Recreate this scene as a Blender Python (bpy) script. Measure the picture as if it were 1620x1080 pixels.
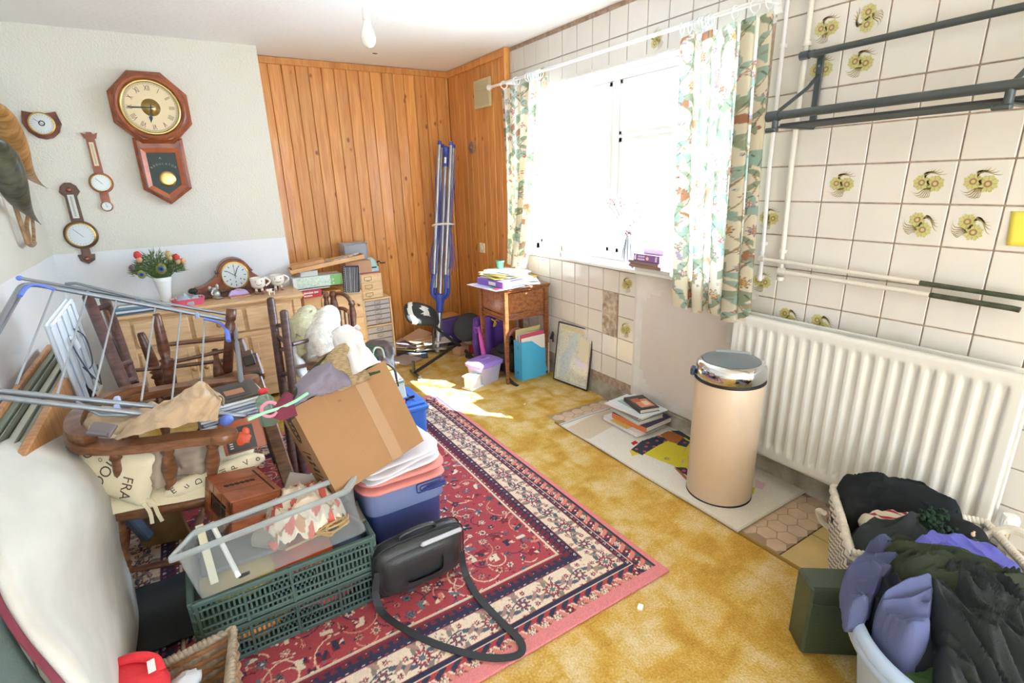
import bpy, math, random
import numpy as np
from mathutils import Vector, Matrix, noise, Euler
for _o in list(bpy.data.objects): bpy.data.objects.remove(_o)
SC = bpy.context.scene
COL = SC.collection
PI = math.pi
# ---------------------------------------------------------------- camera
FPX = 820.3255; CX, CY = 810.0, 540.0; EYE = 1.48
def _cal():
    def ray(u, v): return np.array([u-CX, v-CY, FPX])
    dY = ray(268, 300); dY /= np.linalg.norm(dY)
    dD = ray(887, 3170); dD /= np.linalg.norm(dD)
    Z = -dD; X = np.cross(dY, Z); X /= np.linalg.norm(X)
    if X[0] < 0: X = -X
    dY = np.cross(Z, X)
    return np.array([X, dY, Z])
RC = _cal()
cam = bpy.data.cameras.new('camera'); camo = bpy.data.objects.new('camera', cam); COL.objects.link(camo)
cam.sensor_width = 36; cam.lens = FPX/1620*36; cam.clip_start = 0.02
_m = Matrix.Identity(4)
for _i in range(3):
    _m[_i][0] = RC[_i, 0]; _m[_i][1] = -RC[_i, 1]; _m[_i][2] = -RC[_i, 2]
_m[2][3] = EYE
camo.matrix_world = _m
SC.camera = camo
# ---------------------------------------------------------------- light
SC.view_settings.view_transform = 'Standard'; SC.view_settings.look = 'None'
SC.view_settings.gamma = 1; SC.view_settings.use_curve_mapping = False
SC.view_settings.exposure = 0.2
W_ = bpy.data.worlds.new('sky'); SC.world = W_; W_.use_nodes = True
_bg = W_.node_tree.nodes['Background']; _bg.inputs[0].default_value = (0.64, 0.82, 1.0, 1)
_g = W_.node_tree.nodes.new('ShaderNodeTexCoord'); _s = W_.node_tree.nodes.new('ShaderNodeSeparateXYZ'); _r = W_.node_tree.nodes.new('ShaderNodeMapRange')   # bright hazy sky on the window (sunny) side
_r.inputs[1].default_value = 0.1; _r.inputs[2].default_value = 0.8; _r.inputs[3].default_value = 5.5; _r.inputs[4].default_value = 18.5
W_.node_tree.links.new(_g.outputs['Generated'], _s.inputs[0]); W_.node_tree.links.new(_s.outputs[0], _r.inputs[0]); W_.node_tree.links.new(_r.outputs[0], _bg.inputs[1])
SUN = bpy.data.lights.new('sun', 'SUN'); SUN.energy = 62; SUN.angle = 0.012; SUN.color = (0.92, 0.96, 1.0)
suno = bpy.data.objects.new('sun', SUN); COL.objects.link(suno)
SUNDIR = Vector((-0.80, 0.86, -1.15)).normalized()
suno.rotation_euler = SUNDIR.to_track_quat('-Z', 'Y').to_euler(); suno.location = (6, 1, 6)

def at(u, v, x=None, y=None, z=None):
    """world point on the plane x=, y= or z= behind a spot of the photograph"""
    d = RC @ np.array([u-CX, v-CY, FPX])
    if x is not None: t = x/d[0]
    elif y is not None: t = y/d[1]
    else: t = (z-EYE)/d[2]
    return Vector((d[0]*t, d[1]*t, EYE+d[2]*t))

# ---------------------------------------------------------------- colours and materials
def L(c):
    if isinstance(c, str):
        c = c.lstrip('#'); c = [int(c[i:i+2], 16)/255 for i in (0, 2, 4)]
    return tuple(((x/12.92) if x <= 0.04045 else ((x+0.055)/1.055)**2.4) for x in c[:3])
MATS = {}
def mat(name, col='#cccccc', rough=0.6, metal=0.0, var=0.0, vs=8, bump=0.0, bs=60, col2=None, trans=0.0, sheen=0.0, coat=0.0, attr=None, stretch=None, thin=0.0, alpha=1.0, kind=None, spec=0.5):
    if name in MATS: return MATS[name]
    m = bpy.data.materials.new(name); m.use_nodes = True
    nt = m.node_tree; N = nt.nodes; K = nt.links
    p = N['Principled BSDF']; out = N['Material Output']
    c = (*L(col), 1)
    p.inputs['Base Color'].default_value = c; p.inputs['Roughness'].default_value = rough
    p.inputs['Metallic'].default_value = metal; p.inputs['Specular IOR Level'].default_value = spec
    if coat: p.inputs['Coat Weight'].default_value = coat; p.inputs['Coat Roughness'].default_value = 0.15
    if sheen: p.inputs['Sheen Weight'].default_value = sheen
    if trans: p.inputs['Transmission Weight'].default_value = trans
    if alpha < 1: p.inputs['Alpha'].default_value = alpha
    tc = N.new('ShaderNodeTexCoord'); co = tc.outputs['Object']
    if stretch:
        mp = N.new('ShaderNodeMapping'); mp.inputs['Scale'].default_value = stretch; K.new(co, mp.inputs[0]); co = mp.outputs[0]
    src = None
    if attr:
        a = N.new('ShaderNodeAttribute'); a.attribute_name = attr; src = a.outputs['Color']; K.new(src, p.inputs['Base Color'])
    if kind == 'wood' or var > 0:
        n = N.new('ShaderNodeTexNoise'); n.inputs['Scale'].default_value = vs; n.inputs['Detail'].default_value = 5; K.new(co, n.inputs['Vector'])
        if kind == 'wood': n.inputs['Distortion'].default_value = 0.6
        r = N.new('ShaderNodeValToRGB'); K.new(n.outputs['Fac'], r.inputs[0])
        c2 = (*L(col2), 1) if col2 else tuple(max(0, x*(1-var)) for x in c[:3])+(1,)
        c1 = c if col2 else tuple(min(1, x*(1+var*0.6)) for x in c[:3])+(1,)
        r.color_ramp.elements[0].position = 0.35; r.color_ramp.elements[1].position = 0.65
        r.color_ramp.elements[0].color = c2; r.color_ramp.elements[1].color = c1
        if src:
            mx = N.new('ShaderNodeMix'); mx.data_type = 'RGBA'; mx.blend_type = 'MULTIPLY'; mx.inputs[0].default_value = 0.5
            K.new(src, mx.inputs[6]); K.new(r.outputs[0], mx.inputs[7]); K.new(mx.outputs[2], p.inputs['Base Color'])
        else: K.new(r.outputs[0], p.inputs['Base Color'])
    if bump:
        n2 = N.new('ShaderNodeTexNoise'); n2.inputs['Scale'].default_value = bs; n2.inputs['Detail'].default_value = 4; K.new(co, n2.inputs['Vector'])
        b = N.new('ShaderNodeBump'); b.inputs['Strength'].default_value = bump; b.inputs['Distance'].default_value = 0.01
        K.new(n2.outputs['Fac'], b.inputs['Height']); K.new(b.outputs[0], p.inputs['Normal'])
    if thin:
        t = N.new('ShaderNodeBsdfTranslucent'); mx = N.new('ShaderNodeMixShader'); mx.inputs[0].default_value = thin
        if src: K.new(src, t.inputs[0])
        else: t.inputs[0].default_value = c
        K.new(p.outputs[0], mx.inputs[1]); K.new(t.outputs[0], mx.inputs[2]); K.new(mx.outputs[0], out.inputs[0])
    MATS[name] = m; return m
def clearmat(name, col='#ffffff', amount=0.85, rough=0.15, body='#dfe3e6'):
    """thin see-through plastic or glass: lets light straight through, with a sheen and a little body"""
    if name in MATS: return MATS[name]
    m = bpy.data.materials.new(name); m.use_nodes = True; nt = m.node_tree; N = nt.nodes; K = nt.links
    p = N['Principled BSDF']; p.inputs['Base Color'].default_value = (*L(body), 1); p.inputs['Roughness'].default_value = rough
    t = N.new('ShaderNodeBsdfTransparent'); t.inputs[0].default_value = (*L(col), 1)
    f = N.new('ShaderNodeLayerWeight'); f.inputs[0].default_value = 0.35
    ma = N.new('ShaderNodeMapRange'); K.new(f.outputs['Facing'], ma.inputs[0]); ma.inputs[3].default_value = 1-amount; ma.inputs[4].default_value = min(1, 1-amount+0.35)
    x = N.new('ShaderNodeMixShader'); K.new(ma.outputs[0], x.inputs[0]); K.new(t.outputs[0], x.inputs[1]); K.new(p.outputs[0], x.inputs[2])
    K.new(x.outputs[0], N['Material Output'].inputs[0]); MATS[name] = m; return m

# ---------------------------------------------------------------- mesh builder
def frames(pts, closed=False):
    n = len(pts); T = []
    for i in range(n):
        a = pts[(i-1) % n] if (closed or i > 0) else pts[i]; b = pts[(i+1) % n] if (closed or i < n-1) else pts[i]
        d = (b-a); T.append(d.normalized() if d.length > 1e-9 else Vector((0, 0, 1)))
    up = Vector((0, 0, 1)) if abs(T[0].z) < 0.9 else Vector((1, 0, 0))
    nrm = (up - T[0]*up.dot(T[0])).normalized(); out = []
    for i in range(n):
        nrm = nrm - T[i]*nrm.dot(T[i])
        nrm = nrm.normalized() if nrm.length > 1e-6 else T[i].orthogonal().normalized()
        out.append((nrm, T[i].cross(nrm)))
    return out
def smooth(pts, k=3, closed=False):
    P = [Vector(p) for p in pts]
    if len(P) < 3: return P
    out = []; n = len(P); rng = range(n) if closed else range(n-1)
    for i in rng:
        p0 = P[(i-1) % n] if (closed or i > 0) else P[i]; p1 = P[i]; p2 = P[(i+1) % n]; p3 = P[(i+2) % n] if (closed or i < n-2) else P[i+1]
        for j in range(k):
            t = j/k
            out.append(0.5*((2*p1)+(-p0+p2)*t+(2*p0-5*p1+4*p2-p3)*t*t+(-p0+3*p1-3*p2+p3)*t**3))
    if not closed: out.append(P[-1])
    return out
def TR(loc=(0, 0, 0), rot=(0, 0, 0), s=1):
    return Matrix.Translation(Vector(loc)) @ Euler(rot).to_matrix().to_4x4() @ Matrix.Diagonal((s, s, s, 1) if not hasattr(s, '__len__') else (*s, 1))
def basis(o, ex, ey, ez):
    m = Matrix.Identity(4)
    for i in range(3): m[i][0] = ex[i]; m[i][1] = ey[i]; m[i][2] = ez[i]; m[i][3] = o[i]
    return m
class B:
    def __init__(s, T=None): s.v = []; s.f = []; s.m = []; s.s = []; s.T = T
    def add(s, vs, fs, m=0, sm=False, T=None):
        b = len(s.v); M = s.T
        if T is not None: M = (M @ T) if M is not None else T
        for p in vs: s.v.append(tuple(M @ Vector(p)) if M is not None else tuple(p))
        flip = M is not None and M.to_3x3().determinant() < 0
        for f in fs:
            f = [b+i for i in f]
            s.f.append(f[::-1] if flip else f); s.m.append(m); s.s.append(sm)
        return s
    def box(s, c, d, bev=0.0, m=0, T=None):
        hx, hy, hz = d[0]/2, d[1]/2, d[2]/2; b = min(bev, hx*0.9, hy*0.9, hz*0.9); cx, cy, cz = c
        if b <= 0:
            vs = [(cx+i*hx, cy+j*hy, cz+k*hz) for i in (-1, 1) for j in (-1, 1) for k in (-1, 1)]
            return s.add(vs, [(0, 1, 3, 2), (4, 6, 7, 5), (0, 4, 5, 1), (2, 3, 7, 6), (0, 2, 6, 4), (1, 5, 7, 3)], m, False, T)
        vs = []; ix = {}
        for i in (-1, 1):
            for j in (-1, 1):
                for k in (-1, 1):
                    for a in range(3):
                        ix[(i, j, k, a)] = len(vs)
                        vs.append((cx+i*(hx-(b if a != 0 else 0)), cy+j*(hy-(b if a != 1 else 0)), cz+k*(hz-(b if a != 2 else 0))))
        fs = []
        for a in range(3):
            for sg in (-1, 1):
                q = []
                for (p, r) in ((-1, -1), (1, -1), (1, 1), (-1, 1)):
                    t = [0, 0, 0]; t[a] = sg; t[(a+1) % 3] = p; t[(a+2) % 3] = r; q.append(ix[(*t, a)])
                fs.append(q if sg > 0 else q[::-1])
        for a in range(3):
            b1, b2 = (a+1) % 3, (a+2) % 3
            for p in (-1, 1):
                for r in (-1, 1):
                    q = []
                    for e in (-1, 1):
                        t = [0, 0, 0]; t[a] = e; t[b1] = p; t[b2] = r
                        q += [ix[(*t, b1)], ix[(*t, b2)]] if e < 0 else [ix[(*t, b2)], ix[(*t, b1)]]
                    fs.append(q if p*r < 0 else q[::-1])
        for i in (-1, 1):
            for j in (-1, 1):
                for k in (-1, 1):
                    q = [ix[(i, j, k, 0)], ix[(i, j, k, 1)], ix[(i, j, k, 2)]]
                    fs.append(q if i*j*k > 0 else q[::-1])
        return s.add(vs, fs, m, False, T)
    def tube(s, pts, r, n=10, m=0, closed=False, cap=True, T=None, sm=True, flat=None):
        P = [Vector(p) for p in pts]; F = frames(P, closed); vs = []; k = len(P)
        for i, p in enumerate(P):
            rr = r[i] if hasattr(r, '__len__') else r
            for j in range(n):
                a = 2*PI*j/n; vs.append(p + F[i][0]*math.cos(a)*rr*(flat or 1) + F[i][1]*math.sin(a)*rr)
        fs = []
        for i in range(k if closed else k-1):
            for j in range(n):
                a = i*n+j; b = i*n+(j+1) % n; c = ((i+1) % k)*n+(j+1) % n; d = ((i+1) % k)*n+j
                fs.append((a, b, c, d))
        s.add(vs, fs, m, sm, T)
        if cap and not closed:
            s.add(vs[:n], [tuple(range(n))[::-1]], m, False, T); s.add(vs[-n:], [tuple(range(n))], m, False, T)
        return s
    def cyl(s, a, b, r, r2=None, n=16, m=0, T=None): return s.tube([a, b], [r, r if r2 is None else r2], n, m, T=T)
    def ribbon(s, pts, w, t, nrm=(0, 0, 1), m=0, T=None):
        P = [Vector(p) for p in pts]; vs = []; fs = []
        for i, p in enumerate(P):
            d = (P[min(i+1, len(P)-1)]-P[max(i-1, 0)]).normalized(); nn = Vector(nrm[i] if hasattr(nrm[0], '__len__') else nrm)
            side = d.cross(nn).normalized(); up = side.cross(d).normalized()
            vs += [p+side*w/2+up*t/2, p-side*w/2+up*t/2, p-side*w/2-up*t/2, p+side*w/2-up*t/2]
        for i in range(len(P)-1):
            a = 4*i
            for j in range(4): fs.append((a+j, a+(j+1) % 4, a+4+(j+1) % 4, a+4+j))
        fs += [(3, 2, 1, 0), tuple(4*(len(P)-1)+j for j in range(4))]
        return s.add(vs, fs, m, False, T)
    def lathe(s, prof, n=24, m=0, T=None, sm=True, cap=True):
        vs = []; fs = []; k = len(prof)
        for (r, z) in prof:
            for j in range(n): a = 2*PI*j/n; vs.append((r*math.cos(a), r*math.sin(a), z))
        for i in range(k-1):
            for j in range(n): fs.append((i*n+j, i*n+(j+1) % n, (i+1)*n+(j+1) % n, (i+1)*n+j))
        if cap:
            if prof[0][0] > 1e-5: fs.append(tuple(range(n))[::-1])
            if prof[-1][0] > 1e-5: fs.append(tuple((k-1)*n+j for j in range(n)))
        return s.add(vs, fs, m, sm, T)
    def prism(s, poly, z0, z1, m=0, T=None, side=None):
        n = len(poly); A = sum(poly[i][0]*poly[(i+1) % n][1]-poly[(i+1) % n][0]*poly[i][1] for i in range(n))
        if A < 0: poly = poly[::-1]
        vs = [(x, y, z0) for x, y in poly]+[(x, y, z1) for x, y in poly]
        s.add(vs, [tuple(range(n))[::-1], tuple(range(n, 2*n))], m, False, T)
        return s.add(vs, [(i, (i+1) % n, n+(i+1) % n, n+i) for i in range(n)], m if side is None else side, False, T)
    def ell(s, c, r, n=16, k=10, m=0, T=None, fn=None):
        vs = []; fs = []
        for i in range(k+1):
            ph = -PI/2+PI*i/k
            for j in range(n):
                a = 2*PI*j/n; d = Vector((math.cos(ph)*math.cos(a), math.cos(ph)*math.sin(a), math.sin(ph)))
                q = fn(d) if fn else 1
                vs.append((c[0]+d.x*r[0]*q, c[1]+d.y*r[1]*q, c[2]+d.z*r[2]*q))
        for i in range(k):
            for j in range(n): fs.append((i*n+j, i*n+(j+1) % n, (i+1)*n+(j+1) % n, (i+1)*n+j))
        return s.add(vs, fs, m, True, T)
    def grid(s, fn, nu, nv, m=0, t=0.0, T=None, sm=True, mf=None):
        P = [[Vector(fn(i/(nu-1), j/(nv-1))) for j in range(nv)] for i in range(nu)]
        vs = [p for r in P for p in r]; fs = []; 
        for i in range(nu-1):
            for j in range(nv-1): fs.append((i*nv+j, (i+1)*nv+j, (i+1)*nv+j+1, i*nv+j+1))
        if t:
            N = [Vector((0, 0, 0)) for _ in vs]
            for f in fs:
                nn = (vs[f[2]]-vs[f[0]]).cross(vs[f[3]]-vs[f[1]])
                for q in f: N[q] += nn
            k = len(vs); vs = vs + [v-(N[i].normalized()*t) for i, v in enumerate(vs[:k])]
            top = len(fs); fs2 = [tuple(k+q for q in f[::-1]) for f in fs]
            bd = [(i, 0) for i in range(nu)]+[(nu-1, j) for j in range(1, nv)]+[(i, nv-1) for i in range(nu-2, -1, -1)]+[(0, j) for j in range(nv-2, 0, -1)]
            bi = [i*nv+j for i, j in bd]; fs3 = [(bi[(q+1) % len(bi)], bi[q], k+bi[q], k+bi[(q+1) % len(bi)]) for q in range(len(bi))]
            fs = fs+fs2+fs3
        if mf:
            b = len(s.m); s.add(vs, fs, m, sm, T)
            q = 0
            for i in range(nu-1):
                for j in range(nv-1): s.m[b+q] = mf((i+.5)/(nu-1), (j+.5)/(nv-1)); q += 1
            return s
        return s.add(vs, fs, m, sm, T)
    def text(s, txt, size, T, ext=0.0003, m=0, align='CENTER', squash=1.0):
        cu = bpy.data.curves.new('t', 'FONT'); cu.body = txt; cu.size = size; cu.extrude = ext; cu.align_x = align; cu.align_y = 'CENTER'; cu.resolution_u = 3
        o = bpy.data.objects.new('t', cu); COL.objects.link(o)
        dg = bpy.context.evaluated_depsgraph_get(); me = bpy.data.meshes.new_from_object(o.evaluated_get(dg))
        s.add([(v.co.x*squash, v.co.y, v.co.z) for v in me.vertices], [tuple(p.vertices) for p in me.polygons], m, False, T)
        bpy.data.objects.remove(o); bpy.data.curves.remove(cu); bpy.data.meshes.remove(me); return s
def props(o, label=None, cat=None, group=None, kind=None):
    if label: o['label'] = label
    if cat: o['category'] = cat
    if group: o['group'] = group
    if kind: o['kind'] = kind
    return o
MW = {}
def wm(o): return MW.get(o.name, Matrix.Identity(4))
def thing(name, label, cat, loc=(0, 0, 0), rot=(0, 0, 0), group=None, M=None):
    o = bpy.data.objects.new(name, None); COL.objects.link(o); o.empty_display_size = 0.05
    M = M if M is not None else TR(loc, rot); o.matrix_basis = M; MW[o.name] = M
    return props(o, label, cat, group)
def obj(name, b, mats, parent=None, label=None, cat=None, group=None, kind=None, world=False, auto=40):
    """one mesh object; a child's shape is given in its parent's frame (world=True: in room coordinates)"""
    if not isinstance(mats, (list, tuple)): mats = [mats]
    me = bpy.data.meshes.new(name)
    vs = b.v; off = Vector((0, 0, 0))
    if parent is not None and world:
        I = wm(parent).inverted(); vs = [tuple(I @ Vector(p)) for p in vs]
    elif parent is None and kind != 'structure' and len(vs):
        a = np.array(vs); off = Vector(((a[:, 0].min()+a[:, 0].max())/2, (a[:, 1].min()+a[:, 1].max())/2, a[:, 2].min()))
        vs = [(x-off.x, y-off.y, z-off.z) for x, y, z in vs]
    me.from_pydata(vs, [], b.f); me.polygons.foreach_set('material_index', b.m); me.polygons.foreach_set('use_smooth', b.s)
    for q in mats: me.materials.append(q)
    me.update()
    if any(b.s) and not all(b.s) or auto < 40:
        try: me.set_sharp_from_angle(angle=math.radians(auto))
        except Exception: pass
    o = bpy.data.objects.new(name, me); COL.objects.link(o); o.location = off
    MW[o.name] = (wm(parent) if parent else Matrix.Identity(4)) @ Matrix.Translation(off)
    if parent: o.parent = parent
    return props(o, label, cat, group, kind)
def copytree(r, parent=None):
    c = r.copy(); COL.objects.link(c)
    if parent: c.parent = parent
    for ch in list(r.children): copytree(ch, c)
    return c
# ---------------------------------------------------------------- painted surfaces: a woven or printed pattern held as colours of a fine mesh
class Canvas:
    def __init__(s, w, h, res, bg):
        s.w, s.h, s.r = w, h, res; s.nx = int(w/res)+1; s.ny = int(h/res)+1
        s.a = np.empty((s.nx, s.ny, 3)); s.a[:] = L(bg)
        s.X, s.Y = np.meshgrid(np.linspace(0, w, s.nx), np.linspace(0, h, s.ny), indexing='ij')
    def win(s, x, y, r):
        i0 = max(0, int((x-r)/s.r)); i1 = min(s.nx, int((x+r)/s.r)+2); j0 = max(0, int((y-r)/s.r)); j1 = min(s.ny, int((y+r)/s.r)+2)
        return slice(i0, max(i0, i1)), slice(j0, max(j0, j1))
    def put(s, w, mask, col, keep=None):
        if keep is not None: mask = mask & keep[w]
        s.a[w][mask] = L(col)
    def ell(s, x, y, a, b, ang, col, keep=None):
        w = s.win(x, y, max(a, b)); X = s.X[w]-x; Y = s.Y[w]-y; c, n = math.cos(ang), math.sin(ang)
        u = X*c+Y*n; v = -X*n+Y*c; s.put(w, (u/a)**2+(v/b)**2 < 1, col, keep)
    def ros(s, x, y, r, n, col, ctr=None, line=None, ph=0, deep=0.22, keep=None):
        w = s.win(x, y, r*1.3); X = s.X[w]-x; Y = s.Y[w]-y; R = np.hypot(X, Y); A = np.arctan2(Y, X)
        e = r*(1-deep+deep*np.cos(n*(A-ph)))
        if line: s.put(w, R < e*1.18, line, keep)
        s.put(w, R < e, col, keep)
        if ctr: s.put(w, R < r*0.42, line or '#5a3030', keep); s.put(w, R < r*0.3, ctr, keep)
    def leaf(s, x, y, ln, wd, ang, col, keep=None, vein=None):
        w = s.win(x, y, ln); X = s.X[w]-x; Y = s.Y[w]-y; c, n = math.cos(ang), math.sin(ang)
        u = (X*c+Y*n)/ln; v = (-X*n+Y*c)
        s.put(w, (u > 0) & (u < 1) & (np.abs(v) < wd*np.sin(np.clip(u, 0, 1)*PI)**0.8), col, keep)
        if vein: s.put(w, (u > 0.05) & (u < 0.9) & (np.abs(v) < s.r*0.6), vein, keep)
    def line(s, pts, wd, col, keep=None):
        for (x0, y0), (x1, y1) in zip(pts[:-1], pts[1:]):
            cx, cy = (x0+x1)/2, (y0+y1)/2; d = math.hypot(x1-x0, y1-y0)
            if d < 1e-6: continue
            w = s.win(cx, cy, d/2+wd); X = s.X[w]-x0; Y = s.Y[w]-y0; ux, uy = (x1-x0)/d, (y1-y0)/d
            t = np.clip(X*ux+Y*uy, 0, d); s.put(w, np.hypot(X-t*ux, Y-t*uy) < wd/2, col, keep)
    def poly(s, pts, col, keep=None):
        P = np.array(pts); x0, y0 = P.min(0); x1, y1 = P.max(0)
        w = s.win((x0+x1)/2, (y0+y1)/2, max(x1-x0, y1-y0)/2+s.r); X = s.X[w]; Y = s.Y[w]; ins = np.zeros(X.shape, bool); n = len(P)
        for i in range(n):
            ax, ay = P[i]; bx, by = P[(i+1) % n]
            if ay == by: continue
            c = ((ay > Y) != (by > Y)) & (X < (bx-ax)*(Y-ay)/(by-ay)+ax); ins ^= c
        s.put(w, ins, col, keep)
def sheet(name, P, Cc, material, parent=None, thick=0.0, **kw):
    """grid mesh from an (nu,nv,3) array of points with an (nu,nv,3) array of colours"""
    nu, nv = P.shape[:2]
    if parent is None:
        off = np.array([(P[..., 0].min()+P[..., 0].max())/2, (P[..., 1].min()+P[..., 1].max())/2, P[..., 2].min()])
    else: off = np.zeros(3)
    V = (P-off).reshape(-1, 3); i = np.arange(nu*nv).reshape(nu, nv)
    F = np.stack([i[:-1, :-1], i[1:, :-1], i[1:, 1:], i[:-1, 1:]], -1).reshape(-1, 4)
    C4 = np.concatenate([Cc.reshape(-1, 3), np.ones((nu*nv, 1))], 1)
    if thick:
        gu = np.gradient(P, axis=0); gv = np.gradient(P, axis=1); n = np.cross(gu, gv); n /= np.linalg.norm(n, axis=-1, keepdims=True)+1e-12
        V2 = (P-off-n*thick).reshape(-1, 3); k = nu*nv; V = np.concatenate([V, V2]); C4 = np.concatenate([C4, C4])
        b = np.concatenate([i[:, 0], i[-1, 1:], i[-2::-1, -1], i[0, -2:0:-1]]); b2 = np.roll(b, -1)
        F = np.concatenate([F, F[:, ::-1]+k, np.stack([b2, b, b+k, b2+k], -1)])
    me = bpy.data.meshes.new(name); me.vertices.add(len(V)); me.vertices.foreach_set('co', V.astype(np.float32).ravel())
    me.loops.add(F.size); me.loops.foreach_set('vertex_index', F.astype(np.int32).ravel()); me.polygons.add(len(F))
    me.polygons.foreach_set('loop_start', np.arange(0, F.size, 4, dtype=np.int32)); me.update(calc_edges=True); me.validate()
    me.polygons.foreach_set('use_smooth', np.ones(len(me.polygons), bool))
    at_ = me.color_attributes.new('pattern', 'FLOAT_COLOR', 'POINT'); at_.data.foreach_set('color', C4.astype(np.float32).ravel())
    me.materials.append(material)
    o = bpy.data.objects.new(name, me); COL.objects.link(o); o.location = off
    if parent: o.parent = parent
    return props(o, kw.get('label'), kw.get('cat'), kw.get('group'), kw.get('kind'))
# ================================================================ THE ROOM
XR, XL, YB, YC, ZC = 2.33, -0.70, 4.67, 4.37, 2.42     # window wall, left wall, pine wall, clock wall, ceiling
YF = -3.6
M_ceil = mat('ceiling_paint', '#f4f4f4', 0.9, bump=0.25, bs=35)
M_wall = mat('cream_textured_wallpaper', '#dfdacd', 0.9, bump=0.5, bs=90)
M_band = mat('white_painted_wall_band', '#e9e9ea', 0.9, bump=0.15, bs=60)
M_tile = mat('cream_glazed_tile', '#dfdad2', 0.22, var=0.05, vs=3, coat=0.3)
M_grout = mat('brown_grout', '#b39a88', 0.9, var=0.25, vs=40, bump=0.4)
M_skirt = mat('bare_cement_skirting', '#b9b3a4', 0.95, var=0.3, vs=9, col2='#8f8672', bump=0.6, bs=50)
M_plast = mat('smooth_wall_plaster', '#e0d6ce', 0.85, var=0.05, vs=2.5)
M_plast2 = mat('filler_plaster', '#e4dfda', 0.9, var=0.06, vs=14, bump=0.4, bs=30)
M_adh = mat('old_tile_adhesive', '#d3c4ae', 0.95, var=0.3, vs=25, col2='#a08a76', bump=0.8, bs=35)
M_white = mat('white_gloss_paint', '#f3f3f1', 0.35)
M_brass = mat('brass', '#d8b45a', 0.25, 1.0)
M_chrome = mat('chrome', '#d8dade', 0.08, 1.0)
M_black = mat('black_plastic', '#1d1e20', 0.45)
M_steel = mat('grey_steel', '#9a9da2', 0.3, 0.9)

# floor: gold sculptured carpet
def carpet():
    m = bpy.data.materials.new('gold_sculptured_carpet'); m.use_nodes = True; nt = m.node_tree; N = nt.nodes; K = nt.links
    p = N['Principled BSDF']; p.inputs['Roughness'].default_value = 1; p.inputs['Specular IOR Level'].default_value = 0.1
    tc = N.new('ShaderNodeTexCoord'); co = tc.outputs['Object']
    w = N.new('ShaderNodeTexNoise'); w.inputs['Scale'].default_value = 3.5; w.inputs['Detail'].default_value = 3; K.new(co, w.inputs['Vector'])
    ad = N.new('ShaderNodeMix'); ad.data_type = 'RGBA'; ad.blend_type = 'ADD'; ad.inputs[0].default_value = 0.16; K.new(co, ad.inputs[6]); K.new(w.outputs['Color'], ad.inputs[7])
    vs = []
    for sc_ in (4.6, 11.0):
        v_ = N.new('ShaderNodeTexVoronoi'); v_.distance = 'CHEBYCHEV'; v_.inputs['Scale'].default_value = sc_; v_.inputs['Randomness'].default_value = 0.75; K.new(ad.outputs[2], v_.inputs['Vector'])
        q_ = N.new('ShaderNodeMapRange'); q_.inputs[1].default_value = 0.30; q_.inputs[2].default_value = 0.52; q_.inputs[3].default_value = 1.0; q_.inputs[4].default_value = 0.0; K.new(v_.outputs['Distance'], q_.inputs[0]); vs.append(q_.outputs[0])
    n1 = N.new('ShaderNodeTexNoise'); n1.inputs['Scale'].default_value = 7; n1.inputs['Detail'].default_value = 9; n1.inputs['Roughness'].default_value = 0.75; K.new(co, n1.inputs['Vector'])
    n2 = N.new('ShaderNodeTexNoise'); n2.inputs['Scale'].default_value = 140; n2.inputs['Detail'].default_value = 3; K.new(co, n2.inputs['Vector'])
    r = N.new('ShaderNodeValToRGB'); e = r.color_ramp.elements; e[0].position = 0.25; e[0].color = (*L('#a97a28'), 1); e[1].position = 0.85; e[1].color = (*L('#eadfc0'), 1)
    x = r.color_ramp.elements.new(0.5); x.color = (*L('#cda550'), 1)
    def mth(op, a, b):
        q = N.new('ShaderNodeMath'); q.operation = op
        for i, z in enumerate((a, b)):
            if isinstance(z, (int, float)): q.inputs[i].default_value = z
            else: K.new(z, q.inputs[i])
        return q.outputs[0]
    s = mth('ADD', mth('ADD', mth('MULTIPLY', vs[0], 0.13), mth('MULTIPLY', vs[1], 0.07)), mth('ADD', mth('MULTIPLY', n1.outputs['Fac'], 0.62), mth('MULTIPLY', n2.outputs['Fac'], 0.50)))
    s = mth('SUBTRACT', s, 0.15); K.new(s, r.inputs[0]); K.new(r.outputs[0], p.inputs['Base Color'])
    b = N.new('ShaderNodeBump'); b.inputs['Strength'].default_value = 0.9; b.inputs['Distance'].default_value = 0.012; K.new(s, b.inputs['Height']); K.new(b.outputs[0], p.inputs['Normal'])
    return m
M_carpet = carpet(); M_ftile = mat('ochre_floor_tile', '#d6b878', 0.35, var=0.15, vs=6, bump=0.1)
M_hex = mat('beige_vinyl', '#cbb096', 0.5, var=0.12, vs=14); M_joint = mat('dark_floor_joint', '#a08a70', 0.9)
b = B()
b.box(((XL+1.80)/2, (YF+YB)/2, -0.02), (1.80-XL, YB-YF, 0.04), 0, 0)               # carpet over the room
b.box(((1.80+XR)/2, (2.40+YB)/2, -0.02), (XR-1.80, YB-2.40, 0.04), 0, 0)
b.box(((1.80+XR)/2, (YF+2.40)/2, -0.03), (XR-1.80, 2.40-YF, 0.04), 0, 3)           # bare strip by the radiator
for k in range(14):                                                                  # ochre tiles
    for j in range(3):
        y = 0.90-0.235*k; x0 = 1.815+0.235*j
        if x0 < XR-0.04: b.box(((x0+min(x0+0.228, XR))/2, y-0.1, -0.0045), (min(0.228, XR-x0), 0.228, 0.015), 0.002, 1)
b.box(((1.81+XR)/2, 1.71, -0.006), (XR-1.81, 1.58, 0.014), 0, 3)
def hexa(cx, cy, r): return [(cx+r*math.cos(PI/6+i*PI/3), cy+r*math.sin(PI/6+i*PI/3)) for i in range(6)]
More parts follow.
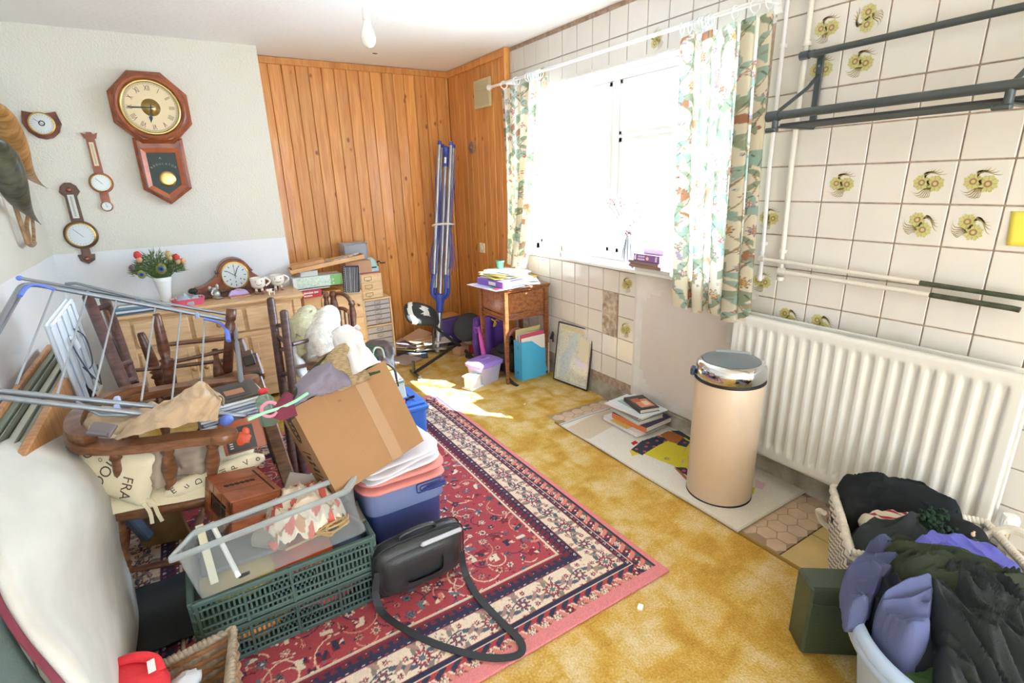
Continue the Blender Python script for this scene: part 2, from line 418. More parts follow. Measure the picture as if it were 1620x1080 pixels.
for i in range(9):
    for j in range(30):
        cx = 1.86+i*0.078+(j % 2)*0.039; cy = 0.958+j*0.0675
        if cx < XR-0.03 and cy < 2.46: b.prism(hexa(cx, cy, 0.0425), 0.0008, 0.0024, 2)
obj('floor', b, [M_carpet, M_ftile, M_hex, M_joint], kind='structure')
b = B(); b.ribbon([(1.80, YF, 0.004), (1.80, 2.40, 0.004), (1.80, 2.402, 0.004)], 0.012, 0.008, m=0); obj('trim_1', b, mat('carpet_edge_binding', '#9a7a3a', 0.9), kind='structure')
# ceiling
b = B(); b.box(((XL+XR+0.3)/2, (YF+YB+0.2)/2, ZC+0.05), (XR-XL+0.5, YB-YF+0.2, 0.1)); obj('ceiling', b, M_ceil, kind='structure')
# left wall and clock wall: cream paper above, white painted band below 1.105 m
b = B(); b.box((XL-0.05, (YF+YC)/2, (1.105+ZC)/2), (0.1, YC-YF, ZC-1.105), 0, 0); b.box((XL-0.05, (YF+YC)/2, 1.105/2), (0.1, YC-YF, 1.105), 0, 1)
obj('wall_left', b, [M_wall, M_band], kind='structure')
b = B(); xc = (XL-0.1+0.69)/2; wd = 0.69-XL+0.1
b.box((xc, YC+0.15, (1.105+ZC)/2), (wd, 0.30, ZC-1.105), 0, 0); b.box((xc, YC+0.15, 1.105/2), (wd, 0.30, 1.105), 0, 1)
obj('wall_back', b, [M_wall, M_band], kind='structure')

# pine cladding
def pine():
    m = bpy.data.materials.new('knotty_pine_boards'); m.use_nodes = True; nt = m.node_tree; N = nt.nodes; K = nt.links
    p = N['Principled BSDF']; p.inputs['Roughness'].default_value = 0.38; p.inputs['Coat Weight'].default_value = 0.25
    g = N.new('ShaderNodeNewGeometry'); tc = N.new('ShaderNodeTexCoord')
    mu = N.new('ShaderNodeMath'); mu.operation = 'MULTIPLY'; mu.inputs[1].default_value = 37.0; K.new(g.outputs['Random Per Island'], mu.inputs[0])
    cb = N.new('ShaderNodeCombineXYZ'); K.new(mu.outputs[0], cb.inputs[0]); K.new(mu.outputs[0], cb.inputs[2])
    va = N.new('ShaderNodeVectorMath'); va.operation = 'ADD'; K.new(tc.outputs['Object'], va.inputs[0]); K.new(cb.outputs[0], va.inputs[1])
    mp = N.new('ShaderNodeMapping'); mp.inputs['Scale'].default_value = (16, 16, 1.1); K.new(va.outputs[0], mp.inputs[0])
    n = N.new('ShaderNodeTexNoise'); n.inputs['Scale'].default_value = 2.2; n.inputs['Detail'].default_value = 6; n.inputs['Distortion'].default_value = 1.2; K.new(mp.outputs[0], n.inputs['Vector'])
    r = N.new('ShaderNodeValToRGB'); e = r.color_ramp.elements; e[0].position = 0.3; e[0].color = (*L('#cd7f3a'), 1); e[1].position = 0.7; e[1].color = (*L('#e9a960'), 1); K.new(n.outputs['Fac'], r.inputs[0])
    mp2 = N.new('ShaderNodeMapping'); mp2.inputs['Scale'].default_value = (8.0, 8.0, 5.0); K.new(va.outputs[0], mp2.inputs[0])
    v = N.new('ShaderNodeTexVoronoi'); v.inputs['Scale'].default_value = 1.0; K.new(mp2.outputs[0], v.inputs['Vector'])
    k = N.new('ShaderNodeValToRGB'); k.color_ramp.elements[0].position = 0.05; k.color_ramp.elements[0].color = (1, 1, 1, 1); k.color_ramp.elements[1].position = 0.13; k.color_ramp.elements[1].color = (0, 0, 0, 1); K.new(v.outputs['Distance'], k.inputs[0])
    x = N.new('ShaderNodeMix'); x.data_type = 'RGBA'; K.new(k.outputs[0], x.inputs[0]); K.new(r.outputs[0], x.inputs[6]); x.inputs[7].default_value = (*L('#8a4a22'), 1)
    hs = N.new('ShaderNodeHueSaturation'); K.new(x.outputs[2], hs.inputs['Color'])
    mr = N.new('ShaderNodeMapRange'); mr.inputs[3].default_value = 0.86; mr.inputs[4].default_value = 1.1; K.new(g.outputs['Random Per Island'], mr.inputs[0]); K.new(mr.outputs[0], hs.inputs['Value'])
    K.new(hs.outputs[0], p.inputs['Base Color']); return m
M_pine = pine(); M_groove = mat('dark_board_groove', '#7b4218', 0.8)
def board(b, o, ex, w, z0, z1):
    """tongue-and-groove board with eased edges; ex runs along the wall, ey points into the room"""
    ez = Vector((0, 0, 1)); ex = Vector(ex); ey = ez.cross(ex)*-1
    pr = [(0, 0), (0, .006), (.004, .011), (w-.004, .011), (w, .006), (w, 0)]
    vs = [Vector(o)+ex*a+ey*c+ez*z for z in (z0, z1) for a, c in pr]
    b.add(vs, [(i, i+1, i+7, i+6) for i in range(5)]+[(5, 4, 3, 2, 1, 0), (6, 7, 8, 9, 10, 11)])
b = B(); b.box((1.5, YB+0.05, ZC/2), (1.8, 0.1, ZC), 0, 1)
k = 0; x = 0.695
while x < 2.29:
    w = min(0.0985, 2.30-x); board(b, (x, YB, 0), (1, 0, 0), w-0.002, 0, ZC-0.02); x += 0.0985
b.box((1.5, YB-0.016, ZC-0.028), (1.6, 0.018, 0.05), 0.004, 0)
obj('wall_far', b, [M_pine, M_groove], kind='structure')
b = B(); y = YB-0.013
b.box((2.315, (3.665+YB)/2, ZC/2), (0.01, YB-3.665, ZC), 0, 1)
while y > 3.70:
    w = min(0.0985, y-3.69); board(b, (2.31, y, 0), (0, -1, 0), w-0.002, 0, ZC-0.02); y -= 0.0985
b.box((2.291, (3.66+YB)/2-0.01, ZC-0.03), (0.018, YB-3.68, 0.055), 0.004, 0)
b.box((2.305, 3.672, ZC/2), (0.05, 0.03, ZC), 0.004, 0)
obj('trim_2', b, [M_pine, M_groove], kind='structure')

# window wall: tiles, window hole, plaster panel, cement skirting
TY0, TP, TZ0, TQ = 1.374, 0.1495, 0.906, 0.1487
WY0, WY1, WZ0, WZ1 = 1.56, 3.50, 0.945, 2.096
b = B(); X0 = XR+0.004
def wallslab(y0, y1, z0, z1, m=1): b.box((X0+0.11, (y0+y1)/2, (z0+z1)/2), (0.22, y1-y0, z1-z0), 0, m)
wallslab(YF, WY0, 0, ZC); wallslab(WY1, YB, 0, ZC); wallslab(WY0, WY1, 0, WZ0); wallslab(WY0, WY1, WZ1, ZC)
for j in range(-16, 22):
    y0 = TY0+TP*j; y1 = y0+TP
    if y0 < YF or y0 > 3.66: continue
    y1 = min(y1, 3.66)
    for k in range(-6, 11):
        z0 = TZ0+TQ*k; z1 = z0+TQ; z1 = min(z1, ZC)
        if z1-z0 < 0.03 or z0 < 0.05: continue
        yc, zc = (y0+y1)/2, (z0+z1)/2
        if 1.46 < yc < 2.28 and zc < WZ0: continue
        if 2.43 < yc < 2.60 and 0.45 < zc < 0.76: continue
        if WY0-.05 < yc < WY1+.05 and WZ0 < zc < WZ1: continue
        zz1 = min(z1, WZ0-0.02) if (WY0 < yc < WY1 and zc < 1) else z1
        if zz1-z0 < 0.02: continue
        b.box((XR+0.002, yc, (z0+zz1)/2), (0.008, y1-y0-0.005, zz1-z0-0.005), 0.0022, 0)
b.box((XR+0.003, 1.87, 0.52), (0.008, 0.82, 0.82), 0.0, 2)
b.grid(lambda u, v: (XR-0.0025-0.002*noise.noise((u*9, v*7, 0)), 1.47+0.79*u, 0.11+0.80*v), 30, 30, 3, mf=lambda u, v: 2 if (abs(u-.55)**3.2/.4**3.2+abs(v-.5)**3.2/.42**3.2 + .25*noise.noise((u*6, v*6, 3)) < 1) else 3)
b.grid(lambda u, v: (XR+0.001-0.004*abs(noise.noise((u*9, v*17, 0))), 2.435+0.165*u, 0.457+0.30*v), 16, 26, 4)
b.box((XR-0.001, (YF+3.66)/2, 0.045), (0.012, 3.66-YF, 0.10), 0.003, 5)
b.grid(lambda u, v: (XR-0.004-0.010*(1-v)-0.006*noise.noise((u*60, v*3, 0)), YF+(3.66-YF)*u, 0.0+(0.105+0.012*noise.noise((u*50, 0, 4)))*v), 260, 7, 5)
# printed flowers fired into some of the tiles
def fl(b, y, z, ang, m0=6, s=1.0):
    xx = XR-0.0032
    def P(a, c): ca, sa = math.cos(ang), math.sin(ang); return (xx, y-(a*ca-c*sa)*s, z+(a*sa+c*ca)*s)
    def flower(cx, cz, r):
        n = 40; pts = [(cx+r*(1-.13+.13*math.cos(8*t*2*PI/n))*math.cos(t*2*PI/n), cz+r*(1-.13+.13*math.cos(8*t*2*PI/n))*math.sin(t*2*PI/n)) for t in range(n)]
        b.add([P(*q) for q in pts], [tuple(range(n))], m0)
        for k in range(8):
            t = 2*PI*(k+.5)/8; q = [(cx+math.cos(t+d)*rr, cz+math.sin(t+d)*rr) for rr, d in ((r*.45, -.05), (r*.9, -.03), (r*.9, .03), (r*.45, .05))]
            b.add([(xx-.0002, P(*p)[1], P(*p)[2]) for p in q], [(0, 1, 2, 3)], m0+2)
        for rr, mm, dx in ((.40, 1, .0003), (.2, 0, .0005)):
            b.add([(xx-dx, P(cx+rr*r*math.cos(t*PI/8), cz)[1], 0) if False else (xx-dx, *P(cx+rr*r*math.cos(t*PI/8), cz+rr*r*math.sin(t*PI/8))[1:]) for t in range(16)], [tuple(range(16))], m0+mm)
    flower(-.014, .009, .0215); flower(.012, -.009, .0225)
    for sx, (x0, z0) in ((1, (-.004, .016)), (-1, (.002, -.016))):
        for k in range(6):
            a0 = (.25+.22*k) if sx > 0 else PI+.15+.2*k; ln = .050-.005*k; pts = []
            for t in range(7):
                q = t/6; pts.append((x0+ln*q*math.cos(a0-.5*q), z0+ln*q*math.sin(a0-.5*q)+.006*math.sin(q*6), .0014*math.sin(PI*(q*.8+.15))))
            vs = [P(a, c+h) for a, c, h in pts]+[P(a, c-h) for a, c, h in pts[::-1]]; b.add(vs, [tuple(range(14))], m0+1 if k % 2 else m0+2)
for (u, v, a) in ((1305, 44, .5), (1372, 22, 2.2), (1291, 108, .5), (1355, 95, .3), (1335, 289, .5), (1471, 289, .5), (1558, 289, .4), (1452, 352, -.4), (1533, 355, -.4), (1221, 344, .5), (1208, 446, .5), (1248, 497, -.2), (1297, 510, -.2), (1034, 62, 1.4), (991, 449, 1.0), (985, 519, 1.0), (849, 112, .6)):
    q = at(u, v, x=XR); j = math.floor((q.y-TY0)/TP); k = math.floor((q.z-TZ0)/TQ)
    fl(b, TY0+TP*(j+.5), TZ0+TQ*(k+.5), a, 6, 1.32)
b.T = None
M_fy = mat('olive_flower_print', '#c3bd78', 0.3); M_fb = mat('brown_flower_print', '#a07c5e', 0.3); M_fo = mat('green_flower_print', '#9a9350', 0.3)
obj('wall_right', b, [M_tile, M_grout, M_plast, M_plast2, M_adh, M_skirt, M_fy, M_fb, M_fo], kind='structure')
# window
b = B(); xw = XR+0.14
def fr(y0, y1, z0, z1, t=0.05, d=0.06, xx=xw):
    b.box((xx, (y0+y1)/2, z0+t/2), (d, y1-y0, t), .006); b.box((xx, (y0+y1)/2, z1-t/2), (d, y1-y0, t), .006)
    b.box((xx, y0+t/2, (z0+z1)/2), (d, t, z1-z0), .006); b.box((xx, y1-t/2, (z0+z1)/2), (d, t, z1-z0), .006)
fr(WY0, WY1, WZ0, WZ1); YM = 2.62
b.box((xw, YM, (WZ0+WZ1)/2), (.06, .06, WZ1-WZ0-.1), .006); fr(WY0+.05, YM-.03, WZ0+.05, WZ1-.38, .035, .05); fr(WY0+.05, YM-.03, WZ1-.37, WZ1-.05, .03, .05); fr(YM+.03, WY1-.05, WZ0+.05, WZ1-.05, .035, .05)
w1 = obj('window_1', b, M_white, kind='structure')
b = B(); b.box((xw, (WY0+YM)/2, (WZ0+WZ1)/2), (.006, YM-WY0-.1, WZ1-WZ0-.1)); b.box((xw, (WY1+YM)/2, (WZ0+WZ1)/2), (.006, WY1-YM-.1, WZ1-WZ0-.1))
obj('window_pane', b, clearmat('window_glass', '#ffffff', 0.97, 0.03), w1)
b = B(); b.box((XR+0.045, 2.50, WZ0-.012), (0.21, 1.96, 0.025), .006); obj('window_sill', b, M_white, w1)
b = B(); b.box((XR+0.1, WY0-.005, (WZ0+WZ1)/2), (.2, .02, WZ1-WZ0)); b.box((XR+0.1, WY1+.005, (WZ0+WZ1)/2), (.2, .02, WZ1-WZ0)); b.box((XR+0.1, 2.5, WZ1+.005), (.2, 1.96, .02)); obj('window_reveal', b, M_band, w1)

# ================================================================ RUG
RX0, RX1, RY0, RY1 = -0.545, 1.375, 1.10, 3.27
def rug():
    W, H, r = RX1-RX0, RY1-RY0, 0.0035; c = Canvas(W, H, r, '#b54e56'); R = random.Random(4)
    D = np.minimum(np.minimum(c.X, W-c.X), np.minimum(c.Y-.012, H-.012-c.Y))
    nav, cre, pnk, red, dk = '#3a3a52', '#ead6c0', '#e28a8c', '#b4484e', '#7a3642'
    tones = ['#e9d8c4', '#3c4056', '#d98b7c', '#5b6a62', '#e3b9a2', '#7c2f3c', '#6d7a86']
    # field: scattered rosettes, stems and leaves on red
    for _ in range(230):
        x, y = R.uniform(.3, W-.3), R.uniform(.3, H-.3); a0 = R.uniform(0, 6.3); s = R.choice((-1, 1)); rr = R.uniform(.03, .08)
        c.line([(x+rr*math.cos(a0+s*t*.35), y+rr*math.sin(a0+s*t*.35)) for t in range(10)], .005, R.choice(['#d99a86', '#e8cdb4', '#3c4056']))
    g = .062
    for i in range(int(W/g)+1):
        for j in range(int(H/g)+1):
            x = i*g+(j % 2)*g/2+R.uniform(-.012, .012); y = j*g+R.uniform(-.012, .012); q = R.random()
            if q < .6: c.ros(x, y, R.uniform(.011, .020), R.choice((5, 6, 8)), R.choice(tones), R.choice(tones), R.choice([nav, dk]), R.uniform(0, 3))
            else:
                a = R.uniform(0, 6.3)
                for e in range(4): c.leaf(x, y, R.uniform(.012, .019), .16, a+e*.8, R.choice(['#e9d8c4', '#3c4056', '#d98b7c', '#6d7a86', '#8f3440']))
            for e in range(2): c.ell(x+R.uniform(-.03, .03), y+R.uniform(-.03, .03), .005, .004, 0, R.choice(tones))
    # centre medallion
    for k in range(6): c.ros(W/2-.2, H/2, .20-.03*k, 12, [nav, cre, red, '#7c2f3c', '#d98b7c'][k % 5], None, dk, 0, .10)
    def band(d0, d1, col): m = (D >= d0) & (D < d1); c.a[m] = L(col); return m
    band(0, .31, nav)
    k5 = band(.262, .305, '#d9c3ae'); k4 = band(.238, .258, nav); k2 = band(.115, .232, cre); k3 = band(.095, .112, nav); k1 = band(.032, .090, red)
    kk5 = band(.288, .298, '#8f3a44')
    allb = {'k1': k1, 'k2': k2, 'k3': k3, 'k4': k4, 'k5': k5, 'kk5': kk5}
    def around(d, step, fn, keep):
        for s in range(4):
            ln = (W if s % 2 == 0 else H)-2*d; n = max(1, int(round(ln/step)))
            for i in range(n+1):
                t = d+ln*i/n
                x, y, a = ((t, d, 0), (W-d, t, PI/2), (t, H-d, PI), (d, t, -PI/2))[s]; fn(i, x, y, a, keep)
    def small(i, x, y, a, K):
        c.ros(x, y, .017, 6, R.choice(['#d98b7c', '#e8cdb4', '#7c2f3c']), cre, nav, 0, keep=K)
        for e in range(4): c.leaf(x+.02*math.cos(a+e*PI/2), y+.02*math.sin(a+e*PI/2), .018, .25, a+e*PI/2+.6, tones[e % 4], K)
    around(.060, .055, small, k1)
    def dots(i, x, y, a, K): c.ell(x, y, .007, .0055, a, cre if i % 2 else '#b0565a', K); c.ell(x, y, .003, .003, 0, nav, K)
    around(.103, .022, dots, k3); around(.248, .026, dots, k4)
    def sm2(i, x, y, a, K): c.ros(x, y, .011, 5, ['#b0565a', '#5b6a62', '#6d5a7a'][i % 3], cre, None, 0, keep=K); c.leaf(x, y, .022, .2, a+.5, nav, K); c.leaf(x, y, .022, .2, a+PI+.5, dk, K)
    around(.273, .034, sm2, k5)
    def sm3(i, x, y, a, K): c.ell(x, y, .006, .004, a, [cre, '#b0565a'][i % 2], K)
    around(.292, .018, sm3, kk5)
    # main cream border: palmettes linked by a winding stem
    def vine(s):
        d = .1735; ln = (W if s % 2 == 0 else H)-2*d; pts = []
        for i in range(140):
            t = d+ln*i/139; o = .028*math.sin(t*2*PI/.26)
            pts.append(((t, d+o), (W-d-o, t), (t, H-d-o), (d+o, t))[s])
        c.line(pts, .005, '#6b6570', k2)
    for s in range(4): vine(s)
    def palm(i, x, y, a, K):
        if i % 2 == 0:
            c.ros(x, y, .036, 12, '#b0505a', '#d9a08c', nav, 0, .2, K); c.ros(x, y, .022, 10, cre, '#a8434a', dk, 0, .2, K); c.ros(x, y, .012, 6, '#6d7a86', None, nav, 0, .2, K)
        else: c.ros(x, y, .026, 8, '#8f5a62', cre, nav, 0, .25, K)
        for e in range(8):
            b_ = a+e*PI/4+.3; ox, oy = x+.054*math.cos(b_), y+.054*math.sin(b_)
            if e % 2: c.ros(ox, oy, .010, 6, '#b85a5e', cre, nav, 0, keep=K)
            else: c.leaf(ox-.014*math.cos(b_+.9), oy-.014*math.sin(b_+.9), .019, .2, b_+.9, ['#5c6570', '#8c8478'][e % 4 // 2], K); c.leaf(ox, oy, .015, .22, b_-1.1, '#b08a80', K)
    around(.1735, .128, palm, k2)
    for _ in range(1900):
        s = R.random()*2*(W+H); x, y = R.uniform(.11, W-.11), R.uniform(.11, H-.11)
        w = c.win(x, y, .004)
        if k2[w].any(): c.ell(x, y, .0058, .003, R.uniform(0, 3), R.choice(['#a8767c', '#7b8a82', '#c9a08c', '#6c7580']), k2)
    for d, col in ((.030, nav), (.092, cre), (.1135, dk), (.234, '#8f3a44'), (.260, nav), (.306, cre), (.2835, dk)):
        m = np.abs(D-d) < .0024; c.a[m] = L(col)
    m = (D < .022) | (c.Y < .048) | (c.Y > H-.048); c.a[m] = L(pnk)
    n = np.random.RandomState(1).rand(c.nx, c.ny, 1)*.22+.86; c.a *= n
    return c
_c = rug(); P = np.zeros((_c.nx, _c.ny, 3)); P[..., 0] = _c.X+RX0; P[..., 1] = _c.Y+RY0; P[..., 2] = .011+.0012*np.sin(_c.X*9)*np.sin(_c.Y*7)
M_rug = mat('woven_wool_pattern', attr='pattern', rough=0.95, bump=0.5, bs=350, spec=0.15)
sheet('rug', P, _c.a, M_rug, thick=.0095, label='large red oriental rug with cream floral border and pink edging on the gold carpet', cat='rug')
# ================================================================ CLOTH
def folds(x, y, seed, ang=0.0, fx=9, fy=3, amp=0.03):
    c, s = math.cos(ang), math.sin(ang); a = (x*c+y*s)*fx; b = (-x*s+y*c)*fy
    w = noise.noise((a*.4+seed, b*.5, seed*1.7))*1.4
    a *= 1.5; b *= 1.35; n = (1-min(1, abs(noise.noise((a+w, b+w*.6, seed*3.1)))*2.6))**1.6; n2 = (1-min(1, abs(noise.noise((a*2.1+w, b*2.3, seed*5.3)))*2.4))**1.6
    return amp*(n*1.35+n2*.75-.5)
def garment(name, outline, base, mt, seed=1, amp=0.03, ang=0.0, fx=9, fy=3, drop=0.05, nr=44, na=150, parent=None, under=0.02, edge=0.12, mf=None, **kw):
    """a heap of soft cloth: outline in room xy, base(x, y) gives the height it lies at"""
    P = smooth([(x, y, 0) for x, y in outline], 6, True); cx = sum(p.x for p in P)/len(P); cy = sum(p.y for p in P)/len(P)
    D = [0]; 
    for i in range(len(P)): D.append(D[-1]+(P[(i+1) % len(P)]-P[i]).length)
    def bp(t):
        d = (t % 1)*D[-1]
        for i in range(len(P)):
            if D[i+1] >= d:
                q = (d-D[i])/max(1e-9, D[i+1]-D[i]); return P[i].lerp(P[(i+1) % len(P)], q)
        return P[0]
    ring = [bp(i/na) for i in range(na)]
    ring = [p+Vector((noise.noise((p.x*14, p.y*14, seed)), noise.noise((p.x*14, p.y*14, seed+9)), 0))*edge*.12 for p in ring]
    def f(u, v):
        r = min(1.0, u*1.12); q = ring[int(round(v*na)) % na]; x = cx+(q.x-cx)*r; y = cy+(q.y-cy)*r
        z = base(x, y)+folds(x, y, seed, ang, fx, fy, amp)*(1-.5*r**4)
        over = max(0, u*1.12-1)/.12
        z -= drop*(max(0, r-.8)/.2)**2*.6 + over*under
        if over: x -= (q.x-cx)*over*.05; y -= (q.y-cy)*over*.05
        return (x, y, z)
    b = B(); b.grid(f, nr, na+1, mf=mf)
    return obj(name, b, mt, parent, world=parent is not None, **kw)

# ================================================================ CURTAINS
def floral(w, h, seed, bg='#e6dcc6'):
    c = Canvas(w, h, .004, bg); R = random.Random(seed)
    pk, te, gd, br, gn, lv, bl = '#c07c82', '#a2b8aa', '#d2ae74', '#b07e62', '#9aa38a', '#a89cac', '#aabcc2'
    for k in range(int(w/.13)+2):
        x0 = k*.13; pts = [(x0+.04*math.sin(t*.5+k*2), t*.025) for t in range(int(h/.025)+2)]; c.line(pts, .006, '#a98e78')
        for t in range(1, len(pts)-1, 2):
            s = 1 if t % 4 == 1 else -1; x, y = pts[t]; a = R.uniform(-.4, .5)
            q = [(x+s*.009*i, y+.008*i+.003*i*i*a) for i in range(6)]; c.line(q, .004, '#a98e78')
            ex, ey = q[-1]; kind = R.random(); col = R.choice([pk, pk, gd, bl, te, lv, br])
            if kind < .55: rr = R.uniform(.012, .025); c.ros(ex, ey, rr, R.choice((5, 6, 9)), col, '#efdfb8', '#8a6258', R.uniform(0, 3)); c.ros(ex, ey, rr*.5, 6, R.choice([gd, '#efe0d0']), pk, br)
            elif kind < .72:
                for e in range(5): c.leaf(ex, ey, .032, .18, .6+e*.45, R.choice([te, gn]), None, '#5d6b5c')
            elif kind < .86: c.leaf(ex-.01, ey, .040, .24, R.uniform(.4, 2.6), R.choice([gn, te, br]), None, '#6d7a68')
            else:
                for e in range(7): c.ell(ex+R.uniform(-.02, .02), ey+R.uniform(-.02, .02), .0045, .0045, 0, R.choice([pk, br, lv]))
            c.leaf(x, y, .022, .24, PI/2+s*.9+R.uniform(-.4, .4), R.choice([gn, te]), None, '#6d7a68')
    for _ in range(int(w*h*110)):
        x, y = R.uniform(0, w), R.uniform(0, h)
        if R.random() < .4: c.leaf(x, y, R.uniform(.012, .018), .25, R.uniform(0, 6.3), R.choice([gn, br, '#b7a07a', lv]))
        else: c.ros(x, y, R.uniform(.006, .010), 5, R.choice([pk, gd, lv, bl]), '#efdfb8', None, R.uniform(0, 3))
    return c
M_cur = mat('printed_curtain_cotton', attr='pattern', rough=0.9, thin=0.45, bump=.15, bs=500, spec=.1)
def curtain(c, top, bot, ztop, zbot, nf, amp, seed, label, bow=0.0):
    U = c.X/c.w; V = 1-c.Y/c.h           # V: 0 at hem ... use 1 at top
    V = c.Y/c.h; ph = U*nf*2*PI+1.2*np.sin(U*5+seed)+.5*np.sin(U*13+seed*2)
    a = amp*(1+.45*np.sin(U*9+seed))*(.75+.35*(1-V))
    yt = top[0]+(top[1]-top[0])*U; yb = bot[0]+(bot[1]-bot[0])*U
    P = np.zeros((c.nx, c.ny, 3)); P[..., 0] = 2.235+a*np.sin(ph)+bow*(1-V)**3
    P[..., 1] = yb+(yt-yb)*V**.8+a*.6*np.sin(2*ph)
    P[..., 2] = zbot+(ztop-zbot)*V+.012*np.sin(ph*.5)*(1-V)+.006*np.cos(ph)*V
    return sheet('curtain', P, c.a, M_cur, label=label, cat='curtain')
curtain(floral(.98, 1.32, 3), (1.955, 1.475), (1.875, 1.425), 2.105, .795, 5, .034, 1.0, 'short floral curtain hanging at the right side of the window beside the pipes')
curtain(floral(.62, 1.30, 8), (3.64, 3.06), (3.52, 3.28), 2.115, .835, 5, .030, 2.6, 'floral curtain drawn to the pine corner above the sewing cabinet', bow=-.06)
pole = thing('curtain_pole', 'long white curtain pole across the top of the window', 'curtain pole', (2.235, 2.6, 2.165))
b = B(); b.cyl((0, -1.15, 0), (0, 1.19, 0), .0095, n=12); obj('rod', b, M_white, pole)
for s in (-1, 1):
    b = B(); b.lathe([(.006, 0), (.016, .004), (.011, .014), (.02, .026), (.021, .034), (.012, .046), (0, .05)], 16, T=Matrix.Translation((0, 1.19 if s > 0 else -1.15, 0)) @ Matrix.Rotation(-s*PI/2, 4, 'X')); obj('finial', b, M_white, pole)
    b = B(); y = .98 if s > 0 else -1.09; b.box((.045, y, 0), (.09, .02, .022), .004); b.box((.089, y, -.01), (.012, .05, .07), .004); obj('bracket', b, M_white, pole)
M_ring = mat('white_ring_plastic', '#e8ecec', .3); R_ = random.Random(2)
def rings(ys, label, group):
    for i, y in enumerate(ys):
        b = B(); n = 24; b.tube([Vector((.0255*math.cos(a*2*PI/n), 0, .0255*math.sin(a*2*PI/n))) for a in range(n)], .0035, 6, closed=True); b.tube([(0, 0, -.028), (0, 0, -.038)], .0035, 6)
        b2 = B(TR((2.235, y, 2.152), (0, 0, R_.uniform(-.35, .35)))); b2.add(b.v, b.f, 0, True)
        obj('curtain_ring', b2, M_ring, label=label, cat='curtain ring', group=group)
rings([1.95, 1.905, 1.865, 1.855, 1.845, 1.835, 1.824, 1.812, 1.80, 1.785], 'white curtain ring bunched over the inner edge of the right curtain', 'rings bunched on the right curtain')
rings([1.66, 1.565, 1.50], 'white curtain ring spaced out over the outer half of the right curtain', 'rings spaced along the right curtain')
rings([3.28, 3.255, 3.235, 3.212, 3.19, 3.165, 3.14], 'white curtain ring bunched over the left curtain', 'rings bunched on the left curtain')
rings([3.60, 3.43], 'white curtain ring near the pine corner end of the pole', 'rings at the corner end of the pole')

# ================================================================ PIPES, RACK, RADIATOR
M_pipe = mat('cream_painted_pipe', '#dcd6cb', .3); M_pipe2 = mat('white_painted_pipe', '#e4e0e2', .3); M_copper = mat('verdigris_copper_pipe', '#4c5240', .6, .3, var=.3, vs=30, bump=.3, bs=80)
def pipe(pts, r, m, label, clips, bare=None):
    t = thing('pipe', label, 'pipe', pts[0])
    b = B(); b.tube(pts, r, 12); obj('tube', b, m, t, world=True)
    for c, ax in clips:
        b = B(); b.tube([Vector(c)-Vector(ax)*.008, Vector(c)+Vector(ax)*.008], r*1.45, 12); b.box((Vector(c)+Vector((.014, 0, 0))), (.016, .02, .016), .003); obj('pipe_clip', b, m, t, world=True)
    if bare:
        b = B(); b.tube(bare, r*1.02, 12); obj('bare_end', b, M_copper, t, world=True, label='bare green corroded copper end')
a = (2.308, 1.466, ZC); e = (2.308, 1.447, 1.075)
pipe([a, (2.308, 1.462, 1.5), e, (2.308, 1.446, .985)], .0085, M_pipe2, 'slim white upright pipe beside the right curtain', [((2.308, 1.465, 1.99), (0, 0, 1)), ((2.308, 1.449, 1.16), (0, 0, 1)), ((2.308, 1.447, 1.095), (0, 0, 1)), ((2.308, 1.447, 1.0), (0, 0, 1))])
a = (2.305, 1.362, ZC)
pipe([a, (2.305, 1.36, 1.5), (2.305, 1.347, 1.03)], .011, M_pipe, 'thicker cream upright pipe right of the slim white one', [((2.305, 1.36, 1.975), (0, 0, 1)), ((2.305, 1.35, 1.135), (0, 0, 1)), ((2.305, 1.347, 1.05), (0, 0, 1)), ((2.305, 1.347, 1.01), (0, 0, 1))])
pipe([(2.285, 1.447, 1.094), (2.285, .80, 1.074)], .0085, M_pipe, 'upper of two horizontal cut-off pipes above the radiator', [((2.285, 1.44, 1.094), (0, 1, 0)), ((2.285, 1.43, 1.094), (0, 1, 0))], [(2.285, .80, 1.074), (2.285, .69, 1.070), (2.285, .50, 1.064)])
pipe([(2.28, 1.347, 1.047), (2.28, .76, 1.035)], .0095, M_pipe, 'lower of two horizontal cut-off pipes above the radiator', [((2.28, 1.335, 1.047), (0, 1, 0)), ((2.28, 1.322, 1.047), (0, 1, 0))], [(2.28, .76, 1.035), (2.28, .53, 1.028), (2.28, .51, 1.026)])
M_rack = mat('dark_grey_painted_steel', '#4b5254', .35, .3)
t = thing('wall_rack', 'dark grey metal rail and rod shelf on the tiled wall', 'rack', (2.3, 1.3, 1.66))
b = B(); b.tube([(2.262, 1.345, 1.925), (2.262, -.45, 1.945)], .0125, 14); obj('hanging_rail', b, M_rack, t, world=True)
b = B(); b.tube([(2.055, 1.325, 1.688), (2.055, -.45, 1.705)], .0155, 14); obj('front_rail', b, M_rack, t, world=True)
b = B(); b.cyl((2.262, 1.353, 1.925), (2.262, 1.318, 1.925), .0165, n=14); obj('end_cap', b, M_rack, t, world=True); b = B(); b.cyl((2.055, 1.335, 1.688), (2.055, 1.285, 1.689), .0195, n=14); obj('end_cap', b, M_rack, t, world=True)
b = B()
for i in range(6):
    x = 2.085+i*.035; b.tube([(x, 1.295, 1.655), (x, -.45, 1.67)], .0062, 8)
obj('shelf_rods', b, M_rack, t, world=True)
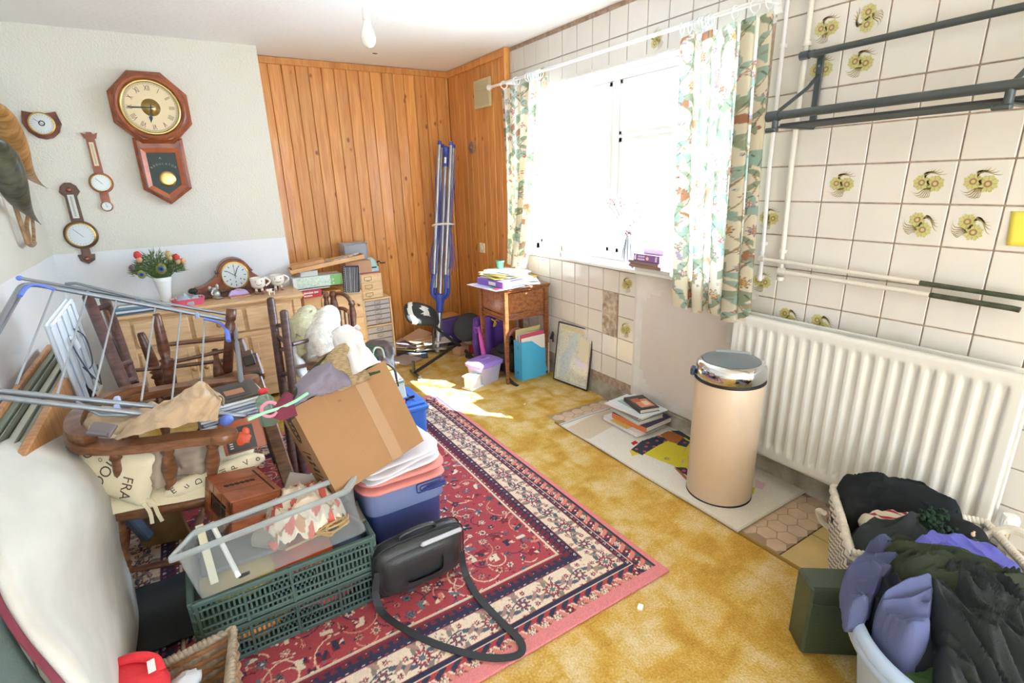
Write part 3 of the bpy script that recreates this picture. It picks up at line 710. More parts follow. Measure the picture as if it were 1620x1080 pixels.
for y in (1.30, .60):
    b = B(); b.box((2.318, y, 1.79), (.008, .028, .28), .002); b.box((2.28, y, 1.925), (.06, .022, .026), .004)
    b.tube([(2.314, y, 1.85), (2.25, y, 1.80), (2.075, y, 1.71), (2.06, y, 1.69)], .0075, 8)
    b.box((2.185, y, 1.648), (.27, .022, .008), .002); b.cyl((2.055, y, 1.69), (2.055, y, 1.64), .012, n=10); b.box((2.052, y+.01, 1.638), (.028, .045, .016), .004)
    for z in (1.885, 1.665): b.cyl((2.314, y, z), (2.311, y, z), .005, n=10, m=1)
    obj('bracket', b, [M_rack, M_steel], t, world=True)
b = B(); b.grid(lambda u, v: (XR-.004-.014*v*v*(1-u)*.4, .605-.078*u-.01*v, 1.335-.11*v), 6, 6, t=.0006)
obj('sticky_note', b, mat('yellow_note_paper', '#ecdc5c', .8), label='yellow sticky note on a tile at the right edge', cat='note')
# radiator
t = thing('radiator', 'long white ribbed panel radiator hung low on the tiled wall behind the bin', 'radiator', (2.25, .97, .086)); M_rad = mat('radiator_enamel', '#dedcd5', .3)
def radp(x, hh=1.0):
    y0, y1, z0, z1 = .425, 1.50, .155, .838; p = .0502
    def f(u, v):
        y = y0+(y1-y0)*u; z = z0+(z1-z0)*v; e = 0
        dz = min(z-z0, z1-z)
        q = abs(((y-y0-.03) % p)/p-.5)*2; rib = max(0, min(1, (q-.35)/.3)); rib = rib*rib*(3-2*rib)
        inn = max(0, min(1, (dz-.052)/.018)); 
        if y < y0+.03 or y > y1-.03: rib = 1
        e = .013*(1-(1-rib)*inn) ; r = .008
        for d in (dz, y-y0, y1-y):
            if d < r: e -= (r-math.sqrt(max(0, r*r-(r-d)**2)))*1.5
        return (x+.012-e if hh > 0 else x, y, z)
    b = B(); b.grid(f, 212, 60, t=-.02); return b
obj('front_panel', radp(2.205), M_rad, t, world=True)
b = B(); b.box((2.275, .963, .4965), (.012, 1.075, .683), .004); obj('back_panel', b, M_rad, t, world=True)
b = B(); b.box((2.243, .963, .49), (.05, 1.0, .60), 0); [b.box((2.299, y_, .60), (.04, .03, .06), 0) for y_ in (.60, 1.33)]; obj('fins', b, mat('radiator_shade', '#cfcdc6', .6), t, world=True)
b = B(); b.tube([(2.30, 1.50, .118), (2.30, .40, .112)], .009, 10); obj('pipe', b, mat('painted_red_pipe', '#a8664e', .5), label='thin reddish pipe running low along the skirting under the radiator', cat='pipe')
t = thing('radiator_valve', 'white ribbed radiator valve cap low by the right edge', 'valve', (2.25, .385, .2))
b = B(); b.lathe([(.012, 0), (.022, .006), (.0245, .02), (.0245, .05), (.021, .064), (0, .066)], 20, T=TR((2.25, .385, .262)))
for i in range(20): a = 2*PI*i/20; b.box((2.25+.0245*math.cos(a), .385+.0245*math.sin(a), .297), (.003, .003, .03))
obj('cap', b, M_white, t, world=True)
b = B(); b.cyl((2.25, .385, .262), (2.25, .385, .21), .011, n=12); b.cyl((2.25, .385, .225), (2.25, .445, .225), .009, n=12); b.cyl((2.25, .385, .21), (2.25, .385, 0), .0075, n=12); obj('valve_body', b, M_chrome, t, world=True)

# ================================================================ BIN
t = thing('touch_bin', 'tall almond coloured cylinder bin with chrome lid on the picture mat', 'bin', (1.985, 1.335, .012), (0, 0, math.atan2(1.335, 1.985)))
b = B(); b.lathe([(.144, .008), (.1475, .012), (.1475, .585), (.1455, .59), (.14, .59)], 64); obj('body', b, mat('almond_enamel', '#dcc3a6', .35, coat=.3), t)
b = B(); b.lathe([(.142, 0), (.1485, .002), (.1485, .010), (.144, .012)], 64); obj('base_ring', b, M_black, t)
b = B(); b.lathe([(.143, .588), (.150, .592), (.151, .635), (.148, .655), (.138, .668), (.126, .674), (.12, .672)], 64); b.lathe([(.1505, .584), (.1525, .586), (.1525, .592), (.1505, .594)], 64, 1); obj('lid_collar', b, [M_chrome, M_black], t)
def lidf(u, v):
    a = 2*PI*v; r = .122*u; x = r*math.cos(a); x = min(x, .075); return (x, r*math.sin(a), .6745+.012*(1-u*u))
b = B(); b.grid(lidf, 10, 49); obj('flap', b, mat('dark_grey_plastic', '#6f7980', .35), t)
b = B(); b.lathe([(.124, .6715), (0, .672)], 48); obj('flap_seat', b, M_black, t)
b = B(); b.box((.092, 0, .679), (.026, .15, .012), .004); obj('hinge_bar', b, mat('silver_grey_plastic', '#a7adb2', .3), t)
b = B(); b.box((-.02, .158, .61), (.05, .02, .035), .006); obj('handle', b, mat('dark_blue_grey_plastic', '#3c4a66', .4), t)

# ================================================================ MAT with stitched picture
def matc():
    W, H = .575, 1.26; c = Canvas(W, H, .004, '#e6e0d4')
    q = lambda *p: [(at(u, v, z=.01).x-1.79, at(u, v, z=.01).y-1.09) for u, v in p]
    c.poly(q((888, 682), (1000, 628), (1010, 652), (932, 696)), '#d9c6ae')
    y, nv, br, pk = '#dccb3f', '#3a4450', '#b06a3c', '#d8506c'
    c.poly(q((996, 714), (1020, 697), (1060, 684), (1075, 680), (1095, 694), (1098, 760), (1085, 745), (1070, 740), (1040, 728), (1017, 718), (1000, 722)), y)
    c.poly(q((998, 712), (1015, 698), (1042, 690), (1058, 697), (1040, 706), (1025, 715), (1016, 721)), nv)
    c.poly(q((1044, 689), (1056, 683), (1075, 684), (1085, 697), (1072, 703), (1058, 699)), br)
    c.poly(q((1060, 682), (1075, 682), (1094, 694), (1096, 700), (1085, 694)), nv)
    c.poly(q((1070, 704), (1080, 694), (1092, 700), (1086, 708)), nv); c.poly(q((1066, 740), (1085, 741), (1096, 752), (1090, 756)), nv); c.poly(q((1066, 741), (1074, 744), (1094, 762), (1085, 760)), br)
    c.poly(q((998, 701), (1005, 697), (1010, 701), (1002, 705)), '#cf3030')
    c.poly(q((1180, 772), (1195, 772), (1192, 782), (1180, 786)), y); c.poly(q((1195, 760), (1212, 766), (1206, 776), (1194, 772)), '#dfc0c4')
    for (u, v) in ((1007, 711), (1020, 715), (1022, 707), (1035, 707), (1025, 701), (1039, 698), (1052, 699), (1042, 692), (1083, 701), (1082, 746)):
        (x, yy), = q((u, v)); c.ell(x, yy, .010, .009, 0, pk)
    (x, yy), = q((1055, 727)); c.ros(x, yy, .022, 8, '#b8ad6a', y)
    for u, v in ((1084, 712), (1090, 722), (1080, 731), (1093, 737)): (x, yy), = q((u, v)); c.line([(x-.02, yy-.01), (x+.02, yy+.01)], .006, '#b8a99a')
    m = (c.X < .012) | (c.X > W-.012) | (c.Y < .012); c.a[m] = L('#d8cfc0')
    m = (c.Y > H-.02) & (c.Y < H-.010); c.a[m] = L('#8a94b4')
    c.a *= (np.random.RandomState(3).rand(c.nx, c.ny, 1)*.12+.9); return c
_c = matc(); P = np.zeros((_c.nx, _c.ny, 3)); P[..., 0] = _c.X+1.79; P[..., 1] = _c.Y+1.09; P[..., 2] = .0145+.002*np.sin(_c.X*17+1)*np.sin(_c.Y*9)
sheet('picture_mat', P, _c.a, M_rug, thick=.006, label='cream stitched mat with yellow and navy picture lying along the wall under the bin', cat='mat')

# ================================================================ BOOKS
M_pages = mat('book_pages', '#e9e2d2', .9, var=.12, vs=200, stretch=(1, 1, 6))
def book(x, y, z, w, d, h, rz, col, label, group=None, spine=None, cat='book', tilt=(0, 0), rough=.45, pic=None, hard=True):
    """book lying flat: w along the spine, d deep, h thick; the spine faces local -y"""
    M = TR((x, y, z), (tilt[0], tilt[1], rz)); t = thing('book' if cat == 'book' else cat.replace(' ', '_'), label, cat, M=M, group=group)
    cm = mat('cover_'+col.strip('#'), col, rough, coat=.2); c = .0022 if hard else .0008
    b = B(); b.box((0, 0, h-c/2), (w, d, c), .0004); b.box((0, 0, c/2), (w, d, c), .0004); b.box((0, -d/2+c/2, h/2), (w, c, h), .0004)
    ms = [cm]
    if spine: ms.append(mat('cover_'+spine.strip('#'), spine, rough)); b.box((0, -d/2-.0004, h/2), (w, .0012, h*.96), 0, 1)
    obj('cover', b, ms, t)
    b = B(); e = .004 if hard else .0012; b.box((0, .0, h/2), (w-e*2, d-e*2 if hard else d-.002, h-2*c)); obj('page_block', b, M_pages, t)
    if pic:
        b = B(); ms = []
        for i, (px, py, pw, ph, pc) in enumerate(pic): b.box((px*w/2, py*d/2, h+.0004+.0001*i), (pw*w, ph*d, .0006), 0, i); ms.append(mat('print_'+pc.strip('#'), pc, .4))
        obj('cover_picture', b, ms, t)
    return t
def spinetext(t, txt, size, w, d, h, col, x=0):
    b = B(); b.text(txt, size, Matrix.Translation((x, -d/2-.0012, h/2)) @ Matrix.Rotation(PI/2, 4, 'X')); obj('lettering', b, mat('print_'+col.strip('#'), col, .5), t)
# the stack on the mat: spines face the room (-x side); local +x runs along the wall
def bk(cx, cy, z, w, d, h, rz, *a, **k): return book(cx, cy, z, w, d, h, -PI/2+rz, *a, **k)
z = .017; S = 'in the floor stack on the picture mat'
bk(2.175, 2.085, z, .29, .25, .028, .0, '#e9e4ea', 'large white illustrated book at the bottom of the stack on the mat', pic=[(0, -.8, .5, .3, '#d9b860')]); z += .029
bk(2.20, 2.05, z, .27, .235, .034, .06, '#3f3a5e', 'dark book with orange spine, second from the bottom of the mat stack', spine='#dd7a4a'); z += .035
bk(2.18, 2.075, z, .25, .20, .022, -.05, '#c9d6d2', 'pale green hardback third up in the mat stack'); z += .023
bk(2.175, 2.08, z, .24, .19, .012, .02, '#b9a6a6', 'dusty pink slim book fourth up in the mat stack', hard=False); z += .0125
bk(2.17, 2.07, z, .25, .195, .014, -.08, '#8f9094', 'grey slim book in the upper middle of the mat stack'); z += .0145
bk(2.165, 2.08, z, .30, .215, .007, .10, '#e3d8da', 'off-white magazine third from the top of the mat stack', cat='magazine', hard=False); z += .0075
bk(2.175, 2.065, z, .29, .21, .006, -.06, '#dde6ec', 'pale blue magazine under the top book of the mat stack', cat='magazine', hard=False, pic=[(-.1, 0, .7, .6, '#9fb0b4')]); z += .0065
bk(2.185, 2.045, z, .20, .13, .024, -.28, '#2f2c2c', 'dark paperback with orange portrait cover on top of the mat stack', pic=[(.15, .1, .55, .7, '#d98a64'), (.2, .3, .3, .3, '#f0d0b0'), (-.35, -.3, .25, .4, '#c05030')])
# window sill books
xs = 2.335; z = WZ0+.001
bk(xs+.02, 2.085, z, .27, .19, .020, .0, '#e6e4e2', 'white hardback lying on the sill at the bottom of the book pile', spine='#d8d8d4'); z += .021
bk(xs, 2.13, z, .24, .19, .019, .04, '#8b6ea8', 'brown-spined slim book second in the sill pile', spine='#8f7263'); z += .020
bk(xs, 2.135, z, .245, .19, .018, -.05, '#7a6694', 'brown-spined book under the purple one in the sill pile', spine='#8f7770'); z += .019
w = .20; t = bk(xs-.005, 2.115, z, w, .18, .041, .0, '#8d5fa0', 'thick purple hardback in the sill pile beside the flower vase'); z += .042
b = B()
for k_ in range(6): b.box((-.062+.009*k_, -.0905, .028 if k_ < 5 else .03), (.0055, .0012, .008+.003*(k_ % 2))); b.box((-.064+.0095*k_, -.0905, .012), (.006, .0012, .010))
obj('lettering', b, mat('print_efe6f2', '#efe6f2', .5), t)
b = B(); b.cyl((0.01, -.0905, .02), (.01, -.0925, .02), .010, n=16); obj('emblem', b, mat('print_f0c8a0', '#f0c8a0', .5), t)
for x_, l_ in ((.075, 1), (-.085, .8)):
    b = B(); b.box((x_, -.091, .02), (.012, .002, .026), 0, T=None); b.box((x_+.004, -.091, .032), (.006, .002, .012)); obj('emblem', b, mat('print_efe6f2', '#efe6f2', .5), t)
bk(xs+.01, 2.10, z, .15, .13, .028, .02, '#e4e2f0', 'small pale lilac book on top of the sill pile')
# flower vase on the sill
vx, vy = 2.36, 2.385
t = thing('flower_vase', 'slim white vase with dark stripes holding sprigs of blossom on the window sill', 'vase', (vx, vy, WZ0))
b = B(); pr = [(.020, 0), (.026, .01), (.030, .05), (.027, .10), (.017, .155), (.014, .17), (.017, .178), (.014, .176), (.010, .16)]; b.lathe(pr, 24)
obj('vase_body', b, mat('white_glazed_china', '#f0f0f2', .15, coat=.5), t)
b = B()
for k in range(8):
    a = 2*PI*k/8; b.tube([(r*1.01*math.cos(a), r*1.01*math.sin(a), z) for r, z in pr[1:7]], [.002, .005, .005, .0035, .002, .001], 6)
obj('stripes', b, mat('slate_glaze', '#5c6270', .3), t)
R_ = random.Random(5); b = B(); bf = B()
for k in range(11):
    a = R_.uniform(0, 2*PI); ln = R_.uniform(.12, .34); lean = R_.uniform(.15, .75); p = [Vector((0, 0, .16))]
    for i in range(1, 7): q = i/6; p.append(Vector((math.cos(a)*lean*ln*q*.5, math.sin(a)*lean*ln*q, .16+ln*q*(1-.25*lean*q))))
    b.tube(p, .0012, 5)
    for i in range(10):
        q = p[-1-int(i > 6)]+Vector((R_.uniform(-.02, .02), R_.uniform(-.022, .022), R_.uniform(-.03, .025))); bf.ell(q, (.007, .0045, .006), 6, 4, R_.choice((0, 0, 1, 2)), T=None)
for k in range(12): bf.ell((R_.uniform(-.02, .02), R_.uniform(-.02, .02), .185+R_.uniform(0, .04)), (.009, .009, .008), 7, 5, R_.choice((0, 1)))
obj('stems', b, mat('twig_green', '#6f7f68', .8), t); obj('blossom', bf, [mat('crimson_petal', '#a8506a', .7), mat('sage_petal', '#8a9a94', .7), mat('pale_petal', '#cdb9c4', .7)], t)
t = thing('sill_ornament', 'tiny white pot with a cactus at the left end of the window sill', 'ornament', (2.29, 2.96, WZ0))
b = B(); b.lathe([(.018, 0), (.022, .004), (.026, .035), (.022, .035)], 16); obj('pot', b, mat('pale_pot', '#d8cfc6', .6), t)
b = B(); b.ell((0, 0, .055), (.014, .014, .03), 10, 8); b.ell((.014, .004, .05), (.008, .008, .018), 8, 6); obj('cactus', b, mat('grey_green_plant', '#8e9a84', .8), t)
b = B(); b.ell((0, 0, .014), (.012, .012, .014), 10, 8, T=TR((2.30, 2.28, WZ0))); obj('sill_bead', b, mat('print_b09ab0', '#b09ab0', .5), label='tiny round trinket on the sill between vase and books', cat='trinket')

# ================================================================ LAUNDRY BY THE RADIATOR
M_wick = mat('white_painted_wicker', '#e3dccf', .7, var=.1, vs=40); M_wick2 = mat('grey_cane', '#948a80', .8)  # second cane is plain grey: alternate weaver rows, stakes and base
def wicker(name, label, corners, zb, zt, taper, m1, m2, rows=16, cat='basket', lay=.012, rim=.013):
    """woven basket: corners = rim corners in room xy, tapering to the base; stakes and weavers are real rods"""
    C = [Vector((x, y, 0)) for x, y in corners]; cen = sum(C, Vector())/len(C); t = thing(name, label, cat, (cen.x, cen.y, zb))
    per = []
    for i in range(len(C)):
        a, c = C[i], C[(i+1) % len(C)]; n = max(2, int((c-a).length/.022))
        for k in range(n): per.append(a.lerp(c, k/n))
    n = len(per); n -= n % 2; per = per[:n]
    def pt(i, h, off=0):
        q = cen+(per[i % n]-cen)*(taper+(1-taper)*h); d = (per[i % n]-cen).normalized(); return Vector((q.x, q.y, zb+(zt-zb)*h))+d*off
    b = B()
    for r in range(rows):
        h = (r+.5)/rows
        b.tube([pt(i, h, lay*.45*(1 if (i+r) % 2 else -1)) for i in range(n)], (zt-zb)/rows*.52, 6, r % 2, closed=True)
    for i in range(0, n, 1):
        b.tube([pt(i, 0, 0), pt(i, 1, 0)], .0028, 5, 1)
    obj('woven_side', b, [m1, m2], t, world=True)
    b = B()
    k = 6
    for s in range(2):
        b.tube([pt(i // k, 1, 0)+(pt(i // k+1, 1, 0)-pt(i // k, 1, 0))*((i % k)/k)+Vector((0, 0, .012))+(Vector((math.cos(i*1.1+s*PI), 0, math.sin(i*1.1+s*PI))) if False else ((per[(i//k) % n]-cen).normalized()*math.cos(i*1.0+s*PI)+Vector((0, 0, 1))*math.sin(i*1.0+s*PI)))*rim*.5 for i in range(n*k)], rim*.62, 6, closed=True)
    obj('rolled_rim', b, [m1, m2], t, world=True)
    b = B(); b.add([pt(i, 0.02, 0) for i in range(n)], [tuple(range(n))], 0); obj('basket_base', b, m2, t, world=True)
    return t, pt, n
t, pt, n = wicker('laundry_basket', 'white wicker laundry basket heaped with dark clothes against the radiator', [(1.62, .60), (1.94, .82), (2.14, .42), (1.86, .17)], .0, .31, .86, M_wick, M_wick2, 15)
b = B(); b.tube(smooth([(2.09, .40, .30), (2.11, .36, .345), (2.10, .31, .355), (2.07, .27, .33), (2.05, .28, .28)], 4), .014, 8); obj('handle', b, M_wick, t, world=True)
b = B(); b.tube(smooth([(1.86, .80, .25), (1.90, .84, .22), (1.92, .83, .17), (1.93, .80, .15)], 4), .010, 8); obj('handle', b, M_wick, t, world=True)
M_blk = mat('black_cotton', '#26292b', .95, bump=.3, bs=300, spec=.15); M_blk2 = mat('charcoal_jersey', '#3b4042', .95, bump=.3, bs=300, spec=.15); M_olv = mat('dark_olive_cotton', '#3c4336', .95, bump=.3, bs=300, spec=.15)
M_navy = mat('slate_blue_cotton', '#5b6288', .95, bump=.2, bs=300, spec=.15); M_perw = mat('periwinkle_fleece', '#7478d6', .95, bump=.3, bs=200, spec=.1); M_nvy2 = mat('dark_navy_cotton', '#31353f', .95, bump=.2, bs=300, spec=.15)
M_grn = mat('forest_green_knit', '#48603f', .95, bump=.5, bs=200, spec=.1); M_str = mat('cream_knit', '#e6dcc8', .95, bump=.3, bs=200); M_red = mat('crimson_stripe', '#b4344c', .95)
bb = lambda x, y: .33+.07*math.exp(-((x-1.95)**2+(y-.60)**2)/.04)
garment('folded_clothes', [(1.72, .56), (1.92, .80), (2.11, .44), (1.9, .26), (1.74, .44)], lambda x, y: .27, M_blk2, 2, .02, label='charcoal clothes filling the wicker laundry basket under the other garments', cat='clothes')
garment('striped_jumper', [(1.78, .60), (1.86, .70), (2.02, .58), (2.06, .48), (1.98, .46), (1.86, .54)], lambda x, y: .335, [M_str, M_red], 3, .015, mf=lambda u, v: 1 if int(v*34) % 4 == 0 else 0, label='cream jumper with red stripes showing between the black clothes in the wicker basket', cat='jumper')
garment('black_jumper', [(1.80, .70), (1.92, .80), (2.02, .74), (2.12, .52), (2.05, .46), (1.95, .60), (1.86, .66)], lambda x, y: .37+.03*math.exp(-((x-1.98)**2+(y-.64)**2)/.01), M_blk, 4, .03, .6, drop=.1, under=.10, label='black jumper on the radiator side of the wicker basket', cat='jumper')
garment('black_trousers', [(1.64, .56), (1.72, .64), (1.86, .58), (1.97, .46), (1.90, .34), (1.76, .40)], lambda x, y: .36+.03*math.exp(-((x-1.82)**2+(y-.50)**2)/.01), M_blk2, 5, .032, 1.2, drop=.1, under=.08, label='charcoal trousers heaped at the front of the wicker basket', cat='trousers')
b = B(); R_ = random.Random(8)
c_ = at(1478, 822, z=.40)
for _ in range(320): b.ell((c_.x+R_.gauss(0, .028), c_.y+R_.gauss(0, .022), .385+R_.uniform(-.02, .03)), (.006, .006, .006), 5, 4)
b.ell((c_.x, c_.y, .36), (.07, .055, .04), 16, 8); obj('ruffled_scarf', b, mat('black_green_ruffle', '#1f3a2a', .9), label='frilly black-green scarf on the wicker basket', cat='scarf')
t = thing('slipper', 'dark soft slipper with tan sole lying at the basket corner by the valve', 'slipper', (2.02, .36, .36))
s0 = at(1526, 836, z=.40)
b = B(); b.ell((s0.x, s0.y, .385), (.045, .06, .038), 20, 12); obj('upper', b, M_blk, t, world=True)
b = B(); b.ell((s0.x-.042, s0.y-.035, .372), (.040, .056, .024), 20, 12); obj('sole', b, mat('tan_sole', '#b8a878', .7), t, world=True)
b = B(); 
for k in range(3): b.ell((s0.x-.028+k*.010, s0.y-.028+k*.001, .408-k*.001), (.005, .006, .009), 8, 6)
obj('badge', b, mat('print_e6c0a0', '#e6c0a0', .6), t, world=True)
# round laundry tub
TX, TY = 1.47, .27
t = thing('laundry_tub', 'pale blue plastic laundry tub overflowing with dark clothes in the bottom right corner', 'laundry basket', (TX, TY, 0), (0, 0, .2)); M_tub = mat('pale_blue_plastic', '#aec2de', .35)
def tubp(r0, r1, z0, z1): return lambda u, v: ((r0+(r1-r0)*u)*math.cos(2*PI*v), (r0+(r1-r0)*u)*math.sin(2*PI*v)*.86, z0+(z1-z0)*u)
b = B(); b.grid(tubp(.20, .255, 0, .345), 12, 65, t=-.004); obj('tub_wall', b, M_tub, t)
b = B(); b.grid(lambda u, v: ((.250+.024*math.sin(u*PI))*math.cos(2*PI*v), (.250+.024*math.sin(u*PI))*math.sin(2*PI*v)*.86, .345+.018*math.cos(u*PI)), 7, 65, t=-.004); b.grid(lambda u, v: ((.272+.01*u)*math.cos(2*PI*v), (.272+.01*u)*math.sin(2*PI*v)*.86, .35-.03*u), 4, 65, t=.003); obj('rim', b, M_tub, t)
b = B(); b.lathe([(.0, .002), (.20, .002)], 48, T=TR(s=(1, .86, 1))); obj('tub_base', b, M_tub, t)
for s in (PI*.98, -.05):
    b = B(); b.grid(lambda u, v: ((.283+.012*math.sin(u*PI))*math.cos(s+(v-.5)*.45), (.283+.012*math.sin(u*PI))*math.sin(s+(v-.5)*.45)*.86, .352-.05*u), 6, 14, t=.006); obj('handle', b, M_tub, t)
hb = lambda x, y: .375+.07*math.exp(-((x-TX-.06)**2+(y-TY-.04)**2)/.05)
OL = lambda z, *q: [tuple(at(u, v, z=z))[:2] for u, v in q]
garment('green_jumper', [(1.30, .38), (1.46, .46), (1.62, .42), (1.70, .27), (1.62, .12), (1.45, .05), (1.30, .14), (1.25, .27)], lambda x, y: .335, M_grn, 11, .02, under=.05, label='forest green knitted jumper at the bottom of the laundry tub', cat='jumper')
garment('navy_sweatshirt', OL(.40, (1376, 935), (1400, 900), (1440, 912), (1492, 955), (1512, 1022), (1465, 1030), (1420, 1005), (1388, 975)), lambda x, y: hb(x, y)-.025, M_nvy2, 12, .034, 2.2, fx=12, fy=4, drop=.06, under=.03, label='dark navy sweatshirt spread over the tub in front of the slate blue one', cat='sweatshirt')
garment('blue_sweatshirt', OL(.42, (1398, 852), (1360, 868), (1338, 900), (1332, 932), (1350, 962), (1380, 950), (1394, 915), (1428, 885)), lambda x, y: hb(x, y)+.015, M_navy, 13, .034, .4, drop=.08, under=.02, label='slate blue sweatshirt draped over the tub edge towards the floor', cat='sweatshirt')
garment('olive_trousers', OL(.43, (1385, 852), (1440, 842), (1475, 866), (1540, 886), (1620, 915), (1690, 960), (1610, 965), (1510, 940), (1430, 920), (1400, 890)), lambda x, y: hb(x, y)+.022, M_olv, 14, .034, .9, fx=16, fy=2.5, drop=.08, under=.12, nr=52, na=190, label='dark olive trousers lying across the top of the laundry heap', cat='trousers')
garment('periwinkle_robe', OL(.43, (1453, 850), (1478, 838), (1535, 856), (1585, 876), (1620, 908), (1596, 908), (1545, 886), (1492, 872), (1460, 866)), lambda x, y: hb(x, y)+.045, M_perw, 15, .014, -.7, drop=.05, label='bright periwinkle blue robe sleeve across the laundry heap', cat='robe')
garment('slate_top', OL(.45, (1390, 948), (1430, 926), (1476, 938), (1480, 978), (1456, 1000), (1420, 988), (1396, 968)), lambda x, y: hb(x, y)+.045, M_navy, 16, .030, 1.1, drop=.1, under=.08, label='slate blue top crumpled in the middle of the laundry tub', cat='top')
garment('grey_black_shirt', OL(.44, (1440, 905), (1500, 900), (1620, 935), (1720, 1000), (1690, 1100), (1580, 1100), (1500, 1050), (1474, 970)), lambda x, y: hb(x, y)+.015, M_blk2, 17, .045, 2.6, fx=13, drop=.1, under=.1, nr=50, na=180, label='charcoal shirt heaped at the right end of the laundry tub', cat='shirt')
b = B(); b.T = basis(Vector((1.53, .62, 0)), Vector((.80, -.60, 0)), Vector((.60, .80, 0)), Vector((0, 0, 1)))
b.box((0.03, -.01, .13), (.20, .10, .26), .008); b.box((.03, -.062, .20), (.19, .006, .012), .003); obj('green_bag', b, mat('dark_green_leatherette', '#3d4a3c', .4, bump=.2, bs=150), label='dark green box bag standing on the carpet beside the laundry tub', cat='bag')
b = B(); b.box((0, 0, .006), (.022, .018, .012), .002, T=TR((1.153, 1.035, .0), (0, 0, .5))); obj('paper_scrap', b, M_white, label='tiny white cube of paper on the gold carpet near the rug corner', cat='scrap')
b = B(); b.box((0, 0, .002), (.02, .008, .003), .001, T=TR((1.80, 2.75, .0), (0, 0, .3))); obj('paper_scrap', b, M_white, label='tiny white fleck on the carpet near the framed map', cat='scrap')
# ================================================================ ON THE WALLS
def wood(name, c1, c2, vs=6, st=(1, 8, 1), rough=.4, coat=.2): return mat(name, c1, rough, kind='wood', col2=c2, vs=vs, stretch=st, coat=coat)
M_mah = wood('red_mahogany', '#a55a35', '#7c3a20', 5, (3, 3, 12)); M_mahd = wood('dark_mahogany', '#7c3d26', '#552614', 5, (3, 3, 12)); M_wal = wood('aged_brown_oak', '#6d4a38', '#4a2f24', 6, (3, 3, 10))
M_dial = mat('cream_clock_dial', '#e6cfa6', .5); M_silv = mat('silvered_dial', '#cfd3d2', .35, .3); M_ink = mat('black_ink', '#2b2622', .5); M_gold = mat('gilt_brass', '#cdb678', .3, 1.0); M_dkglass = mat('dark_glass', '#1c2b26', .45)
WALLM = lambda x, z, y=YC: basis(Vector((x, y, z)), Vector((1, 0, 0)), Vector((0, 0, 1)), Vector((0, -1, 0)))   # local xy on the wall, local z into the room
def octo(r, n=8, ph=PI/8, sx=1): return [(r*sx*math.cos(ph+i*2*PI/n), r*math.sin(ph+i*2*PI/n)) for i in range(n)]
def rot(poly, a): return [(x*math.cos(a)-y*math.sin(a), x*math.sin(a)+y*math.cos(a)) for x, y in poly]
def stepring(b, pin, pout, z0, z1, m=0):
    """band between two outlines of equal count, rising from z0 (outer) to z1 (inner)"""
    n = len(pin); vs = [(x, y, z0) for x, y in pout]+[(x, y, z1) for x, y in pin]
    b.add(vs, [(i, (i+1) % n, n+(i+1) % n, n+i) for i in range(n)], m)
# octagonal wall clock
t = thing('wall_clock', 'octagonal red wooden pendulum wall clock with cream Roman dial on the cream wall', 'clock', M=WALLM(-.005, 1.985)); 
b = B(); b.prism(octo(.232), 0, .055); stepring(b, octo(.205), octo(.232), .055, .085); b.prism(octo(.205), .055, .085)
b.lathe([(.195, .085), (.193, .098), (.183, .104), (.172, .100), (.166, .088)], 64, cap=False)
obj('octagon_case', b, M_mah, t)
b = B(); low = [(-.138, -.18), (.138, -.18), (.138, -.50), (0, -.60), (-.138, -.50)]; b.prism(low, 0, .055)
def ins(p, d): cx = 0; cy = -.36; return [(cx+(x-cx)*(1-d/.138), cy+(y-cy)*(1-d/.2)) for x, y in p]
stepring(b, ins(low, .018), low, .055, .066); obj('pendulum_case', b, M_mah, t)
b = B(); win = [(-.082, -.27), (.082, -.27), (.082, -.475), (0, -.535), (-.082, -.475)]; wo = [(-.108, -.245), (.108, -.245), (.108, -.488), (0, -.565), (-.108, -.488)]
b.prism(wo, .055, .066); stepring(b, win, wo, .085, .068); b.add([(x, y, z) for z in (.066, .085) for x, y in wo], [(i, (i+1) % 5, 5+(i+1) % 5, 5+i) for i in range(5)])
d = obj('door', b, mat('orange_red_wood', '#c0653c', .3, var=.15, vs=20, coat=.4), t)
b = B(); b.prism(win, .066, .0675); obj('door_glass', b, M_dkglass, d)
b = B(); b.lathe([(.050, 0), (.050, .003), (.036, .006), (0, .007)], 40, T=TR((.010, -.435, .068))); obj('pendulum_bob', b, M_gold, t)
b = B(); [b.text(ch_, .019, TR((.105*math.sin(a_), -.425+.105*math.cos(a_)-.02, .069), (0, 0, -a_))) for ch_, a_ in zip('REGULATOR', [(-4+k_)*.17 for k_ in range(9)])]; b.text('A', .022, TR((-.01, -.305, .069))); obj('lettering', b, mat('faded_gilt_letters', '#8e9486', .5), d)
b = B(); b.lathe([(.167, .087), (.160, .097), (.150, .095), (.148, .088)], 64, cap=False); obj('bezel', b, M_gold, t)
b = B(); b.lathe([(.150, .086), (.05, .0865)], 64, cap=False); dl = obj('dial', b, M_dial, t)
b = B()
for i, s in enumerate(['XII', 'I', 'II', 'III', 'IIII', 'V', 'VI', 'VII', 'VIII', 'IX', 'X', 'XI']):
    a = -i*PI/6; b.text(s, .046, Matrix.Rotation(a, 4, 'Z') @ TR((0, .113, .0872)), squash=.58)
for i in range(60): b.box((0, .141, .0872), (.0012, .005, .0004), T=Matrix.Rotation(i*PI/30, 4, 'Z'))
for r in (.1375, .1435): b.tube([(r*math.cos(k*PI/40), r*math.sin(k*PI/40), .0870) for k in range(80)], .0005, 4, closed=True)
obj('numerals', b, mat('grey_black_print', '#57504a', .6), dl)
b = B(); b.lathe([(.052, .0868), (.049, .080), (.049, .076), (0, .076)], 40); obj('dial_opening', b, M_gold, t)
b = B(); R_ = random.Random(3)
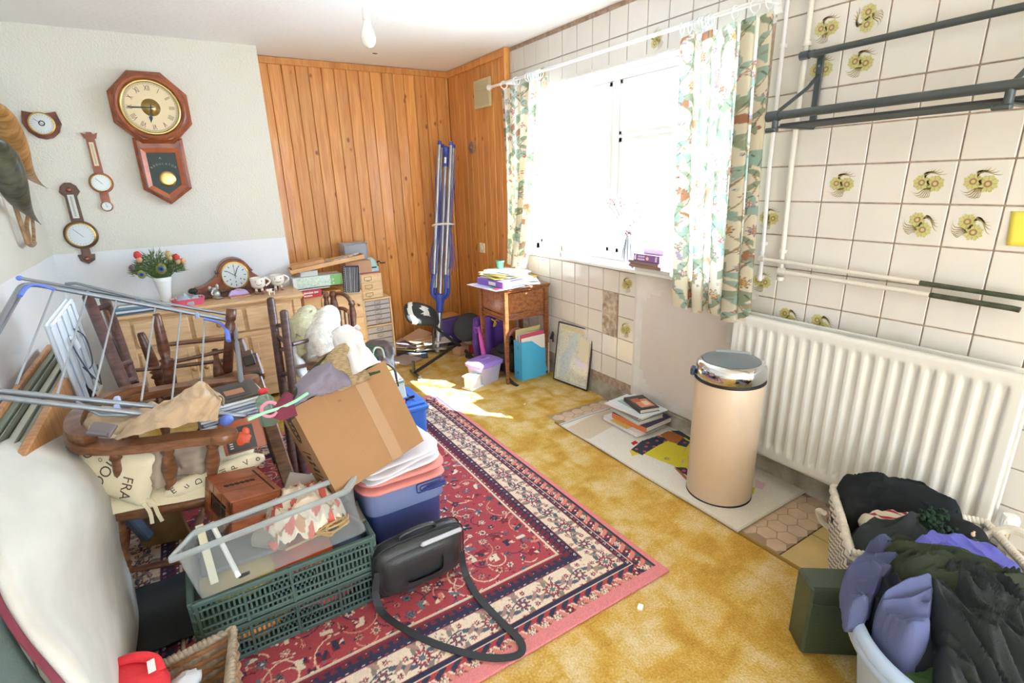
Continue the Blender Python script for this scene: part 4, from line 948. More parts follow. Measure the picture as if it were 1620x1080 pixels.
for k in range(9): b.lathe([(R_.uniform(.008, .016), 0), (R_.uniform(.006, .014), .003), (0, .003)], 14, k % 2, T=TR((R_.uniform(-.03, .03), R_.uniform(-.03, .03), .0765+k*.0003)))
obj('movement', b, [M_brass, M_black], t)
b = B(); b.prism([(-.003, -.02), (.003, -.02), (.0045, .10), (0, .135), (-.0045, .10)], .090, .0915, T=Matrix.Rotation(PI/2+.02, 4, 'Z')); b.prism([(-.003, -.02), (.003, -.02), (.003, .05), (.011, .06), (0, .095), (-.011, .06), (-.003, .05)], .0925, .094, T=Matrix.Rotation(PI-.17, 4, 'Z')); b.lathe([(.006, .089), (.006, .096), (0, .097)], 12)
obj('hands', b, mat('blued_steel', '#2c3038', .3, .6), t)
def dialface(b, x, y, r, z, m0, seed=0, marks=24):
    """m0 bezel, m0+1 face, m0+2 ink"""
    b.lathe([(r*1.12, z), (r*1.10, z+.008), (r*1.0, z+.010), (r*.98, z+.005)], 40, m0, TR((x, y, 0)), cap=False); b.lathe([(r, z+.004), (0, z+.0042)], 40, m0+1, TR((x, y, 0)))
    for i in range(marks): b.box((0, r*.84, z+.005), (.0012, r*.12, .0004), 0, m0+2, TR((x, y, 0), (0, 0, i*2*PI/marks)))
    b.box((0, r*.25, z+.0065), (.0022, r*1.0, .0008), 0, m0+2, TR((x, y, 0), (0, 0, seed)))
# shield barometer
t = thing('barometer', 'small dark shield-shaped barometer, highest on the left of the clock', 'barometer', M=WALLM(-.575, 1.882))
b = B(); sh = [(-.078, .068)]+[(x, .068-.012*math.sin((x+.078)/.156*PI)) for x in (-.05, -.02, .02, .05)]+[(.078, .068), (.092, .0), (.072, -.05), (.035, -.082), (0, -.09), (-.035, -.082), (-.072, -.05), (-.092, .0)]
b.prism(sh, 0, .018); obj('plaque', b, M_mahd, t); b = B(); dialface(b, -.0, -.002, .058, .018, 0, .9); b.lathe([(.016, .0232), (.010, .0236)], 20, 2, cap=False); obj('dial', b, [M_brass, M_silv, M_ink], t)
def banjo(label, x, z, top, neck, rt, rdial, rsm, matw, total, hyg=True):
    t = thing('barometer', label, 'barometer', M=WALLM(x, z)); b = B(); h = total
    b.prism(top, 0, .016); b.prism([(-neck, h*.43), (neck, h*.43), (neck*1.1, -h*.10), (-neck*1.1, -h*.10)], 0, .0155)
    b.lathe([(rdial*1.28, 0), (rdial*1.28, .014), (rdial*1.2, .018), (0, .018)], 40, T=TR((0, -h*.14, 0)))
    b.prism([(-.022, -h*.20), (.022, -h*.20), (.024, -h*.44), (-.024, -h*.44)], 0, .0155)
    if hyg: b.lathe([(rsm*1.25, 0), (rsm*1.25, .014), (0, .018)], 30, T=TR((0, -h*.45, 0)))
    else: b.prism([(-.045, -h*.40), (.045, -h*.40), (.038, -h*.48), (0, -h*.53), (-.038, -h*.48)], 0, .016)
    obj('case', b, matw, t)
    b = B(); b.box((0, h*.23, .018), (neck*1.1, h*.30, .006), .001, 0); b.box((0, h*.23, .022), (neck*.35, h*.26, .002), 0, 1)
    for i in range(12): b.box((neck*.35, h*.1+i*h*.024, .0212), (neck*.25, .001, .0006), 0, 2)
    obj('thermometer', b, [M_dial if hyg else M_silv, mat('red_spirit_tube', '#b9b0a0', .2), M_ink], t)
    b = B(); dialface(b, 0, -h*.14, rdial, .016, 0, .7)
    obj('dial', b, [M_brass, M_silv, M_ink], t)
    if hyg: b = B(); dialface(b, 0, -h*.45, rsm, .016, 0, .2, 12); obj('lower_dial', b, [M_brass, M_silv, M_ink], t)
    else:
        for yy in (h*.44, -h*.46): b = B(); b.lathe([(.014, .015), (.014, .02), (.008, .024), (0, .024)], 20, T=TR((0, yy, 0))); obj('boss', b, mat('copper_boss', '#9a5c48', .3, .8), t)
banjo('small red-brown banjo barometer hanging between the shield barometer and the clock', -.362, 1.60, [(-.042, .235), (-.02, .225), (-.012, .238), (.012, .238), (.02, .225), (.042, .235), (.030, .20), (-.030, .20)], .022, 0, .050, .026, M_mah, .47)
banjo('larger dark oak banjo barometer, lowest on the wall near the carved birds', -.533, 1.285, [(-.052, .20), (-.04, .235), (-.015, .255), (.015, .255), (.04, .235), (.052, .20), (.03, .17), (-.03, .17)], .030, 0, .070, .03, M_wal, .48, False)
# carved birds on driftwood on the left wall
t = thing('carved_birds', 'two carved wooden birds with long tails on driftwood hung on the left wall', 'wall ornament', (-.68, 3.55, 1.45))
def tp(pts, y): return [at(u, v, x=y) for u, v in pts]
def bird(name, pts, r, x, m, parent):
    P = smooth([at(u, v, x=x) for u, v in pts], 5); n = len(P); b = B(); R = [max(.002, r*math.sin(PI*min(1, (i/(n-1))**.62*1.02))**1.1+.006*(1-i/(n-1))) for i in range(n)]
    b.tube(P, R, 14, flat=.6); return obj(name, b, m, parent, world=True)
bird('bird', [(-14, 160), (4, 190), (22, 232), (36, 264), (54, 284), (75, 298)], .058, -.63, wood('honey_carved_wood', '#b98a52', '#8a6034', 9), t)
bird('bird', [(-16, 216), (2, 245), (16, 282), (30, 316), (46, 337), (65, 355)], .060, -.615, wood('dark_green_brown_wood', '#5c5a48', '#38382c', 9), t)
b = B(); M_drift = wood('driftwood', '#b08a5e', '#7a5a3c', 12)
for pts, r in (([(0, 250), (16, 300), (30, 345), (44, 386)], .010), ([(10, 262), (34, 300), (50, 340), (54, 384)], .008), ([(30, 305), (44, 335), (42, 360), (50, 388)], .010), ([(44, 384), (50, 388), (54, 384)], .012)):
    b.tube(smooth([at(u, v, x=-.66) for u, v in pts], 4), r, 8)
obj('driftwood_branch', b, M_drift, t, world=True)
# vent, switch, dial on the pine return; bulb
t = thing('air_vent', 'cream square air vent plate high on the pine corner boards', 'vent', (2.30, 4.02, 2.15)); M_cream = mat('cream_plastic', '#dcd0a4', .5)
b = B(); b.box((2.290, 4.02, 2.155), (.016, .27, .215), .004); obj('frame', b, M_cream, t, world=True)
b = B(); b.box((2.281, 4.02, 2.155), (.004, .235, .18), .001)
for i in range(11): b.box((2.279, 4.02, 2.075+i*.016), (.004, .23, .006), .001)
obj('grille', b, mat('cream_grille', '#cfc4a0', .6), t, world=True)
t = thing('light_switch', 'small cream light switch on the pine corner boards above the sewing cabinet', 'switch', (2.29, 4.14, .90))
b = B(); b.box((2.290, 4.14, .90), (.012, .085, .085), .003); obj('plate', b, mat('ivory_plastic', '#eee6cc', .4), t, world=True); b = B(); b.box((2.283, 4.14, .90), (.006, .018, .03), .002); obj('rocker', b, M_white, t, world=True)
b = B(TR((2.298, 4.25, 1.755), (0, -PI/2, 0))); b.lathe([(.052, 0), (.055, .008), (.046, .016), (.036, .012), (.030, .018), (.014, .016), (.010, .024), (0, .025)], 32); obj('round_fitting', b, mat('dull_bronze', '#a3826e', .4, .4), label='round bronze disc fitting on the pine corner boards above the rotary airer', cat='fitting')
t = thing('pendant_lamp', 'bare white bulb hanging on a short cord from the ceiling', 'lamp', (.80, 2.33, ZC)); x, y = .80, 2.33
b = B(); b.lathe([(.04, 0), (.038, -.012), (.01, -.02)], 24, T=TR((x, y, ZC))); obj('ceiling_rose', b, M_white, t, world=True)
b = B(); b.cyl((x, y, ZC), (x, y, 2.155), .0035, n=8); obj('cord', b, M_white, t, world=True)
b = B(); b.lathe([(.010, 2.165), (.015, 2.155), (.0155, 2.115), (.014, 2.11)], 16, T=TR((x, y, 0))); obj('lamp_holder', b, M_white, t, world=True)
b = B(); b.lathe([(.014, 2.11), (.016, 2.095), (.026, 2.07), (.030, 2.05), (.027, 2.03), (.016, 2.017), (0, 2.013)], 20, T=TR((x, y, 0))); obj('bulb', b, mat('opal_bulb_glass', '#f6f6f2', .25), t, world=True)
b = B(); b.ell((1.50, 4.25, ZC-.001), (.022, .010, .003), 10, 6); obj('ceiling_mark', b, M_black, label='small dark scuff on the ceiling before the pine wall', cat='mark')

# ================================================================ DRESSER
M_oak = wood('pale_honey_oak', '#eccba0', '#ddb68a', 5, (1.5, 6, 9), .45); M_oakd = wood('pale_honey_oak_top', '#e6c294', '#d4a878', 5, (1, 9, 6), .4); M_knob = wood('turned_beech', '#d9a878', '#c08a5a', 8)
DX0, DX1, DY0, DY1, DZ = -.425, .665, 3.935, 4.345, .738
t = thing('dresser', 'pale oak dresser with three drawers over cupboards standing against the clock wall', 'dresser', ((DX0+DX1)/2, 4.14, 0))
b = B(); b.box(((DX0+DX1)/2, 4.145, .39), (DX1-DX0-.03, .39, .64), .003)
for x in (DX0+.035, DX1-.035): b.box((x, 4.14, .36), (.055, .405, .70), .005)
b.box(((DX0+DX1)/2, 3.955, .50), (DX1-DX0-.05, .02, .03), .003); b.box(((DX0+DX1)/2, 3.955, .07), (DX1-DX0-.04, .025, .09), .004); obj('body', b, M_oak, t, world=True)
b = B(); b.box(((DX0+DX1)/2, 4.135, DZ-.012), (DX1-DX0+.035, .43, .024), .007); b.box(((DX0+DX1)/2, 4.14, DZ-.03), (DX1-DX0+.01, .41, .014), .004); obj('top', b, M_oakd, t, world=True)
dw = (DX1-DX0-.13)/3
for i in range(3):
    xc = DX0+.065+dw*(i+.5)
    b = B(); b.box((xc, 3.938, .605), (dw-.022, .022, .155), .006); d = obj('drawer', b, M_oak, t, world=True)
    b = B(); b.lathe([(.008, 0), (.008, .010), (.019, .016), (.021, .026), (.014, .034), (0, .036)], 20, T=basis(Vector((xc+.02*(i == 2), 3.927, .605)), Vector((1, 0, 0)), Vector((0, 0, 1)), Vector((0, -1, 0)))); obj('knob', b, M_knob, d, world=True)
    b = B(); b.box((xc, 3.945, .295), (dw-.02, .018, .36), .004); 
    for s in (-1, 1): b.box((xc+s*(dw/2-.035), 3.936, .295), (.045, .012, .36), .004)
    for s in (-1, 1): b.box((xc, 3.937, .295+s*.155), (dw-.108, .012, .05), .002)
    d = obj('cupboard_door', b, M_oak, t, world=True)
    b = B(); b.lathe([(.007, 0), (.007, .008), (.016, .014), (.017, .022), (0, .030)], 16, T=basis(Vector((xc+(dw/2-.035)*(1 if i == 0 else -1), 3.930, .33)), Vector((1, 0, 0)), Vector((0, 0, 1)), Vector((0, -1, 0)))); obj('knob', b, M_knob, d, world=True)
# mantel clock
o = at(372, 462, z=DZ); cx, cy = .285, 4.25
t = thing('mantel_clock', 'curved wooden mantel clock with silver dial on the dresser', 'clock', M=basis(Vector((cx, cy, DZ)), Vector((1, 0, 0)), Vector((0, 0, 1)), Vector((0, -1, 0))) @ TR(s=(1.22, 1.32, 1.2)))
pr = []
for i in range(41):
    x = -.215+.43*i/40; a = abs(x)
    z = .105+math.sqrt(max(0, .088**2-x*x)) if a < .080 else .055+.075*((.215-a)/.135)**2.1+.0
    pr.append((x, z))
b = B(); b.prism([(-.215, .022)]+pr+[(.215, .022)], -.045, .045); obj('case', b, M_mah, t)
b = B(); b.box((0, .012, 0), (.45, .024, .10), .004); b.box((0, .033, 0), (.435, .018, .095), .003, 1); obj('plinth', b, [M_mahd, M_wal], t)
b = B(); 
for x, s in ((-.088, 1), (.088, -1)): b.box((x, .128, 0), (.02, .008, .095), .002)
n = [(.088*math.cos(PI*k/20), .107+.088*math.sin(PI*k/20)) for k in range(21)]; n2 = [(x*1.06, .107+(y-.107)*1.06) for x, y in n]
b.prism(n+n2[::-1], -.048, .050); obj('arch_moulding', b, M_mahd, t)
b = B(); dialface(b, 0, .108, .068, .045, 0, 0, 12); b.box((0, .022, .0525), (.004, .048, .001), 0, 2, TR((0, .108, 0), (0, 0, -.45))); b.box((0, .02, .0535), (.003, .06, .001), 0, 2, TR((0, .108, 0), (0, 0, .95)))
for i in range(12): b.box((0, .052, .0495), (.004, .010, .0006), 0, 2, TR((0, .108, 0), (0, 0, i*PI/6)))
for a in (-2.2, 2.2, 3.14): b.lathe([(.0035, .0495), (0, .0498)], 10, 2, TR((.034*math.sin(a), .108+.034*math.cos(a), 0)))
obj('dial', b, [M_brass, M_silv, M_ink], t)
# vase with peacock feathers and fabric roses
px, py = -.150, 4.18
t = thing('flower_vase', 'white tapered vase of peacock feathers and red roses on the dresser', 'vase', M=TR((px, py, DZ), s=1.2))
b = B(); b.lathe([(.026, 0), (.029, .004), (.024, .015), (.030, .06), (.043, .13), (.050, .155), (.047, .155), (.038, .12)], 32); obj('vase_body', b, M_white, t)
R_ = random.Random(11); b = B()
for k in range(1100):
    a = R_.uniform(0, 2*PI); sp = R_.random()**.5; c = Vector((math.cos(a)*.115*sp-.01, math.sin(a)*.05*sp, .165+.12*(1-sp*sp*.7)*R_.random()+.01)); d = Vector((math.cos(a)*sp, math.sin(a)*.5*sp, R_.uniform(-.15, .7))).normalized()*R_.uniform(.018, .042)
    s = d.cross(Vector((0, 1, .3))).normalized()*.0022; b.add([c-s, c+s, c+d], [(0, 1, 2)], R_.choice((0, 0, 1)))
b.ell((0, 0, .19), (.06, .03, .045), 14, 10, 0); obj('peacock_feathers', b, [mat('peacock_green', '#4f6a3c', .8), mat('olive_barb', '#7d8a56', .8)], t)
for (dx, dz, s) in ((.008, .205, 1), (-.085, .185, .75)):
    b = B(); T = TR((dx, -.052, dz), (PI/2, 0, 0), s); b.lathe([(.026, -.004), (.024, .002), (0, .003)], 18, 0, T @ TR(s=(1, 1.2, 1))); b.lathe([(.015, .003), (.013, .006), (0, .007)], 16, 1, T); b.lathe([(.007, .007), (0, .009)], 12, 2, T); obj('feather_eye', b, [mat('bronze_green', '#8c8a4a', .6), mat('peacock_blue', '#3b62a8', .5), mat('deep_navy', '#1d2450', .5)], t)
def rose(x, y, z, r, m1, m2):
    b = B(); b.ell((x, y, z), (r, r, r*1.15), 14, 10, 0, fn=lambda d: 1+.12*math.sin(5*math.atan2(d.y, d.x)+6*d.z)); b.ell((x+.003, y-.004, z-r*1.3), (r*.8, r*.8, r*.9), 12, 8, 1); b.cyl((x, y, z-r), (x*.3, y*.3, .15), .002, n=5, m=2); obj('rose', b, [m1, m2, mat('stem_green', '#5c6f48', .8)], t)
mr, mp, my, mv = mat('red_petal', '#d6453f', .7), mat('peach_petal', '#e3a988', .7), mat('straw_petal', '#cfae7c', .7), mat('mauve_petal', '#7d5468', .7)
rose(-.085, -.02, .285, .018, mr, mp); rose(.055, -.01, .275, .016, my, my); rose(.088, -.01, .255, .017, mr, my); rose(.116, 0, .235, .012, mp, my); rose(-.125, -.02, .225, .010, mv, mv)
# gingham basket with clear packets
t = thing('gingham_basket', 'pink and white gingham fabric basket of plastic packets on the dresser', 'basket', (-.03, 4.07, DZ), (0, 0, .10))
def ging(u, v): return 0 if (int(u*40) % 2) and (int(v*5) % 2) else (1 if (int(u*40) % 2) or (int(v*5) % 2) else 2)
b = B(); b.grid(lambda u, v: ((.085+.012*v)*math.copysign(abs(math.cos(2*PI*u))**.5, math.cos(2*PI*u)), (.062+.01*v)*math.copysign(abs(math.sin(2*PI*u))**.5, math.sin(2*PI*u)), .045*v), 81, 6, mf=ging, t=-.002); b.box((0, 0, .003), (.15, .11, .004), 0, 0)
obj('basket_wall', b, [mat('gingham_pink', '#e0607c', .8), mat('gingham_mid', '#f0a8b4', .8), M_white], t)
garment('plastic_packet', [(-.10, 4.02), (.0, 4.00), (.03, 4.09), (-.06, 4.12)], lambda x, y: DZ+.05, clearmat('clear_polythene', '#eef4fa', .35, .15, '#cddcea'), 21, .02, nr=12, na=40, label='crinkled clear polythene packet in the gingham basket', cat='packet')
b = B(); b.ell((.01, 4.13, DZ+.075), (.03, .02, .020), 14, 8); b.ell((.02, 4.135, DZ+.03), (.012, .012, .045), 10, 6); obj('black_brush', b, M_black, label='small black brush head sticking up behind the gingham basket', cat='brush')
z = DZ+.001
for i, (c, l) in enumerate((('#3f5f7c', 'dark blue magazine at the bottom of the pile on the left end of the dresser'), ('#e4e9ec', 'white magazine in the middle of the pile on the left end of the dresser'), ('#5c88a4', 'blue-striped magazine on top of the pile on the left end of the dresser'))):
    book(-.335+.01*i, 4.05, z, .21, .17, .012, .12-.09*i, c, l, cat='magazine', hard=False, pic=[(0, 0, .9, .35, '#f2f5f6')] if i else None); z += .0125
# pewter figurine
q = at(343, 473, z=DZ); t = thing('figurine', 'small pewter animal figurine in front of the mantel clock', 'figurine', M=TR((q.x, q.y, DZ), s=1.15))
b = B(); b.ell((0, 0, .028), (.026, .018, .028), 16, 10); b.ell((.016, 0, .006), (.028, .022, .008), 14, 6); b.ell((-.006, -.004, .062), (.016, .014, .016), 14, 10); b.ell((-.026, 0, .068), (.012, .004, .016), 10, 8); b.ell((.014, 0, .074), (.010, .004, .018), 10, 8); b.tube(smooth([(-.012, -.014, .06), (-.022, -.026, .045), (-.018, -.03, .03)], 4), [.006]*4+[.005]*4+[.003], 8)
obj('body', b, mat('pewter', '#a8a8a4', .35, .7), t)
q = at(375, 470, z=DZ); t = book(q.x+.015, q.y+.03, DZ+.001, .13, .11, .010, .12, '#dd9a72', 'orange-edged notebook under the lilac packet on the dresser')
b = B(); b.grid(lambda u, v: (q.x+.015+(u-.5)*.13, q.y+.03+(v-.5)*.10, DZ+.012+.035*min(1, 4*min(u, 1-u, v, 1-v)+.25)+.006*math.sin(u*9)*math.sin(v*7)), 16, 14, t=.03); obj('lilac_packet', b, mat('lilac_foil_packet', '#c3a8d8', .35), label='lilac packet of wipes lying on the orange notebook', cat='packet')
# cups with feet
def cup(u, v, s, label, handle=1, face=True):
    q = at(u, v, z=DZ); t = thing('mug', label, 'mug', (q.x, q.y, DZ), (0, 0, 0)); M_ch = mat('glazed_china', '#f3ebe0', .15, coat=.5)
    b = B(); b.lathe([(.0, .030), (.024, .031), (.036, .045), (.040, .09), (.037, .09), (.033, .05), (0, .04)], 28, T=TR(s=s)); obj('cup_bowl', b, M_ch, t)
    b = B(); b.tube([Vector((.036*s+.026*s*math.sin(PI*k/10), 0, s*(.085-.045*k/10))) for k in range(11)], .0055*s, 8); obj('handle', b, M_ch, t)
    for sx in (-1, 1):
        b = B(); b.cyl((sx*.014*s, -.006, .032*s), (sx*.016*s, -.008, .01*s), .007*s, n=8); b.ell((sx*.018*s, -.018*s, .009*s), (.011*s, .017*s, .009*s), 12, 8, 1); obj('leg', b, [M_ch, mat('pink_brown_shoe', '#a87872', .4)], t)
    b = B(); b.tube([Vector((s*.036*math.sin(a), -s*.0385*math.cos(a), s*(.062-.010*math.cos(a*2.2)))) for a in [-.4+.1*k for k in range(9)]], .0014*s, 6)
    if face:
        for sx in (-1, 1): b.tube([(sx*.016*s, -.0365*s, .078*s), (sx*.015*s, -.0362*s, .068*s)], .0014*s, 6)
    obj('face', b, mat('brown_glaze_line', '#5a443c', .3), t)
cup(411, 464, 1.3, 'white china mug with a smiling face and little feet on the dresser')
cup(441, 459, 1.3, 'cream mug with feet behind the cow creamer at the end of the dresser')
q = at(430, 466, z=DZ); t = thing('cow_creamer', 'small white china cow creamer with dark patches between the two mugs', 'creamer', (q.x, q.y, DZ))
b = B(); b.ell((0, 0, .030), (.026, .014, .015), 16, 10); b.ell((-.026, -.004, .040), (.011, .010, .012), 12, 8)
for x in (-.015, .016):
    for y in (-.008, .008): b.cyl((x, y, .028), (x, y, 0), .005, n=8)
b.ell((.012, -.010, .034), (.010, .006, .009), 10, 8, 1); b.ell((-.026, -.010, .048), (.006, .004, .004), 8, 6, 1); b.tube(smooth([(.024, 0, .04), (.036, 0, .05), (.034, 0, .03)], 4), .002, 6)
obj('body', b, [mat('glazed_china', '#f3ebe0'), mat('black_glaze', '#3a3238', .2)], t)

# ================================================================ ALCOVE CABINETS AND BOXES
M_birch = wood('pale_birch_ply', '#ecd0a6', '#dfbc90', 4, (1, 4, 6), .5); M_grey = mat('grey_painted_drawer', '#b4b2b8', .5); M_nick = mat('nickel_label_holder', '#c9c4b4', .25, .9)
def holder(b, x, y, z, w=.05, h=.022):
    for dx, dz, sx, sz in ((0, h/2, w, .003), (0, -h/2, w, .003), (-w/2, 0, .003, h), (w/2, 0, .003, h)): b.box((x+dx, y-.003, z+dz), (sx, .004, sz), .001)
    b.tube(smooth([(x-w*.25, y-.004, z-h*.5), (x, y-.014, z-h*.75), (x+w*.25, y-.004, z-h*.5)], 4), .002, 6)
t = thing('drawer_cabinet', 'low birch cabinet of grey drawers with label holders by the pine wall', 'cabinet', (1.33, 4.45, 0))
x0, x1, yf = 1.205, 1.452, 4.30
b = B(); b.box(((x0+x1)/2, 4.455, .008), (x1-x0, .31, .016), .002); b.box(((x0+x1)/2, 4.455, .538), (x1-x0, .31, .014), .002); b.box(((x0+x1)/2, 4.60, .27), (x1-x0, .012, .53)); b.box((x0+.007, 4.455, .27), (.014, .31, .54), .002); b.box((x1-.007, 4.455, .27), (.014, .31, .54), .002); b.box(((x0+x1)/2, 4.45, .305), (x1-x0, .30, .012)); obj('carcass', b, M_birch, t, world=True)
zz = [.318+i*.0425 for i in range(5)]+[.018+i*.056 for i in range(5)]
for i, z in enumerate(zz):
    h = .040 if i < 5 else .053
    b = B(); b.box(((x0+x1)/2, yf+.15, z+h/2), (x1-x0-.032, .29, h-.003), .002); d = obj('drawer', b, M_grey, t, world=True)
    b = B(); holder(b, (x0+x1)/2, yf+.004, z+h/2+.004, .05, .018); obj('label_holder', b, M_nick, d, world=True)
t = thing('drawer_box', 'small birch box of three drawers standing on the grey drawer cabinet', 'drawer box', (1.30, 4.44, .546))
b = B(); b.box((1.30, 4.455, .652), (.185, .29, .21), .003); obj('carcass', b, M_birch, t, world=True)
for i in range(3):
    z = .585+i*.068; b = B(); b.box((1.30, 4.312, z), (.172, .016, .062), .002); d = obj('drawer', b, M_birch, t, world=True); b = B(); holder(b, 1.27, 4.304, z, .06, .028); obj('label_holder', b, M_nick, d, world=True)
t = thing('wooden_cabinet', 'plain pale wood cabinet beside the grey drawers, half hidden by the chairs', 'cabinet', (.96, 4.42, 0))
b = B(); b.box((.965, 4.45, .32), (.47, .34, .64), .004); obj('carcass', b, M_birch, t, world=True)
for i in range(3): b = B(); b.box((1.03, 4.272, .12+i*.20), (.32, .016, .185), .003); d = obj('drawer', b, M_birch, t, world=True)
b = B(); b.cyl((1.15, 4.262, .53), (1.15, 4.245, .53), .004, n=8); b.box((1.155, 4.245, .52), (.02, .003, .014), .001); obj('key', b, mat('dark_brass', '#6a5030', .4, .8), t, world=True)
b = B(); b.box((.722, 4.33, .32), (.03, .12, .64), .004); obj('side_post', b, wood('orange_brown_wood', '#a8693c', '#8a4f2a'), t, world=True)
z = .642
book(.79, 4.30, z, .14, .18, .058, .05, '#c8404c', 'red and black box with white lettering under the keyboard box', cat='book box', spine='#c8404c'); t_ = [o for o in bpy.data.objects if o.name.startswith('book_box')][-1]
b = B()
for k_ in range(10): b.box((-.058+.0105*k_+(.006 if k_ > 6 else 0), -.0915, .040), (.0075, .0012, .013+.003*(k_ in (0, 4, 7))))
for k_ in range(6): b.box((-.058+.0105*k_, -.0915, .018), (.0075, .0012, .011))
b.box((-.01, -.0914, .028), (.12, .001, .003), 0, 1); obj('lettering', b, [M_white, M_black], t_)
book(.82, 4.33, z+.059, .24, .18, .008, .02, '#eef0f4', 'white papers folder lying under the keyboard box', cat='folder', hard=False)
book(.95, 4.33, z+.001, .12, .2, .030, .1, '#d99a4a', 'orange box behind the spindle chair on the wood cabinet', cat='box', hard=True)
t = thing('keyboard_box', 'long pale green and white cardboard box lying on the cabinet', 'box', (.85, 4.28, .715))
b = B(); b.box((.855, 4.30, .762), (.375, .16, .085), .002); obj('carton', b, mat('white_card', '#dfe4e2', .6), t, world=True)
b = B(); b.box((.840, 4.2188, .762), (.29, .001, .080), 0, 0); b.box((.992, 4.2186, .762), (.09, .001, .080), 0, 1)
R_ = random.Random(4)
for k in range(90): b.box((.70+.27*R_.random(), 4.2181, .728+.068*R_.random()), (.012, .0006, .006), 0, R_.choice((2, 3)))
obj('printed_side', b, [mat('mint_print', '#c8e0d8', .5), mat('leaf_green_print', '#7cb870', .5), mat('print_a8ccd0', '#a8ccd0', .5), mat('print_e4ecd8', '#e4ecd8', .5)], t, world=True)
b = B(); b.box((.80, 4.33, .825), (.13, .16, .040), .002); obj('white_carton', b, mat('white_card', '#dfe4e2'), label='small plain white carton on the green keyboard box under the tray', cat='box')
T = TR((.945, 4.27, .892), (0, -.125, -.05)); M_tray = wood('light_pine_tray', '#dcb07a', '#c69460')
t = thing('wooden_tray', 'shallow light wood tray of odds and ends balanced on the boxes', 'tray', M=T)
b = B(); b.box((0, 0, -.012), (.56, .17, .008)); 
for y in (-.085, .085): b.box((0, y, 0), (.57, .010, .032), .002)
for x in (-.28, .28): b.box((x, 0, 0), (.010, .17, .032), .002)
obj('tray_frame', b, M_tray, t)
b = B(T @ TR((-.14, -.01, .03), (0, -.02, -.1))); b.box((0, 0, 0), (.25, .13, .03), .003); obj('ply_panel', b, wood('tan_plywood', '#cf9a64', '#b9824e'), label='tan plywood panel lying in the left half of the tray', cat='panel')
b = B(T @ TR((-.02, -.045, .018), (0, .1, .1))); b.cyl((-.07, 0, 0), (.05, 0, 0), .009, n=10); b.box((-.09, 0, 0), (.05, .022, .012), .004); obj('hand_tool', b, M_steel, label='grey hand tool in the wooden tray', cat='tool')
for i in range(5):
    b = B(T @ TR((.10+.035*i, .01-.012*(i % 2), .004+.003*i), (0, 0, .3*i-.5))); b.box((0, 0, 0), (.07, .03, .012), .003); obj('packet', b, mat('print_'+('e4dcd4', 'c9c4c8', 'd8c0b0')[i % 3], '#'+('e4dcd4', 'c9c4c8', 'd8c0b0')[i % 3], .5), label='small pale packet lying in the right half of the wooden tray', cat='packet', group='packets in the wooden tray')
t = thing('plastic_box', 'clear plastic storage box of papers on top of the stack by the pine wall', 'storage box', (1.24, 4.50, .87))
T = TR((1.235, 4.50, .0)); b = B(T); 
for s in (-1, 1): b.box((s*.095, 0, .935), (.004, .15, .13), .001); b.box((0, s*.075, .935), (.19, .004, .13), .001)
b.box((0, 0, .873), (.19, .15, .004)); b.box((0, 0, 1.002), (.205, .165, .012), .004); obj('tub', b, clearmat('cloudy_plastic', '#f0f2f6', .55, .3, '#c9ced8'), t, world=True)
for i in range(7):
    b = B(T @ TR((0, 0, .885+.016*i), (.02*(i % 3), .02, .05*(i-3)))); b.box((0, 0, 0), (.165, .12, .010), .001); obj('papers', b, mat('print_'+('dfe0e8', 'b8b8c4', 'e8e4e0')[i % 3], '#'+('dfe0e8', 'b8b8c4', 'e8e4e0')[i % 3], .7), label='wad of papers inside the clear plastic box', cat='papers', group='papers in the clear plastic box')
b = B(); b.box((1.22, 4.46, .815), (.22, .22, .105), .004); obj('carton', b, mat('tan_card', '#c9a080', .8), label='tan carton between the tray and the drawer box', cat='box')
t = thing('pinstripe_box', 'dark navy box with white pinstripes and stitched edge hanging over the cabinet front', 'box', (1.10, 4.20, .65), (0, .08, 0))
b = B(); b.box((0, 0, .10), (.125, .028, .215), .004); obj('panel', b, mat('dark_navy_cloth', '#2c303c', .8), t)
b = B()
for k in range(9): x = -.045+.0105*k; b.box((x+.002*math.sin(k), -.0145, .10), (.0016 if k % 3 else .003, .001, .20), 0, 0, TR((0, 0, 0), (0, .03*(k-4)*.2, 0)))
for k in range(15):
    for s in (-1, 1): b.box((s*.061, -.0145, .0+.0145*k), (.004, .0015, .007), 0)
for k in range(9): b.box((-.055+.0137*k, -.0145, -.005), (.007, .0015, .004), 0)
obj('pinstripes', b, mat('print_d8dce4', '#d8dce4', .6), t)
t = thing('card_machine', 'pale blue hand-cranked craft machine on the drawer box', 'machine', (1.345, 4.42, .76))
b = B(); b.ell((1.345, 4.44, .82), (.055, .07, .06), 20, 12); b.box((1.34, 4.43, .785), (.11, .14, .05), .01); obj('housing', b, mat('pale_blue_enamel', '#b8dce0', .3, coat=.4), t, world=True)
b = B(); b.box((1.345, 4.362, .80), (.06, .006, .012), .002); b.tube([(1.395, 4.43, .83), (1.425, 4.43, .84), (1.425, 4.40, .825), (1.465, 4.40, .825)], .006, 8); obj('crank', b, M_black, t, world=True)
book(1.31, 4.42, .758, .16, .20, .006, .05, '#d86a7c', 'red and white magazine on the drawer box under the craft machine', cat='magazine', hard=False)
